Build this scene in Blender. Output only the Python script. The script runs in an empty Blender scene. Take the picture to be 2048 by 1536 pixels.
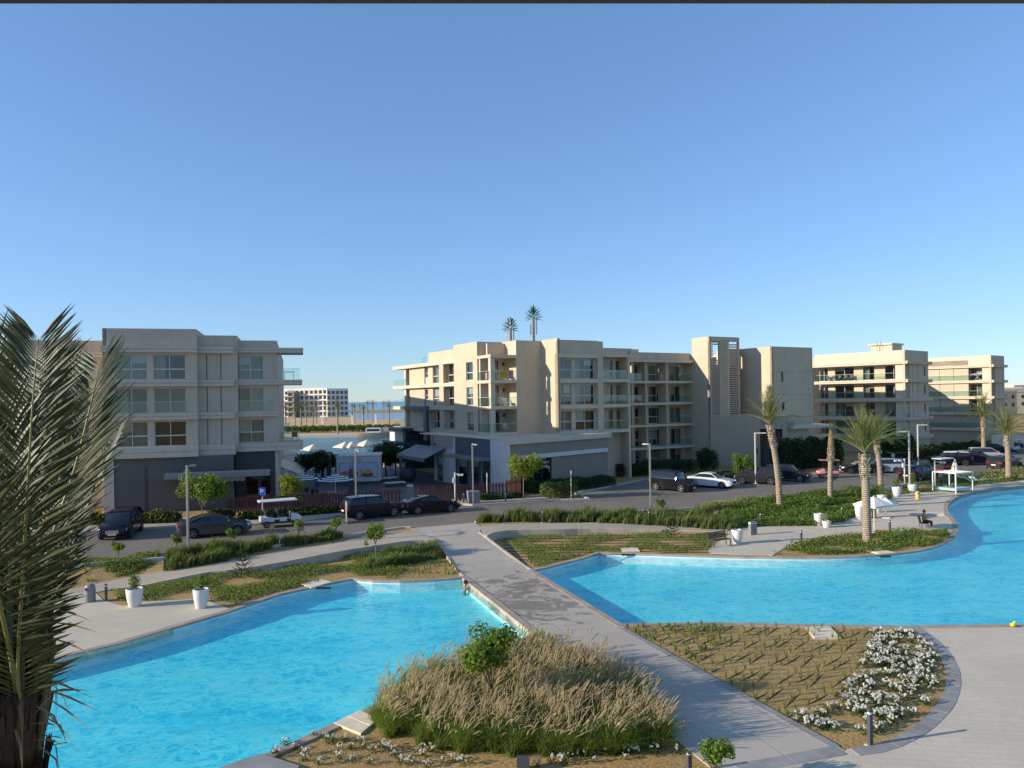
import bpy, bmesh, math, random
import numpy as np
from mathutils import Vector, Matrix, geometry as mg

# ------------------------------------------------------------------ camera, sky, sun, exposure
SC = bpy.context.scene
COL = SC.collection
F, H, ROLL, VH = 1500.0, 9.5, 0.0155, 31.0          # focal length in photo pixels, eye height, roll, horizon offset
CR, SR = math.cos(ROLL), math.sin(ROLL)
cam_d = bpy.data.cameras.new('camera')
cam = bpy.data.objects.new('camera', cam_d)
COL.objects.link(cam)
cam_d.sensor_width = 36.0
cam_d.lens = 36.0 * F / 2048.0
cam_d.shift_y = VH / 2048.0
cam_d.clip_start = 0.2
cam_d.clip_end = 60000
cam.matrix_world = Matrix(((CR, SR, 0, 0), (0, 0, -1, 0), (-SR, CR, 0, H), (0, 0, 0, 1)))
SC.camera = cam

SUN_EL = math.radians(17.0)
SUN_AZ = math.atan2(-0.968, -0.25)                    # direction to the sun, clockwise from +Y
world = bpy.data.worlds.new('World')
SC.world = world
world.use_nodes = True
wn = world.node_tree
bg = wn.nodes['Background']
sky = wn.nodes.new('ShaderNodeTexSky')
sky.sky_type = 'NISHITA'
sky.sun_disc = False
sky.sun_elevation = SUN_EL
sky.sun_rotation = SUN_AZ
sky.altitude = 0
sky.air_density = 1.0
sky.dust_density = 0.0
sky.ozone_density = 4.0
gam = wn.nodes.new('ShaderNodeGamma')                 # evens out the sky's own contrast
gam.inputs[1].default_value = 0.7
tint = wn.nodes.new('ShaderNodeMix')
tint.data_type, tint.blend_type = 'RGBA', 'MULTIPLY'
tint.inputs[0].default_value = 1.0
tint.inputs[7].default_value = (0.70, 0.86, 1.09, 1)
wn.links.new(sky.outputs[0], gam.inputs[0])
wn.links.new(gam.outputs[0], tint.inputs[6])
wn.links.new(tint.outputs[2], bg.inputs[0])
bg.inputs[1].default_value = 0.147
sun_d = bpy.data.lights.new('sun', 'SUN')
sun_d.energy = 3.25
sun_d.angle = math.radians(0.53)
sun_d.color = (1.0, 0.895, 0.75)
sun = bpy.data.objects.new('sun', sun_d)
COL.objects.link(sun)
to_sun = Vector((math.sin(SUN_AZ) * math.cos(SUN_EL), math.cos(SUN_AZ) * math.cos(SUN_EL), math.sin(SUN_EL)))
sun.rotation_euler = to_sun.to_track_quat('Z', 'Y').to_euler()
sun.location = to_sun * 60
SC.view_settings.view_transform = 'Standard'
SC.view_settings.look = 'None'
SC.view_settings.gamma = 1
SC.view_settings.exposure = 0.95
SC.render.engine = 'CYCLES'
SC.cycles.use_denoising = True
SC.cycles.max_bounces = 6
SC.cycles.transparent_max_bounces = 12
SC.cycles.sample_clamp_indirect = 6
RND = random.Random(7)

# ------------------------------------------------------------------ pixel -> place
def uv(px, py):
    u, v = px - 1024, py - 768
    return u * CR - v * SR, u * SR + v * CR - VH
def W(px, py, z=0.0):
    """the point of the level z that the photograph shows at (px, py)"""
    u, v = uv(px, py)
    Y = (H - z) * F / v
    return (u / F * Y, Y, z)
def WY(px, py, Y):
    u, v = uv(px, py)
    return (u / F * Y, Y, H - v / F * Y)
def W2(px, py, z=0.0):
    return W(px, py, z)[:2]

# ------------------------------------------------------------------ materials
MATS = {}
def ramp(nt, fac, stops):
    r = nt.nodes.new('ShaderNodeValToRGB')
    while len(r.color_ramp.elements) < len(stops):
        r.color_ramp.elements.new(0.5)
    for e, (p, c) in zip(r.color_ramp.elements, stops):
        e.position = p
        e.color = (*c, 1) if len(c) == 3 else c
    nt.links.new(fac, r.inputs[0])
    return r.outputs[0]
def coords(nt, kind='Object', scale=(1, 1, 1), rot=0.0):
    if kind == 'World':
        g = nt.nodes.new('ShaderNodeNewGeometry').outputs['Position']
    else:
        g = nt.nodes.new('ShaderNodeTexCoord').outputs[kind]
    m = nt.nodes.new('ShaderNodeMapping')
    m.inputs['Scale'].default_value = scale
    m.inputs['Rotation'].default_value = (0, 0, rot)
    nt.links.new(g, m.inputs[0])
    return m.outputs[0]
def noise(nt, vec, scale, detail=4, rough=0.55, dist=0.0):
    n = nt.nodes.new('ShaderNodeTexNoise')
    n.inputs['Scale'].default_value = scale
    n.inputs['Detail'].default_value = detail
    n.inputs['Roughness'].default_value = rough
    n.inputs['Distortion'].default_value = dist
    nt.links.new(vec, n.inputs['Vector'])
    return n.outputs['Fac']
def mixc(nt, fac, a, b, mode='MIX'):
    m = nt.nodes.new('ShaderNodeMix')
    m.data_type = 'RGBA'
    m.blend_type = mode
    for k, v in ((0, fac), (6, a), (7, b)):
        if isinstance(v, (int, float)):
            m.inputs[k].default_value = v
        elif isinstance(v, tuple):
            m.inputs[k].default_value = (*v, 1) if len(v) == 3 else v
        else:
            nt.links.new(v, m.inputs[k])
    return m.outputs[2]
def mathn(nt, op, a, b=0.0):
    m = nt.nodes.new('ShaderNodeMath')
    m.operation = op
    for k, v in ((0, a), (1, b)):
        if isinstance(v, (int, float)):
            m.inputs[k].default_value = v
        else:
            nt.links.new(v, m.inputs[k])
    return m.outputs[0]
def bump(nt, bsdf, height, strength=0.3, dist=0.02):
    b = nt.nodes.new('ShaderNodeBump')
    b.inputs['Strength'].default_value = strength
    b.inputs['Distance'].default_value = dist
    nt.links.new(height, b.inputs['Height'])
    nt.links.new(b.outputs[0], bsdf.inputs['Normal'])
def new_mat(name):
    m = bpy.data.materials.new(name)
    m.use_nodes = True
    MATS[name] = m
    return m, m.node_tree, m.node_tree.nodes['Principled BSDF']
def plain(name, col, rough=0.6, var=0.12, scale=6.0, bmp=0.0, metal=0.0, kind='Object', spec=0.5, coat=0.0, stretch=(1, 1, 1), fine=40.0):
    m, nt, b = new_mat(name)
    b.inputs['Roughness'].default_value = rough
    b.inputs['Metallic'].default_value = metal
    b.inputs['Specular IOR Level'].default_value = spec
    b.inputs['Coat Weight'].default_value = coat
    v = coords(nt, kind, stretch)
    n = noise(nt, v, scale)
    lo = tuple(c * (1 - var) for c in col)
    hi = tuple(min(1, c * (1 + var)) for c in col)
    c = ramp(nt, n, [(0.3, lo), (0.7, hi)])
    nt.links.new(c, b.inputs['Base Color'])
    if bmp:
        bump(nt, b, noise(nt, v, fine, 3), bmp, 0.01)
    return m
def leaf(name, c1, c2, rough=0.5, trans=0.35):
    """foliage: colour differs from leaf to leaf, some light passes through"""
    m, nt, b = new_mat(name)
    g = nt.nodes.new('ShaderNodeNewGeometry')
    c = ramp(nt, g.outputs['Random Per Island'], [(0.0, c1), (1.0, c2)])
    nt.links.new(c, b.inputs['Base Color'])
    b.inputs['Roughness'].default_value = rough
    b.inputs['Specular IOR Level'].default_value = 0.35
    t = nt.nodes.new('ShaderNodeBsdfTranslucent')
    tc = mixc(nt, 0.5, c, (min(1, c2[0] * 2.2), min(1, c2[1] * 2.0), c2[2] * 0.6))
    nt.links.new(tc, t.inputs[0])
    mx = nt.nodes.new('ShaderNodeMixShader')
    mx.inputs[0].default_value = trans
    nt.links.new(b.outputs[0], mx.inputs[1])
    nt.links.new(t.outputs[0], mx.inputs[2])
    nt.links.new(mx.outputs[0], nt.nodes['Material Output'].inputs[0])
    return m
def glass(name, tint=(0.75, 0.88, 0.86), refl=1.5, base=0.04, dark=0.0):
    """thin pane: fresnel mix of mirror and tinted see-through"""
    m = bpy.data.materials.new(name)
    m.use_nodes = True
    nt = m.node_tree
    nt.nodes.clear()
    o = nt.nodes.new('ShaderNodeOutputMaterial')
    t = nt.nodes.new('ShaderNodeBsdfTransparent')
    t.inputs[0].default_value = (*tint, 1)
    g = nt.nodes.new('ShaderNodeBsdfGlossy')
    g.inputs['Roughness'].default_value = 0.02
    g.inputs[0].default_value = (0.9, 0.95, 1, 1)
    fr = nt.nodes.new('ShaderNodeFresnel')
    fr.inputs[0].default_value = refl
    back = nt.nodes.new('ShaderNodeNewGeometry').outputs['Backfacing']
    fac = mathn(nt, 'MULTIPLY', mathn(nt, 'ADD', fr.outputs[0], base), mathn(nt, 'SUBTRACT', 1.0, back))
    mx = nt.nodes.new('ShaderNodeMixShader')
    nt.links.new(fac, mx.inputs[0])
    nt.links.new(t.outputs[0], mx.inputs[1])
    nt.links.new(g.outputs[0], mx.inputs[2])
    nt.links.new(mx.outputs[0], o.inputs[0])
    MATS[name] = m
    return m

# ------------------------------------------------------------------ mesh building
ORIGIN = {}
class MB:
    """collects faces; build() links them as ONE mesh object"""
    def __init__(self):
        self.v, self.f = [], []
    def add(self, vs, fs):
        k = len(self.v)
        self.v += [tuple(p) for p in vs]
        self.f += [tuple(i + k for i in q) for q in fs]
        return self
    def hexa(self, p):
        return self.add(p, [(0, 3, 2, 1), (4, 5, 6, 7), (0, 1, 5, 4), (1, 2, 6, 5), (2, 3, 7, 6), (3, 0, 4, 7)])
    def box(self, x0, x1, y0, y1, z0, z1):
        return self.hexa([(x0, y0, z0), (x1, y0, z0), (x1, y1, z0), (x0, y1, z0), (x0, y0, z1), (x1, y0, z1), (x1, y1, z1), (x0, y1, z1)])
    def bar(self, p, q, w, h=None, up=(0, 0, 1)):
        p, q = Vector(p), Vector(q)
        d = (q - p).normalized()
        up = Vector(up)
        if abs(d.dot(up)) > 0.98:
            up = Vector((0, 1, 0))
        a = d.cross(up).normalized() * w / 2
        b = a.cross(d).normalized() * (h or w) / 2
        return self.hexa([p - a - b, p + a - b, p + a + b, p - a + b, q - a - b, q + a - b, q + a + b, q - a + b])
    def tube(self, pts, rad, n=8, cap=True):
        pts = [Vector(p) for p in pts]
        rs = rad if isinstance(rad, (list, tuple)) else [rad] * len(pts)
        rings = []
        ref = Vector((0.31, 0.17, 0.93))
        for i, p in enumerate(pts):
            d = (pts[min(i + 1, len(pts) - 1)] - pts[max(i - 1, 0)]).normalized()
            if abs(d.dot(ref)) > 0.97:
                a = d.cross(Vector((1, 0.2, 0))).normalized()
            else:
                a = d.cross(ref).normalized()
            b = d.cross(a)
            rings.append([p + (a * math.cos(t) + b * math.sin(t)) * rs[i] for t in [2 * math.pi * j / n for j in range(n)]])
        vs = [q for r in rings for q in r]
        fs = []
        for i in range(len(pts) - 1):
            for j in range(n):
                k = (j + 1) % n
                fs.append((i * n + j, i * n + k, (i + 1) * n + k, (i + 1) * n + j))
        if cap:
            fs.append(tuple(range(n - 1, -1, -1)))
            fs.append(tuple((len(pts) - 1) * n + j for j in range(n)))
        return self.add(vs, fs)
    def lathe(self, prof, n=24, c=(0, 0, 0), squash=1.0):
        vs, fs = [], []
        for r, z in prof:
            for j in range(n):
                t = 2 * math.pi * j / n
                vs.append((c[0] + r * math.cos(t), c[1] + r * math.sin(t) * squash, c[2] + z))
        for i in range(len(prof) - 1):
            for j in range(n):
                k = (j + 1) % n
                fs.append((i * n + j, i * n + k, (i + 1) * n + k, (i + 1) * n + j))
        fs.append(tuple(range(n - 1, -1, -1)))
        fs.append(tuple((len(prof) - 1) * n + j for j in range(n)))
        return self.add(vs, fs)
    def quad(self, a, b, c, d):
        return self.add([a, b, c, d], [(0, 1, 2, 3)])
    def ball(self, c, r, n=10, m=7, sx=1, sy=1, sz=1):
        prof = [(max(1e-3, math.sin(math.pi * i / m)), -math.cos(math.pi * i / m)) for i in range(m + 1)]
        k = len(self.v)
        self.lathe(prof, n)
        for i in range(k, len(self.v)):
            x, y, z = self.v[i]
            self.v[i] = (c[0] + x * r * sx, c[1] + y * r * sy, c[2] + z * r * sz)
        return self
    def loft(self, rings, closed=True, caps=True):
        n = len(rings[0])
        fs = []
        for i in range(len(rings) - 1):
            for j in range(n if closed else n - 1):
                k = (j + 1) % n
                fs.append((i * n + j, i * n + k, (i + 1) * n + k, (i + 1) * n + j))
        if caps:
            fs.append(tuple(range(n - 1, -1, -1)))
            fs.append(tuple((len(rings) - 1) * n + j for j in range(n)))
        return self.add([p for r in rings for p in r], fs)
    def mesh(self, name, mat, smooth=False):
        me = bpy.data.meshes.new(name)
        me.from_pydata(self.v, [], self.f)
        if mat is not None:
            me.materials.append(MATS[mat] if isinstance(mat, str) else mat)
        if smooth:
            me.polygons.foreach_set('use_smooth', [True] * len(me.polygons))
        me.update()
        return me
    def build(self, name, mat, parent=None, smooth=False, local=False, bevel=0.0, kind=None, auto=None):
        o3 = Vector((0, 0, 0))
        if parent is not None and not local:
            o3 = ORIGIN.get(parent.name, o3)
            if o3.length:
                self.v = [(x - o3.x, y - o3.y, z - o3.z) for x, y, z in self.v]
        o = bpy.data.objects.new(name, self.mesh(name, mat, smooth))
        COL.objects.link(o)
        if parent is not None:
            o.parent = parent
            ORIGIN[o.name] = o3
        if bevel:
            md = o.modifiers.new('bevel', 'BEVEL')
            md.width = bevel
            md.segments = 2
            md.limit_method = 'ANGLE'
        if auto:
            md = o.modifiers.new('edges', 'EDGE_SPLIT')
            md.split_angle = math.radians(auto)
        if kind:
            o['kind'] = kind
        return o
def tag(o, label, cat, group=None, kind=None):
    o['label'] = label
    if cat:
        o['category'] = cat
    if group:
        o['group'] = group
    if kind:
        o['kind'] = kind
    return o
def thing(name, label, cat, loc=(0, 0, 0), rz=0.0, group=None):
    o = bpy.data.objects.new(name, None)
    COL.objects.link(o)
    o.empty_display_size = 0.3
    o.location = loc
    o.rotation_euler = (0, 0, rz)
    ORIGIN[o.name] = Vector(loc)
    return tag(o, label, cat, group)
def dup(root, loc, rz=0.0, label=None, scale=1.0):
    """a copy of a thing with copies of its parts and sub-parts (mesh data shared)"""
    r = root.copy()
    COL.objects.link(r)
    r.location = loc
    r.rotation_euler = (0, 0, rz)
    r.scale = (scale, scale, scale)
    if label:
        r['label'] = label
    for ch in root.children:
        c = ch.copy()
        COL.objects.link(c)
        c.parent = r
        for g in ch.children:
            d = g.copy()
            COL.objects.link(d)
            d.parent = c
    return r
def struct(o, label=None, kind='structure'):
    o['kind'] = kind
    if label:
        o['label'] = label
    return o

def in_poly(x, y, poly):
    c = False
    j = len(poly) - 1
    for i in range(len(poly)):
        xi, yi = poly[i][0], poly[i][1]
        xj, yj = poly[j][0], poly[j][1]
        if (yi > y) != (yj > y) and x < (xj - xi) * (y - yi) / (yj - yi) + xi:
            c = not c
        j = i
    return c
def smooth_line(pts, n=6, closed=False):
    """Catmull-Rom through the points"""
    P = [Vector(p) for p in pts]
    out = []
    m = len(P)
    for i in range(m if closed else m - 1):
        p0 = P[(i - 1) % m] if closed or i > 0 else P[0]
        p1, p2 = P[i], P[(i + 1) % m]
        p3 = P[(i + 2) % m] if closed or i + 2 < m else P[-1]
        for k in range(n):
            t = k / n
            out.append(0.5 * ((2 * p1) + (p2 - p0) * t + (2 * p0 - 5 * p1 + 4 * p2 - p3) * t * t + (3 * p1 - p0 - 3 * p2 + p3) * t ** 3))
    if not closed:
        out.append(P[-1])
    return [tuple(p) for p in out]
def poly_area(p):
    return 0.5 * sum(p[i][0] * p[(i + 1) % len(p)][1] - p[(i + 1) % len(p)][0] * p[i][1] for i in range(len(p)))
def offset_poly(poly, d):
    """closed outline moved outwards by d"""
    if poly_area(poly) < 0:
        d = -d
    out = []
    n = len(poly)
    for i in range(n):
        a, b, c = Vector(poly[i - 1][:2]), Vector(poly[i][:2]), Vector(poly[(i + 1) % n][:2])
        n1 = (b - a).normalized()
        n2 = (c - b).normalized()
        n1, n2 = Vector((n1.y, -n1.x)), Vector((n2.y, -n2.x))
        m = (n1 + n2)
        m = m / max(0.35, m.length_squared / 2) if m.length > 1e-4 else n1
        out.append(tuple(b + m * d))
    return out
def triangulate(outline, holes=(), step=None, extra=()):
    """triangles of an outline with holes, with inner points every step metres"""
    vs = [Vector(p[:2]) for p in outline]
    n = len(vs)
    es = [(i, (i + 1) % n) for i in range(n)]
    for h in holes:
        k = len(vs)
        vs += [Vector(p[:2]) for p in h]
        es += [(k + i, k + (i + 1) % len(h)) for i in range(len(h))]
    if step:
        xs = [p[0] for p in outline]
        ys = [p[1] for p in outline]
        x = min(xs) + step / 2
        while x < max(xs):
            y = min(ys) + step / 2
            while y < max(ys):
                if in_poly(x, y, outline):
                    vs.append(Vector((x, y)))
                y += step
            x += step
    vs += [Vector(p) for p in extra]
    r = mg.delaunay_2d_cdt(vs, es, [], 0, 1e-5)
    V, Fs = r[0], r[2]
    keep = []
    for t in Fs:
        cx = sum(V[i].x for i in t) / 3
        cy = sum(V[i].y for i in t) / 3
        if in_poly(cx, cy, outline) and not any(in_poly(cx, cy, h) for h in holes):
            a, b, c = V[t[0]], V[t[1]], V[t[2]]
            if (b.x - a.x) * (c.y - a.y) - (b.y - a.y) * (c.x - a.x) < 0:
                t = t[::-1]
            keep.append(tuple(t))
    return [(p.x, p.y) for p in V], keep
def slab(name, outline, zf, thick, mat, step=None, holes=(), kind='structure', parent=None):
    """a paved sheet: top at zf(x, y), edges going down by thick"""
    V, T = triangulate(outline, holes, step)
    mb = MB()
    mb.add([(x, y, zf(x, y)) for x, y in V], T)
    for loop in (outline, *holes):
        n = len(loop)
        k = len(mb.v)
        for p in loop:
            z = zf(p[0], p[1])
            mb.v += [(p[0], p[1], z), (p[0], p[1], z - thick)]
        for i in range(n):
            j = (i + 1) % n
            mb.f.append((k + 2 * i, k + 2 * i + 1, k + 2 * j + 1, k + 2 * j))
    return mb.build(name, mat, parent, kind=kind if parent is None else None)
# ------------------------------------------------------------------ ground materials
def mat_soil():
    m, nt, b = new_mat('soil')
    v = coords(nt, 'World')
    n1 = noise(nt, v, 0.35, 3)
    n2 = noise(nt, v, 9.0, 5, 0.65)
    n3 = noise(nt, v, 45.0, 3)
    c = ramp(nt, n2, [(0.25, (0.27, 0.175, 0.068)), (0.55, (0.53, 0.365, 0.155)), (0.8, (0.68, 0.50, 0.235))])
    c2 = mixc(nt, 0.55, c, ramp(nt, n1, [(0.3, (0.62, 0.55, 0.46)), (0.7, (1.0, 0.97, 0.9))]), 'MULTIPLY')
    nt.links.new(c2, b.inputs['Base Color'])
    b.inputs['Roughness'].default_value = 0.95
    b.inputs['Specular IOR Level'].default_value = 0.1
    hgt = mathn(nt, 'ADD', n2, mathn(nt, 'MULTIPLY', n3, 0.5))
    bump(nt, b, hgt, 0.9, 0.06)
def mat_paving(name, c1, c2, mortar, sx, sy, rot, rough=0.7, msize=0.01, stain=0.35, bmp=0.25, wet=None, bias=0.0):
    m, nt, b = new_mat(name)
    v = coords(nt, 'World', (1, 1, 1), rot)
    br = nt.nodes.new('ShaderNodeTexBrick')
    br.inputs['Scale'].default_value = 1.0
    br.inputs['Brick Width'].default_value = sx
    br.inputs['Row Height'].default_value = sy
    br.inputs['Mortar Size'].default_value = msize
    br.inputs['Color1'].default_value = (*c1, 1)
    br.inputs['Color2'].default_value = (*c2, 1)
    br.inputs['Mortar'].default_value = (*mortar, 1)
    br.inputs['Bias'].default_value = bias
    nt.links.new(v, br.inputs['Vector'])
    big = noise(nt, v, 0.25, 5, 0.6)
    fine = noise(nt, v, 14.0, 4, 0.6)
    c = mixc(nt, stain, br.outputs['Color'], ramp(nt, big, [(0.3, (0.62, 0.6, 0.57)), (0.65, (1.0, 1.0, 1.0))]), 'MULTIPLY')
    c = mixc(nt, 0.22, c, ramp(nt, fine, [(0.3, (0.55, 0.54, 0.52)), (0.7, (1, 1, 1))]), 'MULTIPLY')
    b.inputs['Roughness'].default_value = rough
    if wet:
        wv = coords(nt, 'World', (0.75, 1.1, 1.0), 0.3)
        n = noise(nt, wv, 0.95, 9, 0.68, 0.9)
        geo = nt.nodes.new('ShaderNodeNewGeometry')
        dv = nt.nodes.new('ShaderNodeVectorMath')
        dv.operation = 'DISTANCE'
        nt.links.new(geo.outputs['Position'], dv.inputs[0])
        dv.inputs[1].default_value = wet
        near = ramp(nt, mathn(nt, 'DIVIDE', dv.outputs['Value'], 11.0), [(0.3, (0.36, 0.36, 0.36)), (0.85, (0, 0, 0))])
        w = ramp(nt, mathn(nt, 'ADD', mathn(nt, 'SUBTRACT', n, 0.25), near), [(0.585, (0, 0, 0)), (0.60, (1, 1, 1))])
        c = mixc(nt, w, c, mixc(nt, 1.0, c, (0.56, 0.54, 0.52), 'MULTIPLY'))
        nt.links.new(ramp(nt, w, [(0.0, (rough,) * 3), (1.0, (0.38,) * 3)]), b.inputs['Roughness'])
    nt.links.new(c, b.inputs['Base Color'])
    b.inputs['Specular IOR Level'].default_value = 0.35
    hh = mathn(nt, 'ADD', mathn(nt, 'MULTIPLY', br.outputs['Fac'], -1.0), mathn(nt, 'MULTIPLY', fine, 0.35))
    bump(nt, b, hh, bmp, 0.01)
mat_soil()
mat_paving('deck_concrete', (0.71, 0.605, 0.44), (0.67, 0.575, 0.42), (0.56, 0.47, 0.345), 0.9, 0.3, 0.15, stain=0.38)
mat_paving('walk_concrete', (0.54, 0.465, 0.36), (0.515, 0.445, 0.345), (0.36, 0.31, 0.245), 2.4, 1.6, -0.34, wet=(0.6, 36.2, 0.0), stain=0.4, msize=0.018)
mat_paving('path_concrete', (0.55, 0.455, 0.33), (0.51, 0.42, 0.305), (0.42, 0.345, 0.25), 2.4, 1.1, 0.5, stain=0.4)
mat_paving('road_pavers', (0.30, 0.255, 0.195), (0.25, 0.21, 0.16), (0.15, 0.125, 0.098), 0.30, 0.30, 0.55, stain=0.5, msize=0.022)
mat_paving('plaza_stone', (0.085, 0.085, 0.088), (0.07, 0.07, 0.075), (0.05, 0.05, 0.055), 1.2, 0.6, 0.5, rough=0.6, stain=0.3)
plain('coping_stone', (0.40, 0.305, 0.215), 0.75, 0.22, 1.2, 0.3, kind='World')
plain('kerb_stone', (0.50, 0.46, 0.40), 0.8, 0.15, 2.0, 0.2, kind='World')
plain('retaining_render', (0.52, 0.43, 0.32), 0.85, 0.2, 1.5, 0.3, kind='World')
plain('border_granite', (0.30, 0.28, 0.25), 0.7, 0.18, 1.1, 0.3, kind='World')
plain('hatch_stone', (0.80, 0.66, 0.46), 0.75, 0.12, 2.5, 0.2)
plain('beach_sand', (0.60, 0.39, 0.19), 0.95, 0.15, 0.05, 0.3, kind='World')
plain('pool_plaster', (0.78, 0.80, 0.78), 0.6, 0.06, 1.5, 0.05, kind='World')
plain('pool_floor', (0.17, 0.98, 1.0), 0.5, 0.09, 0.35, 0.05, kind='World')
plain('black_plastic', (0.02, 0.02, 0.022), 0.5, 0.1, 5)
plain('steel', (0.55, 0.56, 0.57), 0.35, 0.05, 5, metal=0.9)

# ------------------------------------------------------------------ heights of the ground
Lin = [(-400, 1230, 0), (100, 1196, 0), (215, 1180, 0), (281, 1172, .05), (344, 1159, .12), (414, 1145, .2), (482, 1138, .28), (578, 1122, .36), (660, 1106, .42), (734, 1094, .46), (816, 1082, .5), (874, 1080, .5)]
Lout = [(-400, 1218, 0), (100, 1183, 0), (192, 1168, 0), (330, 1142, .12), (414, 1131, .22), (567, 1101, .37), (660, 1089, .43), (722, 1075, .47), (780, 1067, .5), (827, 1062, .5)]
Rin = [(970, 1072, .5), (1005, 1062, .5), (1120, 1059, .42), (1180, 1058, .35), (1333, 1060, .15), (1438, 1064, .02)]
Rout = [(959, 1052, .5), (1040, 1047.5, .47), (1120, 1046.5, .42), (1227, 1045, .3), (1345, 1047.5, .14), (1462, 1051, .02), (1504, 1054, .02)]
Dback = [(1530, 1051, 0), (1630, 1050, 0), (1680, 1044, 0), (1716, 1033, 0), (1752, 1010, 0), (1785, 992, 0), (1813, 987, 0), (1879, 979, 0), (1951, 971, 0), (2048, 960, 0), (2300, 941, 0)]
KERB = [(-600, 1200), (-200, 1165), (213, 1126), (330, 1117), (414, 1106), (553, 1092), (649, 1078), (804, 1056), (827, 1055), (945, 1045), (1100, 1034), (1274, 1024), (1403, 1016), (1520, 1003), (1674, 985), (1757, 978), (1813, 969), (1924, 954), (2048, 943), (2300, 925)]
FARK = [(2400, 880), (2100, 900), (2030, 906), (1980, 916), (1865, 921), (1807, 935), (1685, 946), (1630, 951), (1540, 956), (1464, 963), (1400, 963), (1290, 960), (1239, 971), (1152, 988), (1181, 999), (1120, 1001), (945, 1012), (917, 1010), (795, 1019), (640, 1038), (602, 1044), (490, 1052), (367, 1054), (274, 1060), (180, 1065), (-200, 1090), (-600, 1120)]
def line3(L):
    return [W(*p) for p in L]
_in = line3(Lin) + line3(Rin) + line3(Dback)
_out = line3(Lout) + line3(Rout) + line3(Dback)
_k = [W(x, y, .5) for x, y in KERB]
def arr(L):
    L = sorted(L)
    return np.array([p[0] for p in L]), np.array([p[1] for p in L]), np.array([p[2] for p in L])
IX, IY, IZ = arr(_in)
OX, OY, OZ = arr(_out)
KX, KY, KZ = arr(_k)
LAGOON = [(-140, 128), (6, 128), (30, 160), (60, 211), (-60, 211), (-66, 196), (-140, 190)]
def zpath(x):
    return float(np.interp(x, OX, OZ))
def zg(x, y):
    """height of the ground"""
    if y > 110:
        if in_poly(x, y, LAGOON):
            return -1.4
        if y > 205:
            return 0.0
        return 0.5
    yi, yo, yk, zp = np.interp(x, IX, IY), np.interp(x, OX, OY), np.interp(x, KX, KY), np.interp(x, OX, OZ)
    if y <= yi:
        return 0.0
    if y < yo:
        return float((y - yi) / max(0.05, yo - yi) * zp) - 0.04
    if y < yk:
        m = min(2.2, 0.5 * (yk - yo))
        t = max(0.0, (y - yo - m) / max(0.2, yk - yo - m))
        return float(zp + (0.5 - zp) * min(1, t * 1.15))
    return 0.5

# ------------------------------------------------------------------ pools
PL_px = [(1068, 1270), (925, 1156.5), (900, 1159), (870, 1161), (800, 1164), (745, 1163), (705, 1159), (650, 1170), (560, 1190), (450, 1227), (330, 1262), (240, 1289), (100, 1322), (-120, 1372)]
POOL_L = [W2(*p) for p in PL_px] + [(-30, 16), (-30, 7), (-16.4, 7.4)]
far_r = [(1067, 1142), (1100, 1135), (1130, 1127), (1170, 1117), (1199, 1107)]
curv = smooth_line([W2(*p) for p in [(1199, 1107), (1260, 1108.5), (1400, 1113), (1540, 1116), (1650, 1116), (1750, 1112), (1830, 1104), (1880, 1092), (1908, 1076), (1916, 1060), (1911, 1044), (1899, 1028), (1896, 1013), (1907, 999), (1932, 988), (1972, 980), (2048, 972), (2150, 964), (2320, 956)]], 5)
near_r = [(2320, 1251), (2048, 1250.5), (1820, 1254), (1600, 1251), (1440, 1247), (1243, 1250)]
POOL_R = [W2(*p) for p in far_r[:-1]] + curv + [W2(*p) for p in near_r]

big = 32000.0
bed_out = [(-big, -800), (big, -800), (big, big), (-big, big)]
extra = [(x, y) for x in np.arange(-62, 112, 2.4) for y in np.arange(6, 112, 2.4) if not in_poly(x, y, POOL_L) and not in_poly(x, y, POOL_R)]
extra += [(x, y) for x in np.arange(-150, 70, 9.0) for y in np.arange(113, 226, 7.0)]
extra += [(x * s, y) for s in (-1, 1) for x in (250, 600, 1500, 5000) for y in (40, 150, 300, 600, 1500, 6000)]
for L in (IX, OX, KX):
    pass
extra += [(p[0], p[1]) for p in _in + _out + _k if -62 < p[0] < 112]
V, T = triangulate(bed_out, (POOL_L, POOL_R, offset_poly(LAGOON, 0.0)), extra=extra)
struct(MB().add([(x, y, zg(x, y)) for x, y in V], T).build('ground', 'soil'), 'sandy brown earth of the planting beds')
Vb, Tb = triangulate(LAGOON)
struct(MB().add([(x, y, -1.4) for x, y in Vb], Tb).build('lagoon_bed', 'beach_sand'))

def basin(outline, label):
    V, T = triangulate(outline, step=None)
    o = struct(MB().add([(x, y, -0.58) for x, y in V], T).build('pool_floor', 'pool_floor'), 'blue painted floor of the ' + label)
    mb = MB()
    n = len(outline)
    if poly_area(outline) > 0:
        outline = outline[::-1]
    for i in range(n):
        a, b = outline[i], outline[(i + 1) % n]
        mb.quad((*b, 0.0), (*a, 0.0), (*a, -0.58), (*b, -0.58))
    struct(mb.build('pool_wall', 'pool_plaster'), 'pale plaster side wall of the ' + label)
    inn, outr = offset_poly(outline, -0.03), offset_poly(outline, 0.30)
    mb = MB()
    for i in range(n):
        j = (i + 1) % n
        a, b, c, d = inn[i], inn[j], outr[j], outr[i]
        mb.hexa([(*a, -0.05), (*b, -0.05), (*c, -0.05), (*d, -0.05), (*a, 0.055), (*b, 0.055), (*c, 0.055), (*d, 0.055)])
    struct(mb.build('pool_coping', 'coping_stone'), 'brown stone coping around the ' + label)
basin(POOL_L, 'left pool')
basin(POOL_R, 'right pool')

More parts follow.
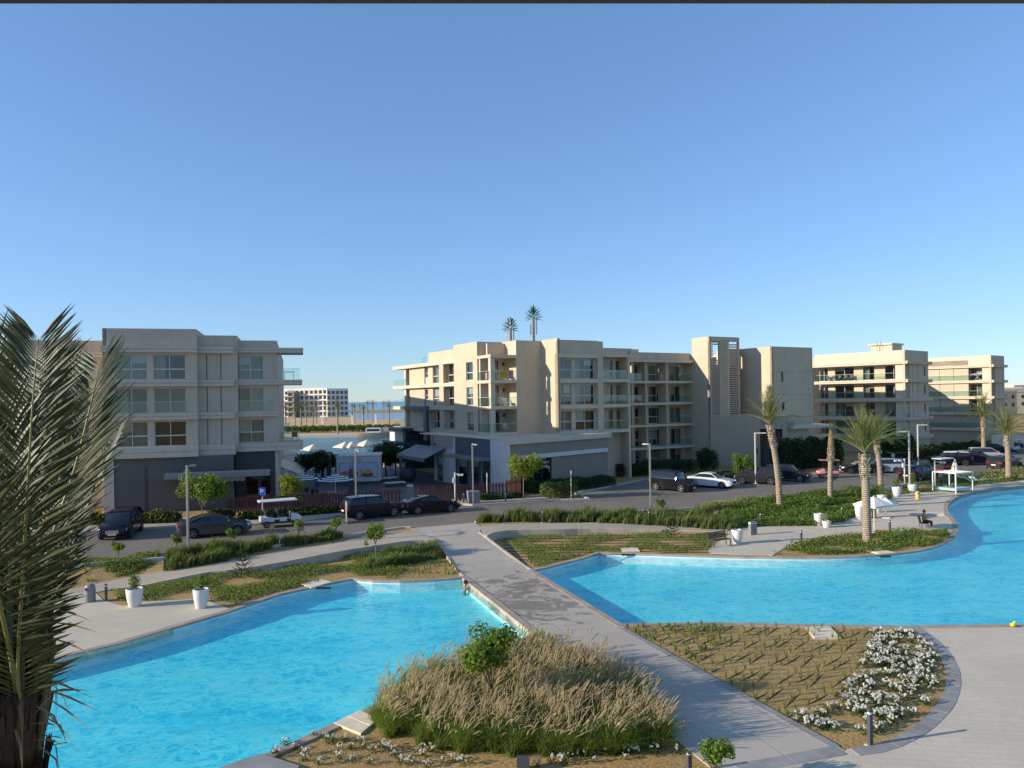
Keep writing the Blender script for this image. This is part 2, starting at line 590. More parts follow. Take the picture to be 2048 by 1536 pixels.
def mat_water():
    m = bpy.data.materials.new('pool_water')
    m.use_nodes = True
    MATS['pool_water'] = m
    nt = m.node_tree
    nt.nodes.clear()
    o = nt.nodes.new('ShaderNodeOutputMaterial')
    t = nt.nodes.new('ShaderNodeBsdfTransparent')
    g = nt.nodes.new('ShaderNodeBsdfGlossy')
    g.inputs['Roughness'].default_value = 0.03
    v = coords(nt, 'World', (1.0, 1.25, 1.0), 0.25)
    wob = noise(nt, v, 0.9, 3, 0.5)
    vv = nt.nodes.new('ShaderNodeVectorMath')
    vv.operation = 'ADD'
    ws = nt.nodes.new('ShaderNodeCombineXYZ')
    nt.links.new(mathn(nt, 'MULTIPLY', wob, 1.3), ws.inputs[0])
    nt.links.new(mathn(nt, 'MULTIPLY', noise(nt, v, 1.4, 3, 0.5), 1.0), ws.inputs[1])
    nt.links.new(v, vv.inputs[0])
    nt.links.new(ws.outputs[0], vv.inputs[1])
    # caustic light painted into the see-through colour: bright lines, patches and broad swells
    def caustic_web(scale, k, vec):
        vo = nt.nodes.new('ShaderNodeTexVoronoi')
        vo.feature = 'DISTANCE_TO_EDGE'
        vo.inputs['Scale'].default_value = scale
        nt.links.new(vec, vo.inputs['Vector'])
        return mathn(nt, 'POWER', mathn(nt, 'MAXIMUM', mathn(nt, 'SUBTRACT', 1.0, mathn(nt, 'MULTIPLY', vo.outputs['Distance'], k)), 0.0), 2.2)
    big_w = caustic_web(1.5, 2.6, vv.outputs[0])
    fine_w = caustic_web(3.9, 2.4, vv.outputs[0])
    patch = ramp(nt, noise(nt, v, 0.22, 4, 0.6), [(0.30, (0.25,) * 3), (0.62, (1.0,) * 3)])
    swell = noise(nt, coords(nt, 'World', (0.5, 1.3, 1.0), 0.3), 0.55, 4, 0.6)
    caustic_fac = mathn(nt, 'MULTIPLY', mathn(nt, 'ADD', mathn(nt, 'MULTIPLY', big_w, 0.65), mathn(nt, 'MULTIPLY', fine_w, 0.6)), patch)
    caustic_fac = mathn(nt, 'ADD', caustic_fac, mathn(nt, 'MULTIPLY', mathn(nt, 'SUBTRACT', swell, 0.47), 1.0))
    tr = ramp(nt, caustic_fac, [(0.0, (0.15, 0.73, 0.92)), (0.2, (0.33, 0.86, 0.97)), (0.45, (0.82, 0.99, 1.0)), (0.66, (1.0, 1.0, 1.0))])
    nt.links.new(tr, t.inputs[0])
    fr = nt.nodes.new('ShaderNodeFresnel')
    fr.inputs[0].default_value = 1.33
    w1 = noise(nt, vv.outputs[0], 1.6, 4, 0.55)
    w2 = noise(nt, coords(nt, 'World', (1, 2.0, 1), -0.3), 5.0, 3, 0.5)
    hgt = mathn(nt, 'ADD', w1, mathn(nt, 'MULTIPLY', w2, 0.3))
    b = nt.nodes.new('ShaderNodeBump')
    b.inputs['Strength'].default_value = 0.5
    b.inputs['Distance'].default_value = 0.22
    nt.links.new(hgt, b.inputs['Height'])
    nt.links.new(b.outputs[0], g.inputs['Normal'])
    nt.links.new(b.outputs[0], fr.inputs['Normal'])
    mx = nt.nodes.new('ShaderNodeMixShader')
    nt.links.new(mathn(nt, 'MINIMUM', fr.outputs[0], 0.32), mx.inputs[0])
    nt.links.new(t.outputs[0], mx.inputs[1])
    nt.links.new(g.outputs[0], mx.inputs[2])
    nt.links.new(mx.outputs[0], o.inputs[0])
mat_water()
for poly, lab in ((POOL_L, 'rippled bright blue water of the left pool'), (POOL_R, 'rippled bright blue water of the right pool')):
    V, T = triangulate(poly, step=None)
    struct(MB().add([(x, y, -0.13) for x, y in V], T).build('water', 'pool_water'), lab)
def mat_sea(name, col, scale, rough=0.08):
    m, nt, b = new_mat(name)
    v = coords(nt, 'World', (1, 1, 1))
    c = ramp(nt, noise(nt, v, scale * 0.05, 3), [(0.3, tuple(k * 0.85 for k in col)), (0.7, col)])
    nt.links.new(c, b.inputs['Base Color'])
    b.inputs['Roughness'].default_value = rough
    b.inputs['IOR'].default_value = 1.33
    bump(nt, b, noise(nt, v, scale, 3), 0.5, 0.25)
mat_sea('lagoon_water', (0.03, 0.22, 0.28), 0.8)
MATS['lagoon_water'].node_tree.nodes['Principled BSDF'].inputs['Specular IOR Level'].default_value = 0.25
for n_ in MATS['lagoon_water'].node_tree.nodes:
    if n_.type == 'BUMP':
        n_.inputs['Strength'].default_value = 1.0
        n_.inputs['Distance'].default_value = 0.6
mat_sea('sea_water', (0.03, 0.16, 0.30), 0.05, 0.2)
struct(MB().add([(x, y, -0.35) for x, y in Vb], Tb).build('lagoon', 'lagoon_water'), 'turquoise lagoon behind the plaza')
def sheet(name, pts, mat, z=None, label=None):
    V, T = triangulate(pts)
    return struct(MB().add([(x, y, zg(x, y) if z is None else z) for x, y in V], T).build(name, mat), label)
sheet('beach', [(-260, 213), (120, 213), (180, 470), (-420, 470)], 'beach_sand', 0.06, 'golden sand beach behind the lagoon')
sheet('channel', [(-80, 400), (20, 400), (60, 600), (-140, 600)], 'sea_water', 0.14, 'blue strip of water behind the beach')
sheet('sea', [(-20000, 800), (100, 800), (2500, 5000), (30000, 30000), (-30000, 30000)], 'sea_water', 0.2, 'blue sea at the horizon')
# quay with a timber edge on dark supports
q0, q1 = (-62, 209.5), (58, 209.5)
struct(MB().box(-66, 62, 208.5, 214.5, -0.4, 0.32).build('quay', 'kerb_stone'), 'pale stone quay along the lagoon')

# ------------------------------------------------------------------ paved surfaces
def strip(name, A, B, mat, thick, dz=0.0):
    """path between two edge lines given as (px, py, z)"""
    mb = MB()
    a = smooth_line([W(*p) for p in A], 4)
    b = smooth_line([W(*p) for p in B], 4)
    def resample(L, n):
        d = [0]
        for i in range(1, len(L)):
            d.append(d[-1] + math.dist(L[i], L[i - 1]))
        t = np.linspace(0, d[-1], n)
        return list(zip(*(np.interp(t, d, [p[k] for p in L]) for k in range(3))))
    a, b = resample(a, 40), resample(b, 40)
    rings = []
    for p, q in zip(a, b):
        rings.append([(p[0], p[1], p[2] - thick), (p[0], p[1], p[2] + dz), (q[0], q[1], q[2] + dz), (q[0], q[1], q[2] - thick)])
    mb.loft(rings)
    return struct(mb.build(name, mat)), a, b
pth, path_a, path_b = strip('path', Lin, Lout, 'path_concrete', 0.6, 0.02)
pth['label'] = 'pale footpath between the road and the left pool'
pth2, path_c, path_d = strip('path', Rin + [(1452, 1066, 0.02)], Rout[:-1], 'path_concrete', 0.6, 0.02)
pth2['label'] = 'pale footpath between the grass strip and the right pool'
def wall_along(line, h, w, name, label, z0=None):
    mb = MB()
    n = len(line)
    rings = []
    for i, p in enumerate(line):
        d = Vector(line[min(i + 1, n - 1)][:2]) - Vector(line[max(i - 1, 0)][:2])
        d.normalize()
        nn = Vector((d.y, -d.x)) * w
        z = p[2] + h
        rings.append([(p[0], p[1], -0.2), (p[0] + nn.x, p[1] + nn.y, -0.2), (p[0] + nn.x, p[1] + nn.y, z), (p[0], p[1], z)])
    mb.loft(rings)
    o = mb.build(name, 'retaining_render')
    return tag(o, label, 'wall')
wall_along(path_a[10:], 0.05, 0.16, 'retaining_wall', 'low pale retaining wall below the footpath beside the left pool')
wall_along(path_c[:30], 0.05, 0.16, 'retaining_wall', 'low pale retaining wall below the footpath beside the right pool')

def zbridge(x, y):
    return 0.03 + 0.5 * min(1, max(0, (y - 43) / 9.0))
BR = [W2(874, 1079, .5), W2(925, 1157), W2(1070, 1272), W2(1343, 1473), W2(1425, 1540)]
br_r = [W2(1500, 1600), W2(1690, 1502), W2(1241, 1251), W2(1065, 1142), (-2.3, 51.2)]
top_l, top_r = W2(822, 1057.5, .5), W2(950, 1046, .5)
walk_poly = [top_l, W2(827, 1062, .5), W2(836, 1078, .5)] + BR + br_r + [W2(962, 1053, .5), top_r]
slab('walkway', walk_poly, zbridge, 0.45, 'walk_concrete', 1.5)['label'] = 'grey concrete walkway running between the two pools to the road'
# low kerb walls along the upper part of the walkway
def kerb_wall(pts, name, label, h, w=0.16):
    mb = MB()
    rings = []
    for i, p in enumerate(pts):
        d = (Vector(pts[min(i + 1, len(pts) - 1)]) - Vector(pts[max(i - 1, 0)])).normalized()
        nn = Vector((d.y, -d.x)) * w
        z = zbridge(*p) + h
        rings.append([(p[0], p[1], -0.1), (p[0] + nn.x, p[1] + nn.y, -0.1), (p[0] + nn.x, p[1] + nn.y, z), (p[0], p[1], z)])
    mb.loft(rings)
    return tag(mb.build(name, 'retaining_render'), label, 'wall')
def sub(p, q, n):
    return [(p[0] + (q[0] - p[0]) * i / n, p[1] + (q[1] - p[1]) * i / n) for i in range(n + 1)]
kerb_wall(sub(W2(924, 1155), W2(874, 1079, .5), 8), 'walkway_kerb', 'low sunlit kerb wall on the left side of the sloping walkway', 0.04)
kerb_wall(sub((-2.3, 51.2), W2(1066, 1141), 8), 'walkway_kerb', 'low kerb wall on the right side of the sloping walkway', 0.04)

# deck on the right, with the bed cut out
BED_NEAR = smooth_line([W2(*p) for p in [(1822, 1258), (1862, 1290), (1886, 1325), (1893, 1362), (1878, 1405), (1838, 1447), (1790, 1476), (1742, 1493), (1700, 1499)]], 4)
deck_near = [W2(1690, 1502)] + BED_NEAR[::-1] + [W2(2048, 1251.5), W2(2320, 1252), (32, 10), (9, 10)] + [W2(1500, 1600)]
slab('deck', deck_near, lambda x, y: 0.022, 0.3, 'deck_concrete', 3.0)['label'] = 'grey paved terrace in front of the right pool'
deck_left = [W2(*p) for p in [(208, 1202), (248, 1213), (281, 1205), (381, 1199), (417, 1203), (459, 1218), (330, 1263), (240, 1290), (100, 1323), (-120, 1373), (-420, 1400), (-420, 1228), (100, 1192), (190, 1184)]]
slab('deck', deck_left, lambda x, y: 0.022, 0.3, 'deck_concrete', 3.0)['label'] = 'pale paved terrace beyond the left pool with two white planters'
bed_palm = smooth_line([W2(*p) for p in [(1544, 1113), (1571, 1096), (1605, 1083), (1674, 1072), (1757, 1066), (1827, 1062), (1880, 1062), (1902, 1068)]], 4)
deck_far = [W2(*p) for p in [(1420, 1107), (1418, 1100), (1432, 1088), (1462, 1068), (1440, 1064), (1462, 1051), (1504, 1054), (1530, 1051), (1630, 1050), (1680, 1044), (1716, 1033), (1752, 1010), (1785, 992), (1813, 987), (1879, 979), (1951, 971), (2048, 960), (2320, 941), (2320, 957)]] + [p for p in curv[::-1] if p[1] > W(1902, 1060)[1] - 0.5 and p[0] > 30] + bed_palm[::-1] + [W2(1540, 1111), W2(1480, 1109.5)]
slab('deck', deck_far, lambda x, y: 0.024, 0.3, 'deck_concrete', 3.0)['label'] = 'sunlit paved terrace beyond the right pool with planters and sunbeds'
# dark granite stones: border of the near bed and bands across the walkway, parts of the deck / walkway
def stones(line, w, length, parent, z, side=1):
    L = [Vector(p) for p in line]
    acc, seg = 0.0, []
    tot = sum((L[i + 1] - L[i]).length for i in range(len(L) - 1))
    n = max(1, round(tot / length))
    def at(t):
        for i in range(len(L) - 1):
            l = (L[i + 1] - L[i]).length
            if t <= l or i == len(L) - 2:
                return L[i] + (L[i + 1] - L[i]) * (t / l), (L[i + 1] - L[i]).normalized()
            t -= l
    for i in range(n):
        a, da = at(tot * i / n + 0.01)
        b, db = at(tot * (i + 1) / n - 0.01)
        na, nb = Vector((da.y, -da.x)) * w * side, Vector((db.y, -db.x)) * w * side
        dz = RND.uniform(0, 0.006)
        q = [a, b, b + nb, a + na]
        zz = [(z(p.x, p.y) if callable(z) else z) for p in q]
        MB().hexa([(p.x, p.y, k - 0.04) for p, k in zip(q, zz)] + [(p.x, p.y, k + dz) for p, k in zip(q, zz)]).build('border_stone', 'border_granite', parent)
walk = bpy.data.objects['walkway']
decks = [o for o in COL.objects if o.name.startswith('deck')]
stones(BED_NEAR, 0.42, 0.62, decks[0], 0.03, side=-1)
zb = lambda x, y: zbridge(x, y) + 0.005
for (p, q, w) in (((1150, 1306), (1266, 1289), 0.24), ((1205, 1326), (1312, 1309), 0.24), ((1465, 1532), (1668, 1494), 0.5)):
    stones([W2(*p), W2(*q)], w, 0.8, walk, zb)
stones([W2(1065, 1143), W2(1240, 1250.5)], 0.3, 0.7, walk, lambda x, y: zbridge(x, y) + 0.004, side=1)
stones([W2(1250, 1257), W2(1680, 1494)], 0.28, 0.7, walk, lambda x, y: zbridge(x, y) + 0.004, side=1)
tag(MB().add(*(lambda P: ([(*p, 0.0) for p in P] + [(*p, 0.09) for p in P], [(4, 5, 6, 7), (0, 1, 5, 4), (1, 2, 6, 5), (2, 3, 7, 6), (3, 0, 4, 7)]))([W2(*p) for p in [(430, 1545), (523, 1513), (600, 1538), (560, 1580)]])).build('stepping_slab', 'border_granite'), 'grey stone slab at the pool edge in the bottom left bed', 'slab')

# road and kerbs
road = [W2(x, y, .5) for x, y in KERB] + [W2(x, y, .5) for x, y in FARK]
slab('road', road, lambda x, y: 0.512, 0.1, 'road_pavers')['label'] = 'grey brown paved street with parking bays'
def kerb(pts, side, label):
    L = [W2(x, y, .5) for x, y in pts]
    mb = MB()
    rings = []
    for i, p in enumerate(L):
        d = (Vector(L[min(i + 1, len(L) - 1)]) - Vector(L[max(i - 1, 0)])).normalized()
        nn = Vector((d.y, -d.x)) * 0.22 * side
        rings.append([(p[0], p[1], 0.3), (p[0] + nn.x, p[1] + nn.y, 0.3), (p[0] + nn.x, p[1] + nn.y, 0.62), (p[0], p[1], 0.62)])
    mb.loft(rings)
    struct(mb.build('kerb', 'kerb_stone'), label)
kerb(KERB[:8] + [(822, 1055.5)], 1, 'pale kerb on the pool side of the street, left of the walkway')
kerb([(950, 1045)] + KERB[10:], 1, 'pale kerb on the pool side of the street, right of the walkway')
kerb(FARK[2:], 1, 'pale kerb on the building side of the street')
PAVE = [W2(x, y, .5) for x, y in [(917, 1008), (795, 1017), (640, 1036), (602, 1042), (490, 1050), (367, 1052), (274, 1058), (180, 1063), (-100, 1085), (-100, 1045), (200, 1042), (456, 1034), (640, 1022), (808, 1013), (838, 1005), (1012, 998), (1050, 992), (1120, 997), (945, 1010)]]
slab('pavement', PAVE, lambda x, y: 0.60, 0.15, 'path_concrete')['label'] = 'beige pavement in front of the slatted fence'
PLAZA = [(-24, 61.5), (-9.5, 65.2), (-8.2, 66.8), (-0.7, 69.2), (1, 71), (-4, 82), (-16, 104), (-24, 127.8), (-90, 127.8), (-60, 90), (-38, 75)]
slab('plaza', PLAZA, lambda x, y: 0.53, 0.1, 'plaza_stone')['label'] = 'dark glossy stone plaza between the apartment blocks'
# access hatches beside the pools
def hatch(pts, label, h=0.07, split=False):
    P = [Vector(W2(*p)) for p in pts]
    t = thing('access_hatch', label, 'hatch', (*(sum(P, Vector((0, 0))) / 4), 0.0))
    parts = [P] if not split else [[P[0], P[0].lerp(P[1], .49), P[3].lerp(P[2], .49), P[3]], [P[0].lerp(P[1], .51), P[1], P[2], P[3].lerp(P[2], .51)]]
    for q in parts:
        if (q[1] - q[0]).cross(q[2] - q[0]) < 0:
            q = q[::-1]
        MB().hexa([(*p, 0.0) for p in q] + [(*p, h) for p in q]).build('cover_slab', 'hatch_stone', t, bevel=0.012)
hatch([(1611, 1257), (1660, 1255), (1683, 1279), (1630, 1281)], 'beige stone hatch cover in the near bed beside the right pool')
hatch([(668, 1450), (720, 1424), (758, 1441), (722, 1472)], 'two-piece beige hatch cover beside the fountain grass', split=True)
hatch([(603, 1170), (645, 1160), (664, 1166), (622, 1178)], 'pale hatch cover on the far edge of the left pool')
hatch([(1242, 1097), (1274, 1096), (1281, 1104), (1246, 1105)], 'pale hatch cover in the far bed above the right pool')
hatch([(1730, 1102), (1758, 1099), (1792, 1107), (1762, 1110)], 'pale hatch cover beside the tall palm at the right pool')
hatch([(1853, 1026), (1889, 1027), (1890, 1032), (1854, 1031)], 'narrow pale hatch cover on the terrace by the seated person')
for (px, py, w, lab) in ((648, 1176, 0.75, 'left pool'), (1257, 1109.5, 0.8, 'right pool, near the small hatch'), (1771, 1113, 0.6, 'right pool, below the tall palm')):
    p = W(px, py, -0.02)
    tag(MB().box(-w / 2, w / 2, -0.05, 0.02, -0.06, 0.04).build('skimmer_grille', 'black_plastic'), 'black skimmer opening in the far wall of the ' + lab, 'skimmer').location = (p[0], p[1] - 0.03, 0.0)
# ------------------------------------------------------------------ building materials
def stucco(name, col, var=0.06, bmp=0.2):
    """painted render with faint rain streaks and patchy fading"""
    m, nt, b = new_mat(name)
    v = coords(nt, 'Object')
    c = ramp(nt, noise(nt, v, 0.7), [(0.3, tuple(k * (1 - var) for k in col)), (0.7, tuple(k * (1 + var) for k in col))])
    st = noise(nt, coords(nt, 'Object', (2.2, 2.2, 0.10)), 1.6, 5, 0.65)
    c = mixc(nt, 0.3, c, ramp(nt, st, [(0.36, (0.80, 0.78, 0.76)), (0.56, (1, 1, 1))]), 'MULTIPLY')
    nt.links.new(c, b.inputs['Base Color'])
    b.inputs['Roughness'].default_value = 0.9
    bump(nt, b, noise(nt, v, 60, 3), bmp, 0.01)
stucco('stucco', (0.575, 0.465, 0.325))
stucco('stucco_light', (0.64, 0.535, 0.395), 0.05, 0.12)
plain('stucco_grey', (0.27, 0.225, 0.18), 0.85, 0.08, 0.7, 0.2, fine=50)
plain('stucco_white', (0.62, 0.60, 0.56), 0.8, 0.05, 0.9, 0.1)
plain('stucco_slate', (0.12, 0.108, 0.10), 0.85, 0.08, 0.7, 0.2)
plain('stucco_groove', (0.20, 0.17, 0.135), 0.9, 0.05, 2)
plain('slate_blue', (0.085, 0.10, 0.12), 0.6, 0.1, 1.5)
plain('charcoal', (0.045, 0.047, 0.055), 0.6, 0.15, 2)
plain('frame_white', (0.55, 0.54, 0.51), 0.5, 0.05, 4)
plain('frame_dark', (0.05, 0.05, 0.055), 0.4, 0.1, 4)
plain('room_dark', (0.035, 0.032, 0.03), 0.9, 0.2, 1)
plain('curtain', (0.38, 0.345, 0.295), 0.9, 0.10, 3.0)
plain('curtain_dark', (0.13, 0.10, 0.085), 0.9, 0.2, 3.0)
plain('louvre', (0.46, 0.38, 0.28), 0.7, 0.1, 3)
plain('metal_grey', (0.23, 0.24, 0.25), 0.45, 0.08, 3, metal=0.3)
plain('timber_dark', (0.10, 0.06, 0.04), 0.7, 0.25, 3, stretch=(1, 1, 0.2))
plain('white_plastic', (0.70, 0.70, 0.68), 0.45, 0.04, 4)
plain('cloth_yellow', (0.55, 0.30, 0.03), 0.9, 0.2, 5)
plain('cloth_pink', (0.50, 0.20, 0.24), 0.9, 0.2, 5)
plain('awning_grey', (0.25, 0.25, 0.255), 0.9, 0.1, 1.5)
glass('pane_glass', (0.80, 0.85, 0.84), 1.5, 0.05)
glass('rail_glass', (0.84, 0.93, 0.91), 1.5, 0.03)
def mat_stone_clad(name, c1, c2, mort, w, h):
    m, nt, b = new_mat(name)
    v = coords(nt, 'Object')
    sep = nt.nodes.new('ShaderNodeSeparateXYZ')
    nt.links.new(v, sep.inputs[0])
    cmb = nt.nodes.new('ShaderNodeCombineXYZ')
    nt.links.new(mathn(nt, 'ADD', sep.outputs[0], sep.outputs[1]), cmb.inputs[0])
    nt.links.new(sep.outputs[2], cmb.inputs[1])
    br = nt.nodes.new('ShaderNodeTexBrick')
    br.inputs['Scale'].default_value = 1
    br.inputs['Brick Width'].default_value = w
    br.inputs['Row Height'].default_value = h
    br.inputs['Mortar Size'].default_value = 0.008
    for k, c in (('Color1', c1), ('Color2', c2), ('Mortar', mort)):
        br.inputs[k].default_value = (*c, 1)
    nt.links.new(cmb.outputs[0], br.inputs['Vector'])
    c = mixc(nt, 0.3, br.outputs[0], ramp(nt, noise(nt, v, 1.2, 5), [(0.3, (0.7, 0.7, 0.7)), (0.7, (1, 1, 1))]), 'MULTIPLY')
    nt.links.new(c, b.inputs['Base Color'])
    b.inputs['Roughness'].default_value = 0.75
mat_stone_clad('stone_clad', (0.50, 0.385, 0.265), (0.46, 0.355, 0.245), (0.36, 0.28, 0.195), 1.2, 0.22)

F1, F2, F3, RF, PAR = 6.0, 8.8, 11.6, 14.3, 15.9       # floor levels, roof slab, parapet top
class Wall:
    """a vertical plane from P in direction ang (radians from +X); n points to the viewer's side"""
    def __init__(s, P, ang):
        s.P = Vector(P[:2])
        s.d = Vector((math.cos(ang), math.sin(ang)))
        s.n = Vector((s.d.y, -s.d.x))
        s.ang = ang
    def back(s, k):
        w = Wall(s.P - s.n * k, s.ang)
        return w
    def s_at(s, px, py=800):
        u, v = uv(px, py)
        r = Vector((u / F, 1.0))
        # P + d*t = r*y
        det = s.d.x * (-r.y) - s.d.y * (-r.x)
        t = (-s.P.x * (-r.y) + s.P.y * (-r.x)) / det
        return t
    def z_at(s, px, py):
        q = s.P + s.d * s.s_at(px, py)
        return WY(px, py, q.y)[2]
    def p(s, t, z, o=0.0):
        q = s.P + s.d * t + s.n * o
        return (q.x, q.y, z)
def wbox(mb, w, s0, s1, z0, z1, o0, o1):
    return mb.hexa([w.p(s0, z0, o1), w.p(s1, z0, o1), w.p(s1, z0, o0), w.p(s0, z0, o0), w.p(s0, z1, o1), w.p(s1, z1, o1), w.p(s1, z1, o0), w.p(s0, z1, o0)])
def wall_part(root, w, s0, s1, z0, z1, openings=(), mat='stucco', th=0.3, name='wall'):
    """wall with real openings (s0, s1, z0, z1)"""
    mb = MB()
    zs = sorted({z0, z1, *[k for o in openings for k in o[2:4]]})
    ss = sorted({s0, s1, *[k for o in openings for k in o[:2]]})
    zs = [z for z in zs if z0 <= z <= z1]
    ss = [s for s in ss if s0 <= s <= s1]
    for a, b in zip(zs, zs[1:]):
        run = None
        for c, d in zip(ss, ss[1:]):
            hole = any(o[0] - 1e-4 <= c and d <= o[1] + 1e-4 and o[2] - 1e-4 <= a and b <= o[3] + 1e-4 for o in openings)
            if hole:
                if run is not None:
                    wbox(mb, w, run, c, a, b, -th, 0)
                run = None
            elif run is None:
                run = c
        if run is not None:
            wbox(mb, w, run, ss[-1], a, b, -th, 0)
    return mb.build(name, mat, root)
WR = random.Random(3)
def window(root, w, s0, s1, z0, z1, panes=2, transom=0.42, cur=None, frame='frame_white', rec=0.14, name='window', lab=None):
    """frame with panes and a curtain behind, set into the opening"""
    mb = MB()
    fw, d0, d1 = 0.055, -rec - 0.07, -rec
    wbox(mb, w, s0, s1, z0, z0 + fw, d0, d1)
    wbox(mb, w, s0, s1, z1 - fw, z1, d0, d1)
    cuts = [s0 + (s1 - s0) * k / panes for k in range(panes + 1)]
    for k, c in enumerate(cuts):
        a, b = (c, c + fw) if k == 0 else (c - fw, c) if k == panes else (c - fw / 2, c + fw / 2)
        wbox(mb, w, a, b, z0 + fw, z1 - fw, d0, d1)
    zt = z0 + (z1 - z0) * transom if transom else None
    if zt:
        for a, b in zip(cuts, cuts[1:]):
            wbox(mb, w, a + fw, b - fw, zt - 0.05, zt + 0.05, d0, d1 + 0.01)
    o = mb.build(name, frame, root)
    if lab:
        o['label'] = lab
    for a, b in zip(cuts, cuts[1:]):
        for (e, f) in (((z0 + fw, zt - 0.05), (zt + 0.05, z1 - fw)) if zt else ((z0 + fw, z1 - fw),)):
            wbox(MB(), w, a + fw / 2, b - fw / 2, e, f, -rec - 0.045, -rec - 0.03).build('pane', 'pane_glass', o)
    if z1 - z0 > 1.5 and WR.random() < .35:
        a, b = WR.choice(list(zip(cuts, cuts[1:])))
        wbox(MB(), w, a + .05, b - .05, z1 - (z1 - z0) * WR.uniform(.25, .6), z1 - .04, -rec - .16, -rec - .14).build('roller_blind', 'stucco_white', o)
    c = cur if cur is not None else WR.choice((0, 1, 1, 2, 2, 2, 3))
    spans = {0: (), 1: ((0.02, 0.36),), 2: ((0.02, 0.98),), 3: ((0.02, 0.3), (0.7, 0.98)), 4: ((0.5, 0.98),)}[c]
    for (a, b) in spans:
        mbc = MB()
        L = (s1 - s0)
        n = max(4, int(L * (b - a) / 0.08))
        pts = [s0 + L * (a + (b - a) * k / n) for k in range(n + 1)]
        for k in range(n):
            o1, o2 = (0.05 * (k % 2)), (0.05 * ((k + 1) % 2))
            mbc.quad(w.p(pts[k], z0 + 0.03, -rec - 0.30 - o1), w.p(pts[k + 1], z0 + 0.03, -rec - 0.30 - o2), w.p(pts[k + 1], z1 + 0.1, -rec - 0.30 - o2), w.p(pts[k], z1 + 0.1, -rec - 0.30 - o1))
        mbc.build('curtain', 'curtain' if WR.random() < 0.78 else 'curtain_dark', o)
    return o
def slab_part(root, w, s0, s1, z0, z1, o0, o1, mat='stucco_light', name='floor_slab', groove=True):
    """projecting band: two fascias with a shadow line between"""
    mb = MB()
    if groove and z1 - z0 > 0.35:
        zm = z0 + (z1 - z0) * 0.5
        wbox(mb, w, s0, s1, z0, zm - 0.03, o0, o1)
        wbox(mb, w, s0 + 0.02, s1 - 0.02, zm - 0.03, zm + 0.03, o0, o1 - 0.05)
        wbox(mb, w, s0, s1, zm + 0.03, z1, o0, o1 + 0.04)
    else:
        wbox(mb, w, s0, s1, z0, z1, o0, o1)
    return mb.build(name, mat, root)
def rail(root, w, s0, s1, z, o, h=0.95, posts=True):
    mb = MB()
    n = max(1, round((s1 - s0) / 1.3))
    g = wbox(MB(), w, s0, s1, z + 0.05, z + h, o - 0.012, o).build('glass_balustrade', 'rail_glass', root)
    wbox(mb, w, s0, s1, z + h, z + h + 0.03, o - 0.025, o + 0.012)
    mb.build('handrail', 'frame_white', g)
    return g
def poly_part(root, pts, z0, z1, mat, name):
    """solid prism over a plan outline"""
    V, T = triangulate(pts)
    mb = MB()
    mb.add([(x, y, z1) for x, y in V], T)
    mb.add([(x, y, z0) for x, y in V], [t[::-1] for t in T])
    P = pts if poly_area(pts) > 0 else pts[::-1]
    for i in range(len(P)):
        a, b = P[i], P[(i + 1) % len(P)]
        mb.quad((*a[:2], z0), (*b[:2], z0), (*b[:2], z1), (*a[:2], z1))
    return mb.build(name, mat, root)
def furniture(root, w, s, z, o, kind):
    """small balcony furniture"""
    def box(mb, a, b, c, d, e, f):
        wbox(mb, w, s + a, s + b, z + c, z + d, o + e, o + f)
    mb = MB()
    if kind == 'table':
        box(mb, -.45, .45, .70, .74, -.4, .4)
        for a in (-.4, .36):
            for b in (-.36, .32):
                box(mb, a, a + .04, 0, .7, b, b + .04)
        return mb
    box(mb, -.25, .25, .40, .46, -.25, .25)
    box(mb, -.25, .25, .46, .88, -.27, -.21)
    for a in (-.25, .21):
        for b in (-.25, .21):
            box(mb, a, a + .04, 0, .4, b, b + .04)
    return mb

# ------------------------------------------------------------------ left apartment block
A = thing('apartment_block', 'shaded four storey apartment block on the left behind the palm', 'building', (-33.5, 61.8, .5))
wa = Wall((-33.5, 61.8), math.radians(16))
wb_, wc = wa.back(0.9), wa.back(1.7)
a0, a1 = wa.s_at(207), wa.s_at(388)
b1 = wb_.s_at(470)
c0, c1 = wc.s_at(470), wc.s_at(549)
levels = [(F1, F2), (F2, F3), (F3, RF)]
ops = []
for px0, px1 in ((231, 295), (308, 372)):
    for k, (f, g) in enumerate(levels):
        ops.append((wa.s_at(px0), wa.s_at(px1), f + 0.04, f + 2.12))
wall_part(A, wa, a0, a1, F1 - 0.5, PAR, ops)
for i, o in enumerate(ops):
    k = i % 3
    window(A, wa, *o, panes=2, transom=0.42 if k != 1 else None, cur=(2, 1, 2, 0, 2, 1)[i], rec=0.18)
wall_part(A, wb_, a1, b1, F1 - 0.6, PAR - 0.45)
mbj = MB()
for px in (415, 443):
    s = wb_.s_at(px)
    for f, g in levels:
        wbox(MB(), wb_, s - 0.05, s + 0.05, f + 0.02, g - 0.5, 0.0, 0.012).build('panel_joint', 'stucco_groove', A)
opc = [(wc.s_at(476), wc.s_at(528), f + 0.04, f + 2.1) for f, g in levels]
wall_part(A, wc, c0, c1, F1 - 0.8, PAR - 0.8, opc)
for i, o in enumerate(opc):
    window(A, wc, *o, panes=2, transom=(0.45, None, 0.42)[i], cur=(2, 4, 2)[i], rec=0.18)
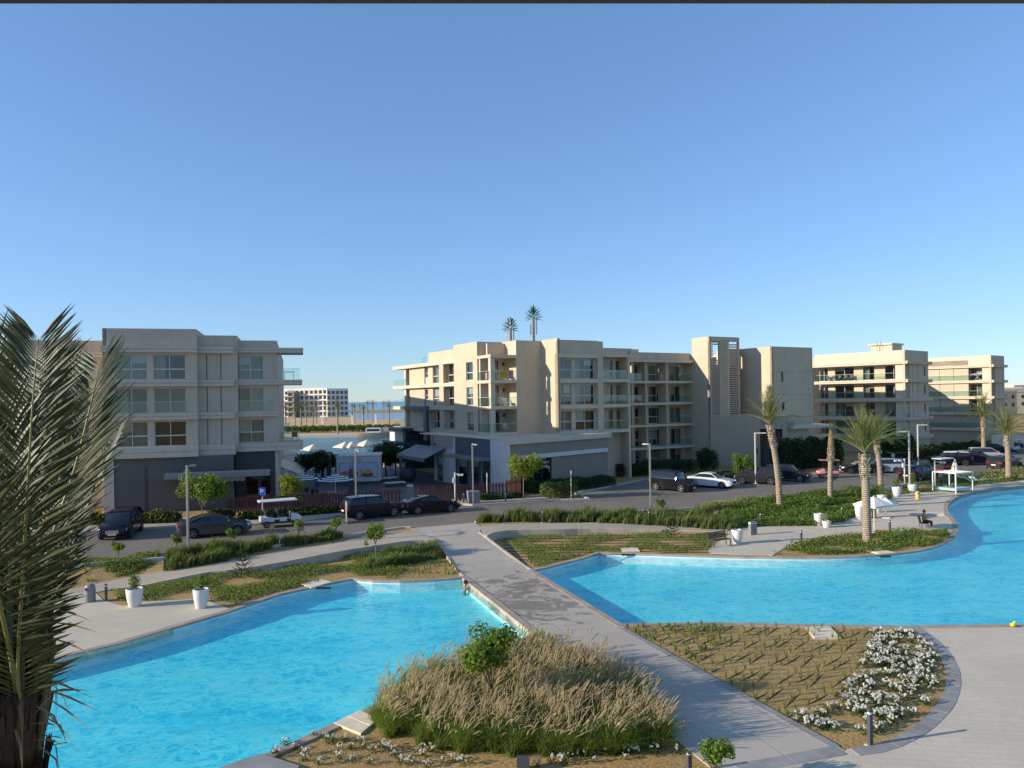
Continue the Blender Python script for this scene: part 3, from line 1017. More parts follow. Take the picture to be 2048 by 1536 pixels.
# returns between the bays, right end wall and rear
def prism_between(root, pts, z0, z1, mat='stucco', name='wall'):
    return poly_part(root, pts, z0, z1, mat, name)
rear = 33.0
P_ = lambda w, s, o=0: w.p(s, 0, o)[:2]
prism_between(A, [P_(wa, a1, 0), P_(wa, a1 + .28, 0), P_(wa, a1 + .28, -rear), P_(wa, a1, -rear)], F1 - .5, PAR)
prism_between(A, [P_(wb_, b1 - .02, -.02), P_(wb_, b1 + .26, 0), P_(wb_, b1 + .26, -rear), P_(wb_, b1 - .02, -rear)], F1 - .6, PAR - .45)
prism_between(A, [P_(wc, c1, 0), P_(wc, c1 + .3, 0), P_(wc, c1 + .3, -rear), P_(wc, c1, -rear)], .5, PAR - .8)
prism_between(A, [P_(wa, a0, 0), P_(wa, a0 + .3, 0), P_(wa, a0 + .3, -rear), P_(wa, a0, -rear)], .5, PAR)
poly_part(A, [P_(wa, a0 + .4, -1.6), P_(wa, a1 - .2, -1.6), P_(wa, a1 - .2, -rear + .5), P_(wa, a0 + .4, -rear + .5)], .6, RF - .2, 'room_dark', 'interior')
poly_part(A, [P_(wc, c0 + .3, -1.6), P_(wc, c1 - .1, -1.6), P_(wc, c1 - .1, -rear + 1), P_(wc, c0 + .3, -rear + 1)], .6, RF - .4, 'room_dark', 'interior')
poly_part(A, [P_(wa, a0, -rear + .02), P_(wa, c1, -rear + .02), P_(wa, c1, -rear - .3), P_(wa, a0, -rear - .3)], .5, PAR - .5, 'stucco', 'rear_wall')
# floor bands of each bay
for z in (F1, F2, F3, RF):
    hh = 0.9 if z == F1 else 0.55
    dz = 0.0 if z < RF else 0.15
    slab_part(A, wa, a0 - .05, a1 + .32, z - hh + dz, z + dz, -.3, 0.42)
    slab_part(A, wb_, a1 + .30, b1 + .02, z - hh + dz - .003, z + dz - .003, -.3, 0.38)
    e = wc.s_at(605, 770) if z in (F1, F3) else wc.s_at(607, 710) if z == RF else c1 + .25
    slab_part(A, wc, c0 + .03, e, z - hh * .8 + dz - .006, z + dz - .006, -.3 if z == F2 else -3.2, 0.34)
rail(A, wc, c1 + .4, wc.s_at(603, 770) - .1, F3, 0.2)
rail(A, wc, c1 + .4, wc.s_at(603, 880) - .1, F1, 0.2)
rail(A, wc, c0 + .2, c1 - .1, F2, 0.18)
rail(A, wa, wa.s_at(306), wa.s_at(374), F2, 0.22)
rail(A, wa, wa.s_at(226), wa.s_at(297), F2, 0.22)
wbox(MB(), wc, c1 + .55, c1 + .65, F3, RF, -.4, -.3).build('column', 'frame_white', A)
# ground floor
g1 = wa.s_at(468, 950)
wall_part(A, wa, wa.s_at(229, 980), g1, .5, F1 - .9, (), 'stucco_slate', 0.3)
wbox(MB(), wa, a0 - .02, wa.s_at(229, 980), .5, F1 - .9, -.3, .12).build('corner_pier', 'stucco_light', A)
wbox(MB(), wa, wa.s_at(291, 980), wa.s_at(295, 980), .6, 4.3, .0, .07).build('drain_pipe', 'charcoal', A)
opg = [(wc.s_at(492, 980), wc.s_at(518, 980), .5, 3.4), (wc.s_at(522, 980), wc.s_at(543, 980), .5, 3.4)]
wall_part(A, wc, c0, c1, .5, F1 - .7, opg, 'charcoal', .3, 'shopfront')
for o in opg:
    window(A, wc, *o, panes=1, transom=None, cur=0, frame='frame_dark', rec=.1, name='shop_window')
cz = wa.z_at(440, 944)
e0, e1 = wa.s_at(336, 944), wa.s_at(541, 930)
can = wbox(MB(), wa, e0, e1, cz - .30, cz + .12, .0, 1.9).build('canopy', 'metal_grey', A)
wbox(MB(), wa, e0 + .15, e1 - .15, cz + .1205, cz + .135, .1, 1.75).build('canopy_top', 'slate_blue', can)
mb = MB()
n = 10
for i in range(n):
    s = wa.s_at(385) + (e1 - wa.s_at(385) - 2) * i / n
    ww = (e1 - wa.s_at(385) - 2) / n
    mb.add([wa.p(s, cz - .31, 1.5), wa.p(s + ww, cz - .31, 1.5), wa.p(s + ww, cz - .62, 1.45), wa.p(s + ww / 2, cz - .74, 1.43), wa.p(s, cz - .62, 1.45)], [(0, 4, 3, 2, 1)])
mb.build('awning_valance', 'awning_grey', can)
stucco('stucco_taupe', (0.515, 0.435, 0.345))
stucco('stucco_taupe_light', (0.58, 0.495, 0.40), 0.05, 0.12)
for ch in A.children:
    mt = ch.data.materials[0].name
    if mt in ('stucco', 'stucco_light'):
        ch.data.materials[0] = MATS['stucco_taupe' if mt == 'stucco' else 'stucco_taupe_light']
# the set-back wing further left
AW = thing('apartment_wing', 'set back wing of the left apartment block, mostly hidden by the big palm', 'building', (-42, 68, .5))
ww_ = Wall(wa.p(a0, 0, -5.5), wa.ang)
s1w = 0.0
oo = [(-4.2 - 3.6 * k, -2.4 - 3.6 * k, f + .1, f + 2.1) for k in range(4) for f, g in levels]
oo = [(min(o[0], o[1]), max(o[0], o[1]), o[2], o[3]) for o in oo]
wall_part(AW, ww_, -22, .3, .5, PAR - .6, oo)
for o in oo:
    window(AW, ww_, *o, panes=2, transom=.42)
for z in (F1, F2, F3, RF):
    slab_part(AW, ww_, -22, .2, z - .5, z, -.3, .3)
poly_part(AW, [P_(ww_, -21.5, -1.4), P_(ww_, -.2, -1.4), P_(ww_, -.2, -9), P_(ww_, -21.5, -9)], .6, RF - .2, 'room_dark', 'interior')
og = [(-4.5 - 2.0 * k, -2.9 - 2.0 * k, .7, 3.3) for k in range(3)]
for o in og:
    d = wbox(MB(), ww_, o[0], o[1], .55, 3.4, .0, .05).build('shutter_door', 'timber_dark', AW)
tb = thing('balcony_table', 'folded grey table and chair on the top side balcony of the left block', 'table', wc.p(c1 + 1.2, F3, -.6))
furniture(tb, wc, c1 + 1.3, F3, -.7, 'table').build('table_top', 'metal_grey', tb)
tb = thing('balcony_chair', 'dark folding chair on the lower side balcony of the left block', 'chair', wc.p(c1 + 1.6, F1, -.6))
furniture(tb, wc, c1 + 1.7, F1, -.6, 'chair').build('seat', 'frame_dark', tb)

# ------------------------------------------------------------------ central apartment block
PH = math.radians(30)
D1, D2 = Vector((math.cos(PH), math.sin(PH))), Vector((-math.sin(PH), math.cos(PH)))
Cb = thing('apartment_block', 'central apartment block with sunlit left walls and a corner balcony', 'building', (-2.2, 79.4, .5))
c_ = Vector((-2.2, 79.4))
LW = Wall(c_, PH - math.pi / 2)          # left facade: runs towards the viewer; s is negative going back
def lw(px):
    return LW.s_at(px)
RW = Wall(c_, PH)                        # right faces
# left facade: s from far end to the corner
sE, sA1, sQ = lw(818), lw(909), lw(956)
zone = []
# volume nearest the corner, px 909-956, slightly proud
opn = []
for f, g in levels:
    opn.append((lw(933.5), lw(947), f + .12, f + 2.15))
wall_part(Cb, LW, sA1, sQ, F1 - .4, PAR, opn)
for o in opn:
    window(Cb, LW, *o, panes=1, transom=.42, cur=1)
# set-back part px 818-909
LW2 = LW.back(.9)
opn = []
for px0, px1 in ((866.5, 884), (897, 911)):
    for f, g in levels:
        opn.append((LW2.s_at(px0), LW2.s_at(px1), f + .08, f + 2.2))
for f, g in levels:
    opn.append((LW2.s_at(852), LW2.s_at(857.5), f + .9, f + 2.15))
sF = LW2.s_at(820)
sG = LW2.s_at(910)
wall_part(Cb, LW2, sF, sA1, F1 - .4, RF, opn)
for o in opn:
    window(Cb, LW2, *o, panes=1, transom=.42, cur=WR.choice((1, 2)))
wbox(MB(), LW2, LW2.s_at(859), sA1, RF, RF + 1.3, -.3, .02).build('parapet', 'stucco', Cb)
wbox(MB(), LW2, LW2.s_at(887.5), LW2.s_at(896), F1, RF - .3, .0, .55).build('pier', 'stucco', Cb)
wbox(MB(), LW2, LW2.s_at(850.6), LW2.s_at(852), F1 - 1, RF - .3, .0, .06).build('drain_pipe', 'stucco_groove', Cb)
for z in (F1, F2, F3, RF):
    s_end = LW2.s_at(794, 735)
    slab_part(Cb, LW2, s_end, sA1, z - .42, z, -3.0, .62, groove=False)
    if z != RF:
        rail(Cb, LW2, s_end + .15, sF - .2, z, .5)
wbox(MB(), LW2, sF - 1.4, sF - .8, F1, RF - .42, -.4, .2).build('column', 'stucco_light', Cb)
rail(Cb, LW2, LW2.s_at(849), LW2.s_at(858), RF, .3)
# corner balcony px 956-1034
sD = RW.s_at(1034)
for z in (F1, F2, F3, RF):
    mbx = MB()
    mbx2 = poly_part(Cb, [P_(LW, sQ - .02, .12), P_(LW, .18, .12), P_(RW, sD, .12), P_(RW, sD, -3.2), P_(LW, sQ - .02, -3.2)], z - .32, z, 'stucco_light', 'floor_slab')
    if z < RF:
        rail(Cb, LW, sQ + .1, -.15, z, .05)
        rail(Cb, RW, .15, sD - .05, z, .05)
poly_part(Cb, [P_(RW, -.02, -.02), P_(RW, .5, -.02), P_(RW, .5, -.5), P_(RW, -.02, -.5)], F1, RF - .3, 'stucco_light', 'column')
BWl = Wall(LW.p(0, 0, -2.6), LW.ang)      # inner walls of the balcony
BWr = RW.back(2.4)
opb = [(.9, 2.3, f + .05, f + 2.2) for f, g in levels]
wall_part(Cb, BWr, 0.0, sD + .3, F1, RF - .3, opb, 'stucco')
for o in opb:
    window(Cb, BWr, *o, panes=2, transom=None, cur=1, frame='frame_dark', rec=.1)
opb = [(sQ - 0.1 + .5, sQ - .1 + 1.7, f + .05, f + 2.1) for f, g in levels]
for f, g in levels:
    wbox(MB(), BWr, 2.75, 2.95, f + 1.6, f + 1.95, 0, .12).build('wall_lamp', 'frame_dark', Cb)
# parapet over the balcony, main parapet
wbox(MB(), LW, sQ - .3, sQ, RF, PAR - .002, -4.5, -.01).build('parapet', 'stucco', Cb)
wbox(MB(), RW, .9, sD + .3, RF, PAR - .2, -2.7, -2.4).build('parapet', 'stucco', Cb)
# wall d-e, px 1034-1084
sEe = RW.s_at(1084.5)
wall_part(Cb, RW, sD, sEe + .3, F1 - .4, PAR - .004, ())
poly_part(Cb, [P_(RW, sD, -.3), P_(RW, sD + .28, -.3), P_(RW, sD + .28, -3.4), P_(RW, sD, -3.4)], F1, PAR, 'stucco', 'wall')
# projecting volume e-f-g
e3 = RW.p(sEe, 0, 0)
LF = Wall(e3, PH - math.pi / 2)
sf = LF.s_at(1117)
wall_part(Cb, LF, 0.0, sf, F1 - .4, PAR + .05, (), th=.3)
f3 = LF.p(sf, 0, 0)
FW = Wall(f3, PH)
sg = FW.s_at(1208)
ops = []
for px0, px1 in ((1120, 1149.5), (1157, 1195.5)):
    for f, g in levels:
        ops.append((FW.s_at(px0), FW.s_at(px1), f + .05, f + 2.2))
FWb = FW.back(.55)
wall_part(Cb, FWb, .02, sg, F1 - .4, RF, ops)
for i, o in enumerate(ops):
    window(Cb, FWb, *o, panes=2, transom=.45, rec=.1)
wbox(MB(), FW, .0, .22, F1, RF, -.55, 0).build('fin', 'stucco', Cb)
wbox(MB(), FW, sg - .75, sg, .5, PAR - .15, -.55, .0).build('fin', 'stucco', Cb)
wall_part(Cb, FW, .0, sg - .75, RF, PAR - .1, ())
for z in (F1, F2, F3, RF):
    slab_part(Cb, FW, .22, sg - .75, z - .4, z, -.56, -.05 if z < RF else .08, groove=False)
# next bay with balconies px 1214-1262
sh = FW.s_at(1262)
GW = FW.back(1.5)
ops = [(GW.s_at(1217), GW.s_at(1227), f + .05, f + 2.2) for f, g in levels] + [(GW.s_at(1233), GW.s_at(1258), f + .05, f + 2.2) for f, g in levels]
wall_part(Cb, GW, sg, sh, .5, RF + .3, ops)
for o in ops:
    window(Cb, GW, *o, panes=2 if o[1] - o[0] > 1 else 1, transom=.42, rec=.1)
for z in (F1, F2, F3):
    slab_part(Cb, FW, sg - .003, sh, z - .35, z, -1.6, -.02, groove=False)
    rail(Cb, FW, sg + .05, sh - .05, z, -.1)
slab_part(Cb, FW, sg - .003, sh + .3, RF - .25, RF, -1.6, .1, groove=False)
wbox(MB(), FW, sg + .01, sh + .3, RF, RF + .75, -.35, -.05).build('parapet', 'stucco', Cb)
poly_part(Cb, [P_(FW, sh - .32, -.05), P_(FW, sh, -.05), P_(FW, sh, -12), P_(FW, sh - .32, -12)], .5, RF + .5, 'stucco', 'wall')
# far balcony wing px 1266-1386
IW = Wall(WY(1266, 800, 95.0), PH)
sj = IW.s_at(1386)
JW = IW.back(1.7)
ops = []
lv5 = [(3.1, F1)] + levels
for px0, px1 in ((1270, 1291), (1297, 1331), (1340, 1362)):
    for f, g in lv5:
        ops.append((JW.s_at(px0), JW.s_at(px1), f + .05, f + 2.15))
    ops.append((JW.s_at(px0), JW.s_at(px1), .6, 2.6))
wall_part(Cb, JW, -1.5, sj + 2.5, .5, RF + .9, ops)
for i, o in enumerate(ops):
    window(Cb, JW, *o, panes=2, transom=.42 if i < 10 else None, rec=.1)
for z in (3.1, F1, F2, F3, RF):
    slab_part(Cb, IW, -1.5, sj + .1, z - .3, z, -1.8, .06 if z < RF else .3, groove=False)
    if z < RF:
        rail(Cb, IW, JW.s_at(1338) + .3, sj - .1, z, -.05)
        rail(Cb, IW, -1.2, 1.5, z, -.05)
for px in (1266.5, 1294, 1335.5):
    s = IW.s_at(px)
    wbox(MB(), IW, s - .12, s + .12, .5, RF - .3, -1.7, -.06).build('fin', 'stucco', Cb)
wbox(MB(), IW, -1.5, sj, RF, RF + 1.0, -.6, -.3).build('parapet', 'stucco', Cb)
wbox(MB(), IW, 2.5, 5.2, RF, RF + 1.75, -7, -5).build('roof_hut', 'stucco_light', Cb)
# dark cores and roof so nothing is hollow
backp = Vector((10, 112))
core = [P_(LW, sE + 1, -2.6), P_(LW, sQ - .2, -2.6), P_(RW, .4, -4.6), P_(RW, sD + .4, -3.0), P_(RW, sEe + .5, -1.5), P_(FW, .5, -2.2), P_(FW, sh - .5, -2.4), P_(FW, sh - .5, -11), P_(LW, sE + 1, -16)]
poly_part(Cb, core, .6, RF - .15, 'room_dark', 'interior')
poly_part(Cb, [P_(LW2, sF, -.3), P_(LW2, sA1, -.3), P_(RW, .4, -4.2), P_(RW, sD, -2.5), P_(RW, sEe, -.4), P_(FW, .2, -.4), P_(FW, sh, -.4), P_(FW, sh, -13), P_(LW2, sF, -17)], RF - .12, RF + .06, 'stucco_light', 'roof')
poly_part(Cb, [P_(JW, -1.4, -1.2), P_(JW, sj - .1, -1.2), P_(JW, sj - .1, -10), P_(JW, -1.4, -10)], .6, RF, 'room_dark', 'interior')
# podium: shopfronts
pc = Vector((-.56, 70.4))
PW = Wall(pc, math.atan2(81.0 - 70.4, 10.3 + .56))
sp = PW.s_at(1216, 900)
zb_ = 5.75
opp = [(PW.s_at(1030, 930), PW.s_at(1104, 930), .6, 3.7)]
wall_part(Cb, PW, 0.1, sp, .5, zb_ - .5, opp, 'stucco_grey')
window(Cb, PW, *opp[0], panes=4, transom=None, cur=0, frame='frame_dark', rec=.12, name='shop_window')
slab_part(Cb, PW, -.1, sp + .4, zb_ - .5, zb_, -.4, .25, groove=False)
slab_part(Cb, PW, .1, sp - .3, 3.75, 4.15, -.02, .28, mat='stucco_white', groove=False, name='fascia')
LP = Wall(pc, PH - math.pi / 2)
l1, l2, l3 = LP.s_at(981, 900), LP.s_at(911, 900), LP.s_at(868, 900)
wall_part(Cb, LP, l1, .1, .5, zb_ - .15, (), 'stucco_white')
opp = [(LP.s_at(915, 950), LP.s_at(935, 950), .55, 3.5), (LP.s_at(938, 950), LP.s_at(958, 950), .55, 3.5), (LP.s_at(962, 950), LP.s_at(979, 950), .55, 3.5)]
wall_part(Cb, LP, l2, l1, .5, zb_ - .2, opp, 'slate_blue')
for o in opp:
    window(Cb, LP, *o, panes=1, transom=None, cur=0, frame='frame_white', rec=.1, name='shop_window')
wbox(MB(), LP, l2 + .1, l1 - .1, 3.55, 3.85, .0, 1.5).build('canopy', 'metal_grey', Cb)
opp = [(l3 + .6 + k * 2.6, l3 + 2.4 + k * 2.6, .55, 3.2) for k in range(int((l2 - l3 - 1) / 2.6))]
wall_part(Cb, LP, l3, l2, .5, zb_ - .2, opp, 'stucco_white')
for o in opp:
    window(Cb, LP, *o, panes=1, transom=None, cur=0, frame='frame_dark', rec=.15, name='shop_window')
poly_part(Cb, [P_(LP, l3 - 4, .02), P_(LP, .0, .02), P_(PW, sp, .02), P_(PW, sp + 1, -6), P_(LP, l3 - 4, -9)], zb_ - .14, zb_ - .02, 'stucco_light', 'podium_roof')
poly_part(Cb, [P_(LP, l3, -1.5), P_(LP, -.6, -1.5), P_(PW, 2.2, -1.4), P_(PW, sp - .6, -1.2), P_(PW, sp, -5), P_(LP, l3, -7)], .6, zb_ - .3, 'room_dark', 'interior')
# louvre screen above the awning
for k in range(6):
    z = 4.35 + k * .22
    wbox(MB(), LP, LP.s_at(863, 900), LP.s_at(906, 900), z, z + .12, .05, .13).build('louvre_slat', 'louvre', Cb)
wbox(MB(), LW2, LW2.s_at(861), LW2.s_at(867), F1 - 1.5, F2 - .43, .62, 1.0).build('fin', 'slate_blue', Cb)
wbox(MB(), LW2, LW2.s_at(823), LW2.s_at(867), F2 - .425, F2 + .02, .63, 1.0).build('fascia', 'slate_blue', Cb)
# sloping fabric awning with lettering over it
q0, q1 = LP.s_at(835, 930), LP.s_at(893, 930)
aw = MB()
aw.hexa([LP.p(q0, 3.2, 2.6), LP.p(q1, 3.2, 2.6), LP.p(q1, 4.25, .1), LP.p(q0, 4.25, .1), LP.p(q0, 3.3, 2.6), LP.p(q1, 3.3, 2.6), LP.p(q1, 4.35, .1), LP.p(q0, 4.35, .1)])
aw.hexa([LP.p(q0, 2.9, 2.61), LP.p(q1, 2.9, 2.61), LP.p(q1, 2.9, 2.58), LP.p(q0, 2.9, 2.58), LP.p(q0, 3.25, 2.61), LP.p(q1, 3.25, 2.61), LP.p(q1, 3.25, 2.58), LP.p(q0, 3.25, 2.58)])
aw.build('awning', 'awning_grey', Cb)
def text3d(root, txt, w, s, z, o, size, mat, name='lettering', ext=.02, center=False):
    cu = bpy.data.curves.new(name, 'FONT')
    cu.body = txt
    cu.size = size
    cu.extrude = ext
    cu.align_x = 'CENTER' if center else 'LEFT'
    tmp = bpy.data.objects.new(name, cu)
    COL.objects.link(tmp)
    dg = bpy.context.evaluated_depsgraph_get()
    me = bpy.data.meshes.new_from_object(tmp.evaluated_get(dg))
    bpy.data.objects.remove(tmp)
    mb = MB()
    mb.v = [tuple(v.co) for v in me.vertices]
    mb.f = [tuple(p.vertices) for p in me.polygons]
    bpy.data.meshes.remove(me)
    mb.v = [w.p(s + x, z + y, o + zz) for x, y, zz in mb.v]
    return mb.build(name, mat, root)
text3d(Cb, 'TBL', LP, LP.s_at(884, 895) - 1.2, 4.5, .5, .5, 'charcoal')
# café pavilion at the far left end of the block: white box on a dark slab
e4 = LW2.s_at(812)
PV = thing('cafe_pavilion', 'white walled pavilion with dark roof slab at the far end of the central block', 'building', LW2.p(e4, .5, 0))
poly_part(PV, [P_(LW2, e4 - 3.2, 2.2), P_(LW2, e4 + 4.0, 2.2), P_(LW2, e4 + 4.0, -2), P_(LW2, e4 - 3.2, -2)], 5.55, 5.95, 'slate_blue', 'roof_slab')
poly_part(PV, [P_(LW2, e4 - 2.6, 1.4), P_(LW2, e4 + 2.6, 1.4), P_(LW2, e4 + 2.6, -2), P_(LW2, e4 - 2.6, -2)], 4.1, 5.55, 'stucco_white', 'wall')
poly_part(PV, [P_(LW2, e4 - 2.2, 3.0), P_(LW2, e4 + 3.8, 3.0), P_(LW2, e4 + 3.8, -2), P_(LW2, e4 - 2.2, -2)], 3.65, 4.1, 'slate_blue', 'canopy')
poly_part(PV, [P_(LW2, e4 + 2.7, 1.6), P_(LW2, e4 + 3.6, 1.6), P_(LW2, e4 + 3.6, -2), P_(LW2, e4 + 2.7, -2)], .5, 5.55, 'charcoal', 'pier')
for k in (0, 1, 2):
    poly_part(PV, [P_(LW2, e4 - 2 + k * 2, 2.6), P_(LW2, e4 - 1.8 + k * 2, 2.6), P_(LW2, e4 - 1.8 + k * 2, 2.4), P_(LW2, e4 - 2 + k * 2, 2.4)], .5, 3.65, 'stucco_white', 'column')
# balcony clutter
bc = thing('balcony_towels', 'yellow and pink towels drying on the top corner balcony', 'towels', LW.p(-.3, F3, -.3))
mb = MB()
wbox(mb, RW, 1.1, 2.0, F3 + .2, F3 + .95, .02, .1)
mb.build('yellow_towel', 'cloth_yellow', bc)
wbox(MB(), RW, 2.2, 2.7, F3 + .15, F3 + 1.05, .02, .1).build('pink_towel', 'cloth_pink', bc)
wbox(MB(), LW, -1.1, -.7, F3 + .1, F3 + .8, .0, .07).build('pink_towel', 'cloth_pink', bc)
for k, (f, nm) in enumerate(((F2, 'middle'), (F1, 'lowest'), (F3, 'top'))):
    tb = thing('balcony_table', 'small table on the %s corner balcony of the central block' % nm, 'table', RW.p(1.4, f, -1.2))
    furniture(tb, RW, 1.4, f, -1.2, 'table').build('table_top', 'timber_dark', tb)
    tb = thing('balcony_chair', 'chair on the %s corner balcony of the central block' % nm, 'chair', RW.p(2.4, f, -1.2))
    furniture(tb, RW, 2.4, f, -1.2, 'chair').build('seat', 'white_plastic', tb)

# ------------------------------------------------------------------ stair tower and entrance block
TB = thing('stair_tower', 'tall sunlit stair tower with two louvred strips beside the entrance', 'building', (25.6, 97.3, .5))
j3 = IW.p(sj, 0, 0)
TL = Wall(j3, PH - math.pi / 2)
st = TL.s_at(1421)
k3 = TL.p(st, 0, 0)
TW = Wall(k3, PH)
tt = TW.s_at(1481)
ZT = 17.3
wall_part(TB, TL, -5.0, 0.0, .5, RF + .85, ())
wall_part(TB, TL, 0.0, st, .5, ZT, ())
strips = [(TW.s_at(1423.5), TW.s_at(1441), 6.9, ZT - .6), (TW.s_at(1460), TW.s_at(1478.5), 6.9, ZT - .6)]
wall_part(TB, TW, 0, tt, .5, ZT - .001, strips)
for k, o in enumerate(strips):
    n = int((o[3] - o[2]) / .3)
    for i in range(n):
        z = o[2] + i * .3
        if k == 0 and 14.1 < z < 16.0:
            wbox(MB(), TW, o[0] + .02, o[0] + .45, z + .02, z + .2, -.2, -.05).build('louvre_slat', 'louvre', TB)
            continue
        wbox(MB(), TW, o[0] + .02, o[1] - .02, z + .02, z + .2, -.2, -.05).build('louvre_slat', 'louvre', TB)
for k in range(5):
    s = strips[0][1] + .2 + k * .28
    wbox(MB(), TW, s, s + .08, 6.9, ZT - .4, .0, .06).build('rib', 'stucco', TB)
wall_part(TB, Wall(TW.p(0, 0, -st + .3), PH), 0.3, tt - .3, 6.9, 13.8, (), 'stucco')
poly_part(TB, [P_(TW, tt - .3, -.3), P_(TW, tt, -.3), P_(TW, tt, -st), P_(TW, tt - .3, -st)], .5, 13.8, 'stucco', 'wall')
poly_part(TB, [P_(TW, tt - .3, -st + .4), P_(TW, tt, -st + .4), P_(TW, tt, -st), P_(TW, tt - .3, -st)], 13.8, ZT - .3, 'stucco', 'column')
poly_part(TB, [P_(TW, .1, -.1), P_(TW, tt - .1, -.1), P_(TW, tt - .1, -st + .1), P_(TW, .1, -st + .1)], ZT - .5, ZT - .3, 'stucco', 'roof')
m3 = WY(1500, 800, 101)
ML = Wall(m3, PH - math.pi / 2)
sn = ML.s_at(1545)
EB = thing('entrance_wing', 'plain sunlit wing with two slit windows right of the stair tower', 'building', (34.5, 99.6, .5))
wall_part(EB, ML, -6, sn, .5, PAR, ())
n3 = ML.p(sn, 0, 0)
NW = Wall(n3, PH)
so_ = NW.s_at(1626.5)
sl = [(NW.s_at(1563), NW.s_at(1568), 11.3, 12.6), (NW.s_at(1564), NW.s_at(1569.5), 7.4, 8.6)]
wall_part(EB, NW, 0, so_, .5, PAR - .003, sl)
for o in sl:
    window(EB, NW, *o, panes=1, transom=None, cur=0, rec=.12, frame='frame_dark')
for z in (6.6, 9.6, 12.6):
    wbox(MB(), NW, .05, so_ - .05, z, z + .03, 0, .006).build('panel_joint', 'stucco_groove', EB)
poly_part(EB, [P_(NW, so_ - .3, -.3), P_(NW, so_, -.3), P_(NW, so_, -19), P_(NW, so_ - .3, -19)], .5, PAR - .004, 'stucco', 'wall')
poly_part(EB, [P_(NW, .4, -1.2), P_(NW, so_ - .5, -1.2), P_(NW, so_ - .5, -18.5), P_(NW, .4, -18.5)], .6, PAR - .8, 'room_dark', 'interior')
wall_part(EB, Wall(TW.p(tt, 0, -2.0), PH), 0, 2.6, .5, PAR - .1, ())
EN = thing('entrance_block', 'stone clad entrance block with tall dark portal below the stair tower', 'building', (24.2, 92, .5))
EW = Wall(WY(1421, 850, 96.6), math.radians(-20))
ee = EW.s_at(1576, 850)
pd0, pd1 = EW.s_at(1521, 900), EW.s_at(1566, 900)
wall_part(EN, EW, 0, ee, .5, 6.9, [(pd0, pd1, .5, 5.3)], 'stone_clad', .6)
wall_part(EN, EW.back(2.2), pd0 - .5, pd1 + .5, .5, 5.5, [(pd0 + 1.2, pd0 + 2.5, .5, 2.8)], 'stucco_groove')
window(EN, EW.back(2.2), pd0 + 1.2, pd0 + 2.5, .52, 2.8, panes=2, transom=None, cur=0, frame='frame_dark', rec=.1, name='entrance_door')
poly_part(EN, [P_(EW, 0, -.6), P_(EW, .5, -.6), P_(EW, .5, -6), P_(EW, 0, -6)], .5, 6.9, 'stone_clad', 'wall')
poly_part(EN, [P_(EW, .02, -.02), P_(EW, ee - .02, -.02), P_(EW, ee - .02, -6), P_(EW, .02, -6)], 6.6, 6.85, 'stucco', 'roof')
text3d(EN, 'WTU       NS', EW, EW.s_at(1521, 850) + .1, 5.75, .02, .72, 'stucco_groove')
wbox(MB(), EW, pd0 - .55, pd0 - .3, 2.2, 2.9, 0, .06).build('intercom', 'frame_dark', EN)
EC = Wall(EW.p(ee, 0, -.6), PH)
slab_part(EN, EC, .0, 7.5, 5.3, 5.7, -2.2, .9, groove=False, name='canopy')
wall_part(EN, EC.back(.6), 0, 4.6, .5, 5.3, (), 'stucco_light')

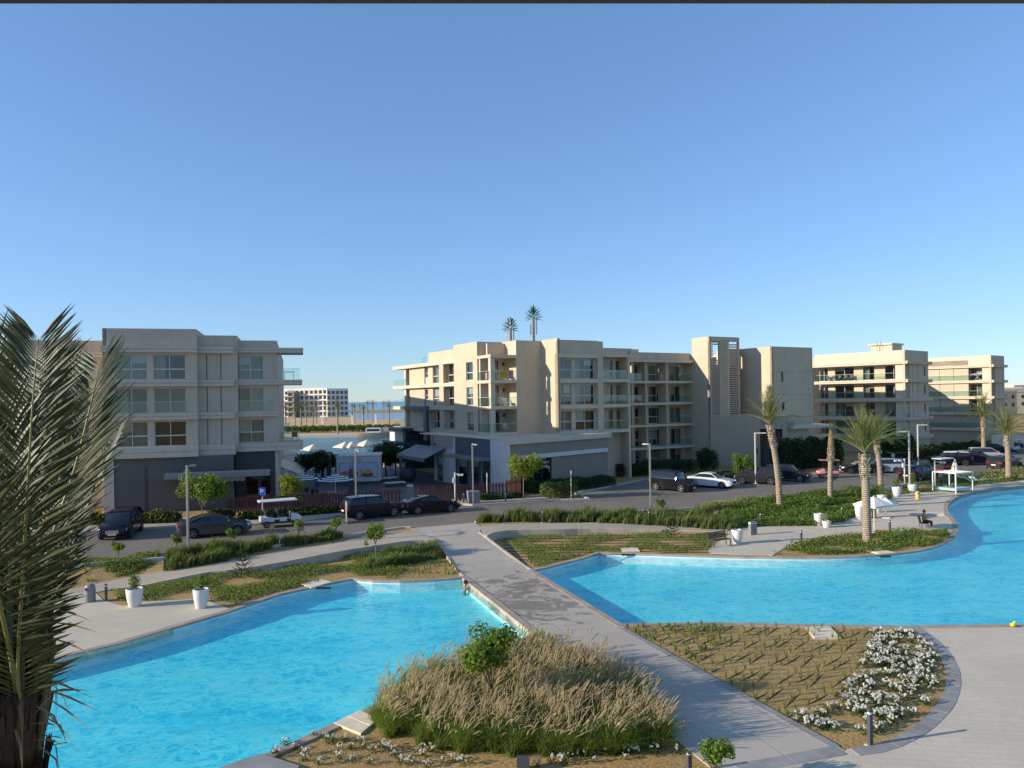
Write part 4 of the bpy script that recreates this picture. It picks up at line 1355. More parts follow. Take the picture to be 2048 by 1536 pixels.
# ------------------------------------------------------------------ right apartment blocks
def right_block(root, corner, ang, pxL, pxR, spec, side_slits, top=PAR, dp=24.0):
    Lw = Wall(corner, ang - math.pi / 2)
    sL = Lw.s_at(pxL)
    Rw = Wall(corner, ang)
    sR = Rw.s_at(pxR)
    lv = [(3.2, F1)] + levels
    ops = []
    for (p0, p1, fl) in spec:
        for i in fl:
            f = lv[i][0]
            ops.append((Lw.s_at(p0), Lw.s_at(p1), f + .05, f + 2.15))
    inner = Lw.back(1.3)
    iops = []
    for (p0, p1, fl) in spec:
        for i in fl:
            f = lv[i][0]
            iops.append((inner.s_at(p0), inner.s_at(p1), f + .05, f + 2.15))
    wall_part(root, inner, sL, -.3, .5, RF, iops)
    for o in iops:
        window(root, inner, *o, panes=2, transom=None, cur=WR.choice((0, 1, 2)), rec=.1)
    wbox(MB(), Lw, -1.5, 0, .5, RF, -1.3, -.0).build('corner_wall', 'stucco_light', root)
    for z in (3.2, F1, F2, F3, RF):
        slab_part(root, Lw, sL - (.0 if z < RF else .8), .12, z - .45, z, -1.4, .45)
        slab_part(root, Rw, -.4, sR + .5, z - .452, z - .002, -.3, .4)
        if z < RF:
            rail(root, Lw, sL + .3, -1.6, z, .3)
    wbox(MB(), Lw, sL, -.002, RF, top, -.3, .0).build('parapet', 'stucco_light', root)
    wbox(MB(), Rw, -.3, sR, RF, top - .003, -.3, -.003).build('parapet', 'stucco', root)
    sl = [(sR * .80, sR * .80 + .55, f + .5, f + 1.9) for f, g in lv] if side_slits else []
    wall_part(root, Rw, -.3, sR, .5, RF, sl, 'stucco')
    for o in sl:
        window(root, Rw, *o, panes=1, transom=None, cur=0, frame='frame_dark', rec=.12)
    for k in (.28, .5):
        wbox(MB(), Rw, sR * k, sR * k + .09, .6, RF - .5, .0, .012).build('panel_joint', 'stucco_groove', root)
    poly_part(root, [P_(Lw, sL + .2, -2.6), P_(Lw, -.5, -2.6), P_(Rw, sR - .4, -1.2), P_(Rw, sR - .4, -dp + 2), P_(Lw, sL + .2, -dp + 2)], .6, RF - .1, 'room_dark', 'interior')
    poly_part(root, [P_(Rw, sR - .3, -.3), P_(Rw, sR, -.3), P_(Rw, sR, -dp), P_(Rw, sR - .3, -dp)], .5, top - .2, 'stucco', 'wall')
    poly_part(root, [P_(Lw, sL, -.4), P_(Lw, -.4, -.4), P_(Rw, sR - .3, -.4), P_(Rw, sR - .3, -dp + 1), P_(Lw, sL, -dp + 1)], RF - .1, RF + .1, 'stucco_light', 'roof')
    return Lw, Rw, sL, sR
PH2 = math.radians(40)
R1 = thing('apartment_block', 'right apartment block with sunlit top floor and long balconies behind the palms', 'building', (*WY(1813, 800, 110)[:2], .5))
L1, Rr1, sl1, sr1 = right_block(R1, WY(1813, 800, 110), PH2, 1632, 1858, [(1641, 1657, (0, 1, 2, 3)), (1671, 1709, (0, 1, 2, 3)), (1727, 1750, (0, 1, 2, 3)), (1771, 1806, (0, 1, 2, 3))], True)
wbox(MB(), L1, L1.s_at(1735), L1.s_at(1777), PAR - .3, PAR + 1.0, -5, -1.6).build('roof_hut', 'stucco_light', R1)
wbox(MB(), L1, L1.s_at(1730), L1.s_at(1779), PAR + 1.0, PAR + 1.25, -5.3, -1.3).build('roof_slab', 'stucco_light', R1)
for px in (1749, 1756):
    MB().tube([L1.p(L1.s_at(px), PAR - .2, -1.2), L1.p(L1.s_at(px), PAR + 1.6, -1.2)], .03, 6).build('ladder_rail', 'metal_grey', R1)
R2 = thing('apartment_block', 'farthest apartment block at the right edge, half in shadow', 'building', (*WY(1985, 800, 130)[:2], .5))
L2, Rr2, sl2, sr2 = right_block(R2, WY(1985, 800, 130), PH2, 1846, 2010, [(1942, 1968, (1, 2, 3))], False)
s_m = L2.s_at(1938)
wall_part(R2, L2, sl2, s_m, F1 - .4, RF + .9, (), 'stucco')
wall_part(R2, L2, sl2, -1.5, .5, F1 - .45, (), 'stone_clad', .3)
for px in (1880, 1908):
    s = L2.s_at(px)
    wbox(MB(), L2, s, s + .1, F1, RF - .45, .0, .012).build('panel_joint', 'stucco_groove', R2)
dr = thing('drying_rack', 'white folding clothes rack on the top balcony of the farthest block', 'clothes rack', L2.p(L2.s_at(1955), F3, -.4))
mb = MB()
s = L2.s_at(1955)
for a, b in (((-1.1, 1.1), (1.1, 1.3)), ((-.6, 0), (.6, 1.2)), ((.6, 0), (-.6, 1.2))):
    mb.bar(L2.p(s + a[0], F3 + a[1], -.3), L2.p(s + b[0], F3 + b[1], -.3), .05)
mb.build('frame', 'white_plastic', dr)
for k in range(5):
    t = thing('balcony_chair', 'dark chair in the row on the top left balcony of the right block', 'chair', L1.p(L1.s_at(1652 + k * 12), F3, -.5), group='balcony chairs of the right block')
    furniture(t, L1, L1.s_at(1652 + k * 12), F3, -.5, 'chair').build('seat', 'frame_dark', t)

# boundary wall at the far right
bwp = Wall(W2(1985, 905, .5), math.radians(34))
bw = tag(wbox(MB(), bwp, 0, 26, .5, 3.1, -.25, 0).build('boundary_wall', 'stucco_light'), 'plain pale boundary wall beyond the parked cars at the right edge', 'wall')
# far houses at the right edge
HR = random.Random(11)
def far_house(px, py, Y, wdt, dep, hgt, mat, label):
    x, y, z = WY(px, py, Y)
    t = thing('house', label, 'house', (x, y, 0), HR.uniform(-.4, .4))
    b = MB().box(-wdt / 2, wdt / 2, 0, dep, 0, z + hgt).build('wall', mat, t, local=True)
    MB().box(-wdt / 2 - .2, wdt / 2 + .2, -.2, dep + .2, z + hgt, z + hgt + .5).build('roof', 'stucco_light', t, local=True)
    for i in range(3):
        for k in range(2):
            xx = -wdt / 2 + wdt * (i + .5) / 3
            zz = z + hgt - 1.8 - k * 3.2
            MB().box(xx - .6, xx + .6, -.05, .08, zz - .8, zz + .6).build('window', 'room_dark', t, local=True)
hl = [(2012, 800, 300, 'sand coloured far house just right of the farthest block'), (2030, 792, 360, 'pale far house behind the sand coloured one at the right edge'), (2046, 798, 330, 'cream far house cut by the right edge'), (2020, 783, 470, 'small far house high on the slope at the right edge'), (2042, 782, 520, 'highest far house on the slope at the right edge')]
for i, (px, py, Y, lab) in enumerate(hl):
    far_house(px, py, Y, HR.uniform(10, 15), 9, HR.uniform(2, 4), ('stucco', 'stucco_white', 'stucco_light')[i % 3], lab)
plain('hill_sand', (0.46, 0.35, 0.25), 0.95, 0.15, 0.02, 0.1, kind='World')
mb = MB()
ringsh = []
for i in range(30):
    a = i / 29
    row = []
    for j in range(12):
        b = j / 11
        x = 260 + 900 * a
        y = 420 + 700 * b
        row.append((x, y, 14 * math.sin(math.pi * min(1, a * 1.6 + .1)) * math.sin(math.pi * b) + HR.uniform(-.6, .6)))
    ringsh.append(row)
mb.loft(ringsh, closed=False, caps=False)
struct(mb.build('hill', 'hill_sand', smooth=True), 'low sandy rise behind the far houses')

# ------------------------------------------------------------------ far white hotel beyond the beach
plain('hotel_white', (0.85, 0.79, 0.69), 0.8, 0.06, 0.3)
plain('hotel_beige', (0.36, 0.29, 0.20), 0.85, 0.08, 0.3)
def hotel(px0, px1, pyt, Y, ang, label, cols, mat):
    w = Wall(WY(px0, 830, Y), math.radians(ang))
    s1 = w.s_at(px1)
    zt = w.z_at(px0, pyt)
    t = thing('hotel_block', label, 'building', (*w.p(0, 0)[:2], 0))
    fl = 5
    hh = zt / fl
    ops = []
    cw = s1 / cols
    for c in range(cols):
        for k in range(fl):
            ops.append((c * cw + cw * .12, c * cw + cw * .88, k * hh + hh * .22, k * hh + hh * .86))
    wall_part(t, w, 0, s1, 0, zt + 1, ops, mat, 1.0)
    poly_part(t, [P_(w, .2, -1.0), P_(w, s1 - .2, -1.0), P_(w, s1 - .2, -14), P_(w, .2, -14)], 0, zt + .2, 'hotel_glass', 'glazing')
    for k in range(1, fl):
        wbox(MB(), w, 0, s1, k * hh - .1, k * hh + .25, 0, .8).build('balcony_slab', mat, t)
    return t
m, nt, b = new_mat('hotel_glass')
b.inputs['Base Color'].default_value = (0.17, 0.20, 0.21, 1)
b.inputs['Roughness'].default_value = 0.25
hotel(548, 590, 782, 500, -12, 'leftmost white hotel wing seen past the left block', 4, 'hotel_white')
hotel(590, 628, 780, 492, -12, 'middle white hotel wing beyond the beach', 4, 'hotel_white')
hotel(628, 655, 779, 488, -12, 'white hotel wing with the sunlit corner', 3, 'hotel_white')
hotel(655, 697, 780, 485, 32, 'shaded right end of the white hotel beyond the beach', 5, 'hotel_white')
hotel(576, 588, 784, 484, -12, 'narrow beige stair block of the hotel', 1, 'hotel_beige')
# ------------------------------------------------------------------ plant materials
leaf('tree_leaf', (0.05, 0.11, 0.014), (0.20, 0.28, 0.04))
leaf('tree_leaf_yellow', (0.10, 0.16, 0.015), (0.26, 0.30, 0.04))
leaf('dark_leaf', (0.012, 0.03, 0.008), (0.04, 0.075, 0.018), trans=0.2)
leaf('hedge_leaf', (0.02, 0.05, 0.01), (0.06, 0.11, 0.025), trans=0.25)
leaf('cover_leaf', (0.06, 0.11, 0.018), (0.19, 0.25, 0.05))
leaf('lush_leaf', (0.05, 0.105, 0.016), (0.17, 0.235, 0.04))
leaf('pale_leaf', (0.17, 0.19, 0.07), (0.36, 0.36, 0.16))
leaf('grass_blade', (0.05, 0.085, 0.02), (0.18, 0.22, 0.06), trans=0.3)
leaf('grass_plume', (0.43, 0.31, 0.225), (0.68, 0.54, 0.43), rough=0.9, trans=0.4)
leaf('palm_leaf', (0.03, 0.046, 0.019), (0.095, 0.112, 0.047), rough=0.48, trans=0.12)
leaf('palm_far_leaf', (0.06, 0.085, 0.022), (0.24, 0.25, 0.08), rough=0.5, trans=0.25)
leaf('flower_white', (0.62, 0.60, 0.55), (0.80, 0.79, 0.75), rough=0.8, trans=0.3)
leaf('flower_yellow', (0.55, 0.28, 0.02), (0.65, 0.42, 0.04), rough=0.8, trans=0.2)
leaf('dry_leaf', (0.16, 0.10, 0.05), (0.30, 0.20, 0.11), rough=0.8, trans=0.1)
leaf('fake_leaf', (0.03, 0.10, 0.05), (0.08, 0.19, 0.09), rough=0.5, trans=0.0)
leaf('fake_leaf_grey', (0.06, 0.075, 0.05), (0.15, 0.16, 0.12), rough=0.6, trans=0.0)
plain('bark', (0.22, 0.16, 0.11), 0.9, 0.25, 8, 0.5)
plain('palm_petiole', (0.07, 0.07, 0.03), 0.6, 0.3, 6)
plain('palm_rachis', (0.22, 0.22, 0.07), 0.5, 0.15, 6)
def mat_trunk(name, c1, c2, ring):
    m, nt, b = new_mat(name)
    v = coords(nt, 'Object')
    w = nt.nodes.new('ShaderNodeTexWave')
    w.bands_direction = 'Z'
    w.inputs['Scale'].default_value = ring
    w.inputs['Distortion'].default_value = 5.0
    w.inputs['Detail'].default_value = 3
    nt.links.new(v, w.inputs['Vector'])
    n = noise(nt, v, 5, 5)
    c = ramp(nt, w.outputs['Fac'], [(0.15, c1), (0.6, c2)])
    c = mixc(nt, 0.4, c, ramp(nt, n, [(0.3, (0.55, 0.52, 0.5)), (0.7, (1, 1, 1))]), 'MULTIPLY')
    nt.links.new(c, b.inputs['Base Color'])
    b.inputs['Roughness'].default_value = 0.95
    b.inputs['Specular IOR Level'].default_value = 0.1
    bump(nt, b, mathn(nt, 'ADD', w.outputs['Fac'], n), 1.0, 0.05)
mat_trunk('palm_trunk', (0.36, 0.27, 0.185), (0.50, 0.40, 0.28), 2.4)
mat_trunk('palm_fibre', (0.026, 0.019, 0.014), (0.085, 0.06, 0.042), 0.35)
PR = random.Random(21)
def rvec(r=PR):
    while True:
        v = Vector((r.uniform(-1, 1), r.uniform(-1, 1), r.uniform(-1, 1)))
        if 0.05 < v.length < 1:
            return v.normalized()
def leaf_quad(mb, p, size, nrm=None, r=PR, ratio=0.55):
    """one pointed leaf of two triangles, slightly folded"""
    n = rvec(r) if nrm is None else (Vector(nrm) + rvec(r) * 0.7).normalized()
    a = n.cross(rvec(r))
    if a.length < 1e-3:
        return
    a.normalize()
    b = n.cross(a)
    a, b = a * size, b * size * ratio
    k = len(mb.v)
    p = Vector(p)
    q = n * size * 0.18
    mb.v += [tuple(p - a * .5), tuple(p + b * .5 + q), tuple(p + a * .5), tuple(p - b * .5 + q)]
    mb.f += [(k, k + 1, k + 2), (k, k + 2, k + 3)]
def crown(centre, blobs, n, size, r=PR):
    """leaves spread over uneven clumps; blobs = (x, y, z, radius)"""
    mb = MB()
    tot = sum(b[3] ** 2 for b in blobs)
    for bx, by, bz, br in blobs:
        for _ in range(int(n * br * br / tot)):
            d = rvec(r)
            rr = br * r.uniform(0.45, 1.05)
            p = (centre[0] + bx + d.x * rr, centre[1] + by + d.y * rr, centre[2] + bz + d.z * rr * 0.9)
            leaf_quad(mb, p, size * r.uniform(0.7, 1.3), d, r)
    return mb
def tree(name, base, h, rad, label, mat='tree_leaf', n=1500, size=0.17, trunk=0.05, seed=1, stems=3, z0=None, low=0.35, group=None, fork=0.35):
    r = random.Random(seed)
    t = thing(name, label, 'tree', base, 0, group)
    tb = MB()
    hz = h * fork
    tb.tube([(0, 0, -.1), (r.uniform(-.03, .03), r.uniform(-.03, .03), hz * .5), (0, 0, hz)], [trunk, trunk * .85, trunk * .8], 7)
    blobs = []
    for k in range(stems):
        a = 2 * math.pi * (k + r.random() * .5) / stems
        e = rad * r.uniform(.35, .75)
        top = (math.cos(a) * e, math.sin(a) * e, h * r.uniform(.72, .95))
        mid = (top[0] * .45, top[1] * .45, (hz + top[2]) / 2)
        tb.tube([(0, 0, hz * .97), mid, top], [trunk * .65, trunk * .45, trunk * .2], 6)
        blobs.append((top[0], top[1], top[2] - rad * .15, rad * r.uniform(.28, .42)))
        blobs.append((mid[0] * 1.3, mid[1] * 1.3, mid[2] + .1 * h, rad * r.uniform(.32, .5)))
    for k in range(stems * 2):
        a, e = r.uniform(0, 6.28), rad * r.uniform(.2, .8)
        blobs.append((math.cos(a) * e, math.sin(a) * e, h * r.uniform(low + .1, .85), rad * r.uniform(.22, .4)))
    tb.build('trunk', 'bark', t, smooth=True, local=True)
    crown((0, 0, 0), blobs, n, size, r).build('crown', mat, t, local=True)
    return t
def gz(px, py, z=None):
    """ground point below a pixel, iterating on the ground's own height"""
    zz = 0.0 if z is None else z
    for _ in range(4):
        p = W(px, py, zz)
        if z is not None:
            return p
        zz = zg(p[0], p[1])
    return (p[0], p[1], zz)

tree('young_tree', gz(984, 1440), 2.85, 1.0, 'young tree standing in the fountain grass in the foreground', n=3000, size=.13, trunk=.04, seed=25, stems=6, low=.5, fork=.33)
tree('young_tree', gz(405, 1043, .6), 3.9, 2.05, 'round leafy street tree in front of the left block beside the lamp post', n=3200, size=.24, seed=8, stems=5, low=.2, fork=.25)
tree('young_tree', gz(583, 1030, .6), 3.4, 1.25, 'bright yellow green tree behind the white golf cart', 'tree_leaf_yellow', n=1600, size=.22, seed=9, stems=4, low=.25)
tree('young_tree', gz(1048, 998, .6), 4.1, 1.9, 'street tree with open crown in front of the podium shop window', 'tree_leaf_yellow', n=1700, size=.24, seed=13, stems=5, low=.4, fork=.45)
tree('young_tree', gz(752, 1122), 2.3, .78, 'small young tree in the bed left of the walkway', n=900, size=.15, seed=15, stems=4, trunk=.035, fork=.45)
tree('young_tree', gz(1486, 966, .55), 3.2, 1.25, 'round street tree left of the lamp post near the entrance', n=2000, size=.2, seed=18, stems=4, low=.3, fork=.3)
tree('young_tree', gz(1430, 1578), 1.35, .5, 'leafy sapling at the bottom edge by the walkway', 'tree_leaf', n=800, size=.11, seed=19, stems=4, trunk=.03, low=.2, fork=.2)
for i, (px, py, h, rd, lab) in enumerate(((237, 1127, 1.5, .45, 'thin sapling at the left end of the roadside bed'), (352, 1108, 1.25, .4, 'small sapling left of the leftmost lamp post'), (464, 1095, 1.3, .45, 'small sapling right of the leftmost lamp post'), (598, 1083, 1.5, .5, 'leafy sapling in the roadside grass below the golf cart'), (672, 1074, 1.35, .5, 'leafy sapling beside the thin white post'), (1322, 1024, 1.2, .5, 'small shrub right of the lamp post in the grass strip'))):
    tree('sapling', gz(px, py), h, rd, lab, 'cover_leaf' if i % 2 else 'tree_leaf', n=420, size=.13, trunk=.022, seed=30 + i, stems=3, low=.35)
for i, (px, py, h) in enumerate(((487, 1158, 1.55), (1346, 1075, 1.25))):
    b = gz(px, py)
    t = thing('norfolk_pine', ('small tiered conifer in the bed left of the walkway', 'small tiered conifer in the bed above the right pool')[i], 'tree', b)
    MB().tube([(0, 0, -.05), (0, 0, h)], [.03, .008], 6).build('trunk', 'bark', t, local=True)
    mb = MB()
    for lv in range(6):
        z = h * (.18 + lv * .15)
        L = (.62 - lv * .09)
        for k in range(6):
            a = k * 1.047 + lv * .5
            for s in np.linspace(.15, 1, 9):
                for _ in range(3):
                    leaf_quad(mb, (math.cos(a) * L * s, math.sin(a) * L * s, z + .18 * s * s + PR.uniform(-.02, .02)), .10, (0, 0, 1))
    mb.build('crown', 'hedge_leaf', t, local=True)

# ------------------------------------------------------------------ ground cover, hedges, grasses (uncountable: stuff)
def sample_poly(poly, n, r):
    xs, ys = [p[0] for p in poly], [p[1] for p in poly]
    out = []
    while len(out) < n:
        x, y = r.uniform(min(xs), max(xs)), r.uniform(min(ys), max(ys))
        if in_poly(x, y, poly):
            out.append((x, y))
    return out
def nz(x, y, s=1.0):
    return 0.5 + 0.25 * (math.sin(x * 1.7 * s + 1.3 * math.sin(y * .9 * s)) + math.sin(y * 2.1 * s + 1.1 * math.sin(x * 1.2 * s + 2)))
def cover(name, px_poly, n, size, h, mat, label, thresh=0.0, z=None, seed=1, ns=1.0, up=0.5, zz=None):
    r = random.Random(seed)
    poly = [W2(x, y, z or 0.0) for x, y in px_poly]
    mb = MB()
    for x, y in sample_poly(poly, n, r):
        k = nz(x, y, ns)
        if k + r.uniform(-.15, .15) < thresh:
            continue
        g = zg(x, y) if zz is None else zz
        leaf_quad(mb, (x, y, g + r.random() ** 1.3 * h * (.35 + .8 * k) + .02), size * r.uniform(.6, 1.4), (r.uniform(-.4, .4), -.4, up), r)
    o = mb.build(name, mat, kind='stuff')
    o['label'] = label
    return o
cover('ground_cover', [(222, 1180), (281, 1176), (414, 1149), (578, 1126), (734, 1098), (816, 1087), (860, 1090), (800, 1150), (705, 1154), (640, 1164), (560, 1183), (470, 1208), (417, 1199), (290, 1202), (240, 1206)], 24000, .11, .22, 'cover_leaf', 'low green ground cover in the bed beyond the left pool', .40, seed=2, ns=.8)
cover('ground_cover', [(1000, 1074), (1120, 1066), (1333, 1066), (1436, 1070), (1420, 1092), (1414, 1106), (1280, 1106), (1200, 1103), (1120, 1122), (1075, 1134)], 14000, .10, .18, 'cover_leaf', 'low green ground cover in rows above the right pool', .42, seed=3, ns=.9)
cover('ground_cover', [(1548, 1110), (1571, 1098), (1610, 1085), (1674, 1075), (1757, 1069), (1827, 1064), (1893, 1062), (1900, 1078), (1868, 1092), (1800, 1101), (1680, 1110)], 13000, .12, .35, 'cover_leaf', 'low feathery ground cover around the tall palm by the right pool', .30, seed=4, ns=.9)
cover('ground_cover', [(1480, 1050), (1530, 1047), (1630, 1046), (1690, 1038), (1745, 1008), (1782, 990), (1760, 984), (1674, 990), (1560, 1003), (1470, 1016), (1440, 1030)], 42000, .15, .55, 'lush_leaf', 'dense bright green ground cover around the two palms by the street', 0.0, seed=5, z=.25)
cover('ground_cover', [(1790, 986), (1880, 975), (1951, 967), (2048, 956), (2180, 946), (2180, 940), (2048, 946), (1924, 957), (1815, 973)], 12000, .14, .35, 'lush_leaf', 'green planting between the street and the sunbeds', .1, seed=6, z=.25)
cover('ground_cover', [(1400, 1022), (1470, 1016), (1560, 1004), (1575, 996), (1510, 1002), (1400, 1014)], 6000, .16, .45, 'pale_leaf', 'pale variegated shrubs along the street kerb', .1, seed=7, z=.45)
cover('ground_cover', [(175, 1166), (260, 1152), (316, 1138), (320, 1124), (230, 1130), (160, 1140)], 6000, .12, .2, 'cover_leaf', 'patch of green ground cover at the left end of the roadside bed', .32, seed=8)
cover('ground_cover', [(1960, 960), (2060, 950), (2060, 936), (1975, 948)], 5000, .16, .6, 'pale_leaf', 'pale shrubs around the rightmost palm', .1, seed=9, z=.4)
def hedge(px0, px1, depth, h, mat, label, n, size, z=.55, seed=1, flowers=None, name='hedge'):
    r = random.Random(seed)
    a, b = Vector(W2(*px0, z)), Vector(W2(*px1, z))
    d = (b - a).normalized()
    nn = Vector((-d.y, d.x))
    t = thing(name, label, 'hedge', (a.x, a.y, z))
    L = (b - a).length
    mb, mf = MB(), MB()
    for _ in range(n):
        s, o = r.uniform(0, L), r.uniform(0, depth)
        k = .75 + .5 * nz(s, o, 1.3)
        edge = min(1, min(o, depth - o) / .25 + .4)
        zz = r.random() ** .6 * h * k * edge
        p = a + d * s + nn * o
        leaf_quad(mb, (p.x, p.y, z + zz), size * r.uniform(.7, 1.3), (0, -.5, .5), r)
        if flowers and r.random() < .07 and zz > h * .35:
            leaf_quad(mf, (p.x, p.y - .04, z + zz + .05), size * .9, (0, -.6, .5), r, .9)
    mb.build('foliage', mat, t)
    if flowers:
        mf.build('blossom', flowers, t)
    return t
hedge((150, 1052), (352, 1046), 1.6, .75, 'hedge_leaf', 'low dark hedge at the foot of the left block behind the black car', 7000, .16, .6, 1, 'flower_yellow')
hedge((430, 1043), (470, 1037), 1.2, .7, 'hedge_leaf', 'short hedge between the round street tree and the fence', 1600, .16, .6, 2)
hedge((474, 1042), (700, 1024), 1.0, .5, 'hedge_leaf', 'flowering hedge with yellow blossoms in front of the left fence', 7500, .17, .6, 3, 'flower_yellow')
hedge((960, 1002), (1050, 996), .8, .45, 'hedge_leaf', 'low planting strip below the right fence', 2200, .15, .6, 4)
hedge((1062, 988), (1235, 972), 1.8, 1.0, 'hedge_leaf', 'clipped hedge along the podium wall', 9000, .17, .55, 5)
hedge((1098, 998), (1158, 992), 1.6, 1.2, 'grass_blade', 'tuft of tall grass on the kerb corner by the thin post', 2600, .2, .6, 6)
hedge((1235, 955), (1300, 953), 3.0, 1.2, 'dark_leaf', 'dark shrubs in front of the lowest balconies', 5000, .2, .5, 7)
hedge((1300, 950), (1395, 946), 3.5, 1.3, 'dark_leaf', 'dark shrubs left of the low gate pillars', 6500, .2, .5, 8)
hedge((1410, 942), (1440, 940), 2.0, 2.3, 'dark_leaf', 'clipped dark bush beside the stone entrance wall', 3000, .2, .5, 9)
hedge((1400, 957), (1470, 957), 3.0, .5, 'hedge_leaf', 'low planting behind the white sedan', 4500, .18, .5, 10)
hedge((1572, 943), (1690, 932), 2.5, 3.2, 'dark_leaf', 'tall dark bamboo hedge right of the entrance', 12000, .3, .5, 11)
hedge((1788, 930), (1835, 926), 2.2, 3.3, 'hedge_leaf', 'tall green shrubs at the corner of the right block', 5000, .3, .5, 12)
hedge((1835, 921), (1985, 905), 3.0, 1.5, 'dark_leaf', 'dark hedge below the farthest block', 9000, .26, .5, 13)
def grasses(name, px_poly, n, h, label, seed=1, z=None, lean=(0.25, 0.05), mat='grass_blade', w=.012, clump=18):
    r = random.Random(seed)
    poly = [W2(x, y, z or 0.0) for x, y in px_poly]
    mb = MB()
    for x, y in sample_poly(poly, n // clump, r):
        g = zg(x, y)
        hh = h * r.uniform(.5, 1.2) * (.6 + .7 * nz(x, y, 1.4))
        for _ in range(clump):
            a, e = r.uniform(0, 6.28), r.uniform(.05, .45) * hh
            bx, by = x + r.gauss(0, .08), y + r.gauss(0, .08)
            tip = (bx + math.cos(a) * e + lean[0] * hh, by + math.sin(a) * e + lean[1] * hh, g + hh * r.uniform(.7, 1.05))
            mid = (bx + (tip[0] - bx) * .35, by + (tip[1] - by) * .35, g + (tip[2] - g) * .62)
            px_, py_ = -math.sin(a) * w, math.cos(a) * w
            k = len(mb.v)
            mb.v += [(bx - px_, by - py_, g - .02), (bx + px_, by + py_, g - .02), (mid[0] + px_, mid[1] + py_, mid[2]), (mid[0] - px_, mid[1] - py_, mid[2]), tip]
            mb.f += [(k, k + 1, k + 2, k + 3), (k + 3, k + 2, k + 4)]
    o = mb.build(name, mat, kind='stuff')
    o['label'] = label
    return o
grasses('ornamental_grass', [(945, 1048), (1040, 1045), (1120, 1044), (1227, 1043), (1345, 1045), (1462, 1049), (1480, 1040), (1440, 1026), (1280, 1029), (1100, 1037), (960, 1044)], 17000, .85, 'strip of tall green grass between the street and the right footpath', 1, .45, w=.02)
grasses('ornamental_grass', [(330, 1138), (440, 1122), (540, 1102), (560, 1096), (420, 1110), (336, 1120)], 7000, .75, 'dark green grass around the leftmost lamp post', 2, .3, w=.018)
grasses('ornamental_grass', [(560, 1096), (650, 1086), (690, 1076), (660, 1076), (575, 1088)], 3200, .6, 'grass tufts along the roadside bed below the golf cart', 3, .4, w=.018)
grasses('ornamental_grass', [(722, 1142), (800, 1133), (880, 1118), (872, 1096), (800, 1106), (740, 1124)], 9000, .65, 'mass of fine green grass beside the walkway kerb', 4, w=.014)

# fountain grass in the foreground
FG = [W2(*p) for p in [(742, 1452), (790, 1485), (880, 1502), (1000, 1512), (1140, 1512), (1270, 1508), (1334, 1490), (1310, 1440), (1255, 1390), (1180, 1345), (1090, 1325), (1010, 1318), (930, 1330), (850, 1362), (775, 1402)]]
r = random.Random(44)
mb, mp = MB(), MB()
leaf('fountain_blade', (0.06, 0.11, 0.014), (0.23, 0.30, 0.06), trans=0.35)
FGc = Vector((sum(p[0] for p in FG) / len(FG), sum(p[1] for p in FG) / len(FG)))
def arc(mb, b, d, e, hh, w, drop):
    """one arching blade of three segments"""
    q = Vector((-d.y, d.x, 0)) * w
    P = [Vector((b[0] + d.x * e * t, b[1] + d.y * e * t, hh * (1.55 * t - drop * t * t))) for t in (0, .4, .75, 1.0)]
    k = len(mb.v)
    mb.v += [tuple(P[0] - q), tuple(P[0] + q), tuple(P[1] + q), tuple(P[1] - q), tuple(P[2] + q * .7), tuple(P[2] - q * .7), tuple(P[3])]
    mb.f += [(k, k + 1, k + 2, k + 3), (k + 3, k + 2, k + 4, k + 5), (k + 5, k + 4, k + 6)]
for x, y in sample_poly(FG, 520, r):
    tall = r.uniform(.72, 1.12)
    edge = not all(in_poly(x + dx, y + dy, FG) for dx, dy in ((.45, 0), (-.45, 0), (0, .45), (0, -.45)))
    for _ in range(95 if not edge else 130):
        a = r.uniform(0, 6.28)
        e = abs(r.gauss(0, .30)) + .06 + (.15 if edge else 0)
        arc(mb, (x + r.gauss(0, .07), y + r.gauss(0, .07)), Vector((math.cos(a) + .25, math.sin(a), 0)), e, r.uniform(.55, .92) * tall, r.uniform(.004, .008), r.uniform(.55, 1.15))
    if r.random() < .12:
        continue
    la, ll = r.gauss(.0, .7), r.uniform(.10, .38)
    for _ in range(r.randint(6, 15)):
        a, e = r.uniform(0, 6.28), abs(r.gauss(0, .26)) + .05
        bx, by = x + r.gauss(0, .06), y + r.gauss(0, .06)
        hh = r.uniform(.75, 1.22) * tall
        p1 = Vector((bx + math.cos(a) * e * .6 + ll * .3, by + math.sin(a) * e * .6, hh * .74))
        p2 = Vector((bx + math.cos(a) * e + ll * math.cos(la), by + math.sin(a) * e + ll * math.sin(la) * .5, hh * r.uniform(.96, 1.06)))
        d = (p2 - p1).normalized()
        p3 = p2 + (d + Vector((.25, 0, r.uniform(-.5, -.1)))).normalized() * r.uniform(.08, .16)
        s = d.cross(Vector((0, -1, .3))).normalized()
        k = len(mb.v)
        mb.v += [(bx, by, 0), (bx + .005, by, 0), tuple(p1 + s * .003), tuple(p1)]
        mb.f += [(k, k + 1, k + 2, k + 3)]
        wd = r.uniform(.007, .013)
        pm = (p1 + p2) / 2
        st = p1 + (p2 - p1) * .2
        for t_ in (0, 1.05, 2.1):
            sd = (s * math.cos(t_) + d.cross(s) * math.sin(t_)) * wd
            k = len(mp.v)
            mp.v += [tuple(st), tuple(pm + sd), tuple(p2 + sd * .85), tuple(p3), tuple(p2 - sd * .85), tuple(pm - sd)]
            mp.f += [(k, k + 1, k + 2, k + 3, k + 4, k + 5)]
fg = thing('fountain_grass', 'big mound of fountain grass with feathery beige plumes in the foreground bed', 'grass', (*gz(1030, 1420)[:2], 0))
mb.build('blades', 'fountain_blade', fg, kind='stuff')
mp.build('plumes', 'grass_plume', fg, kind='stuff')

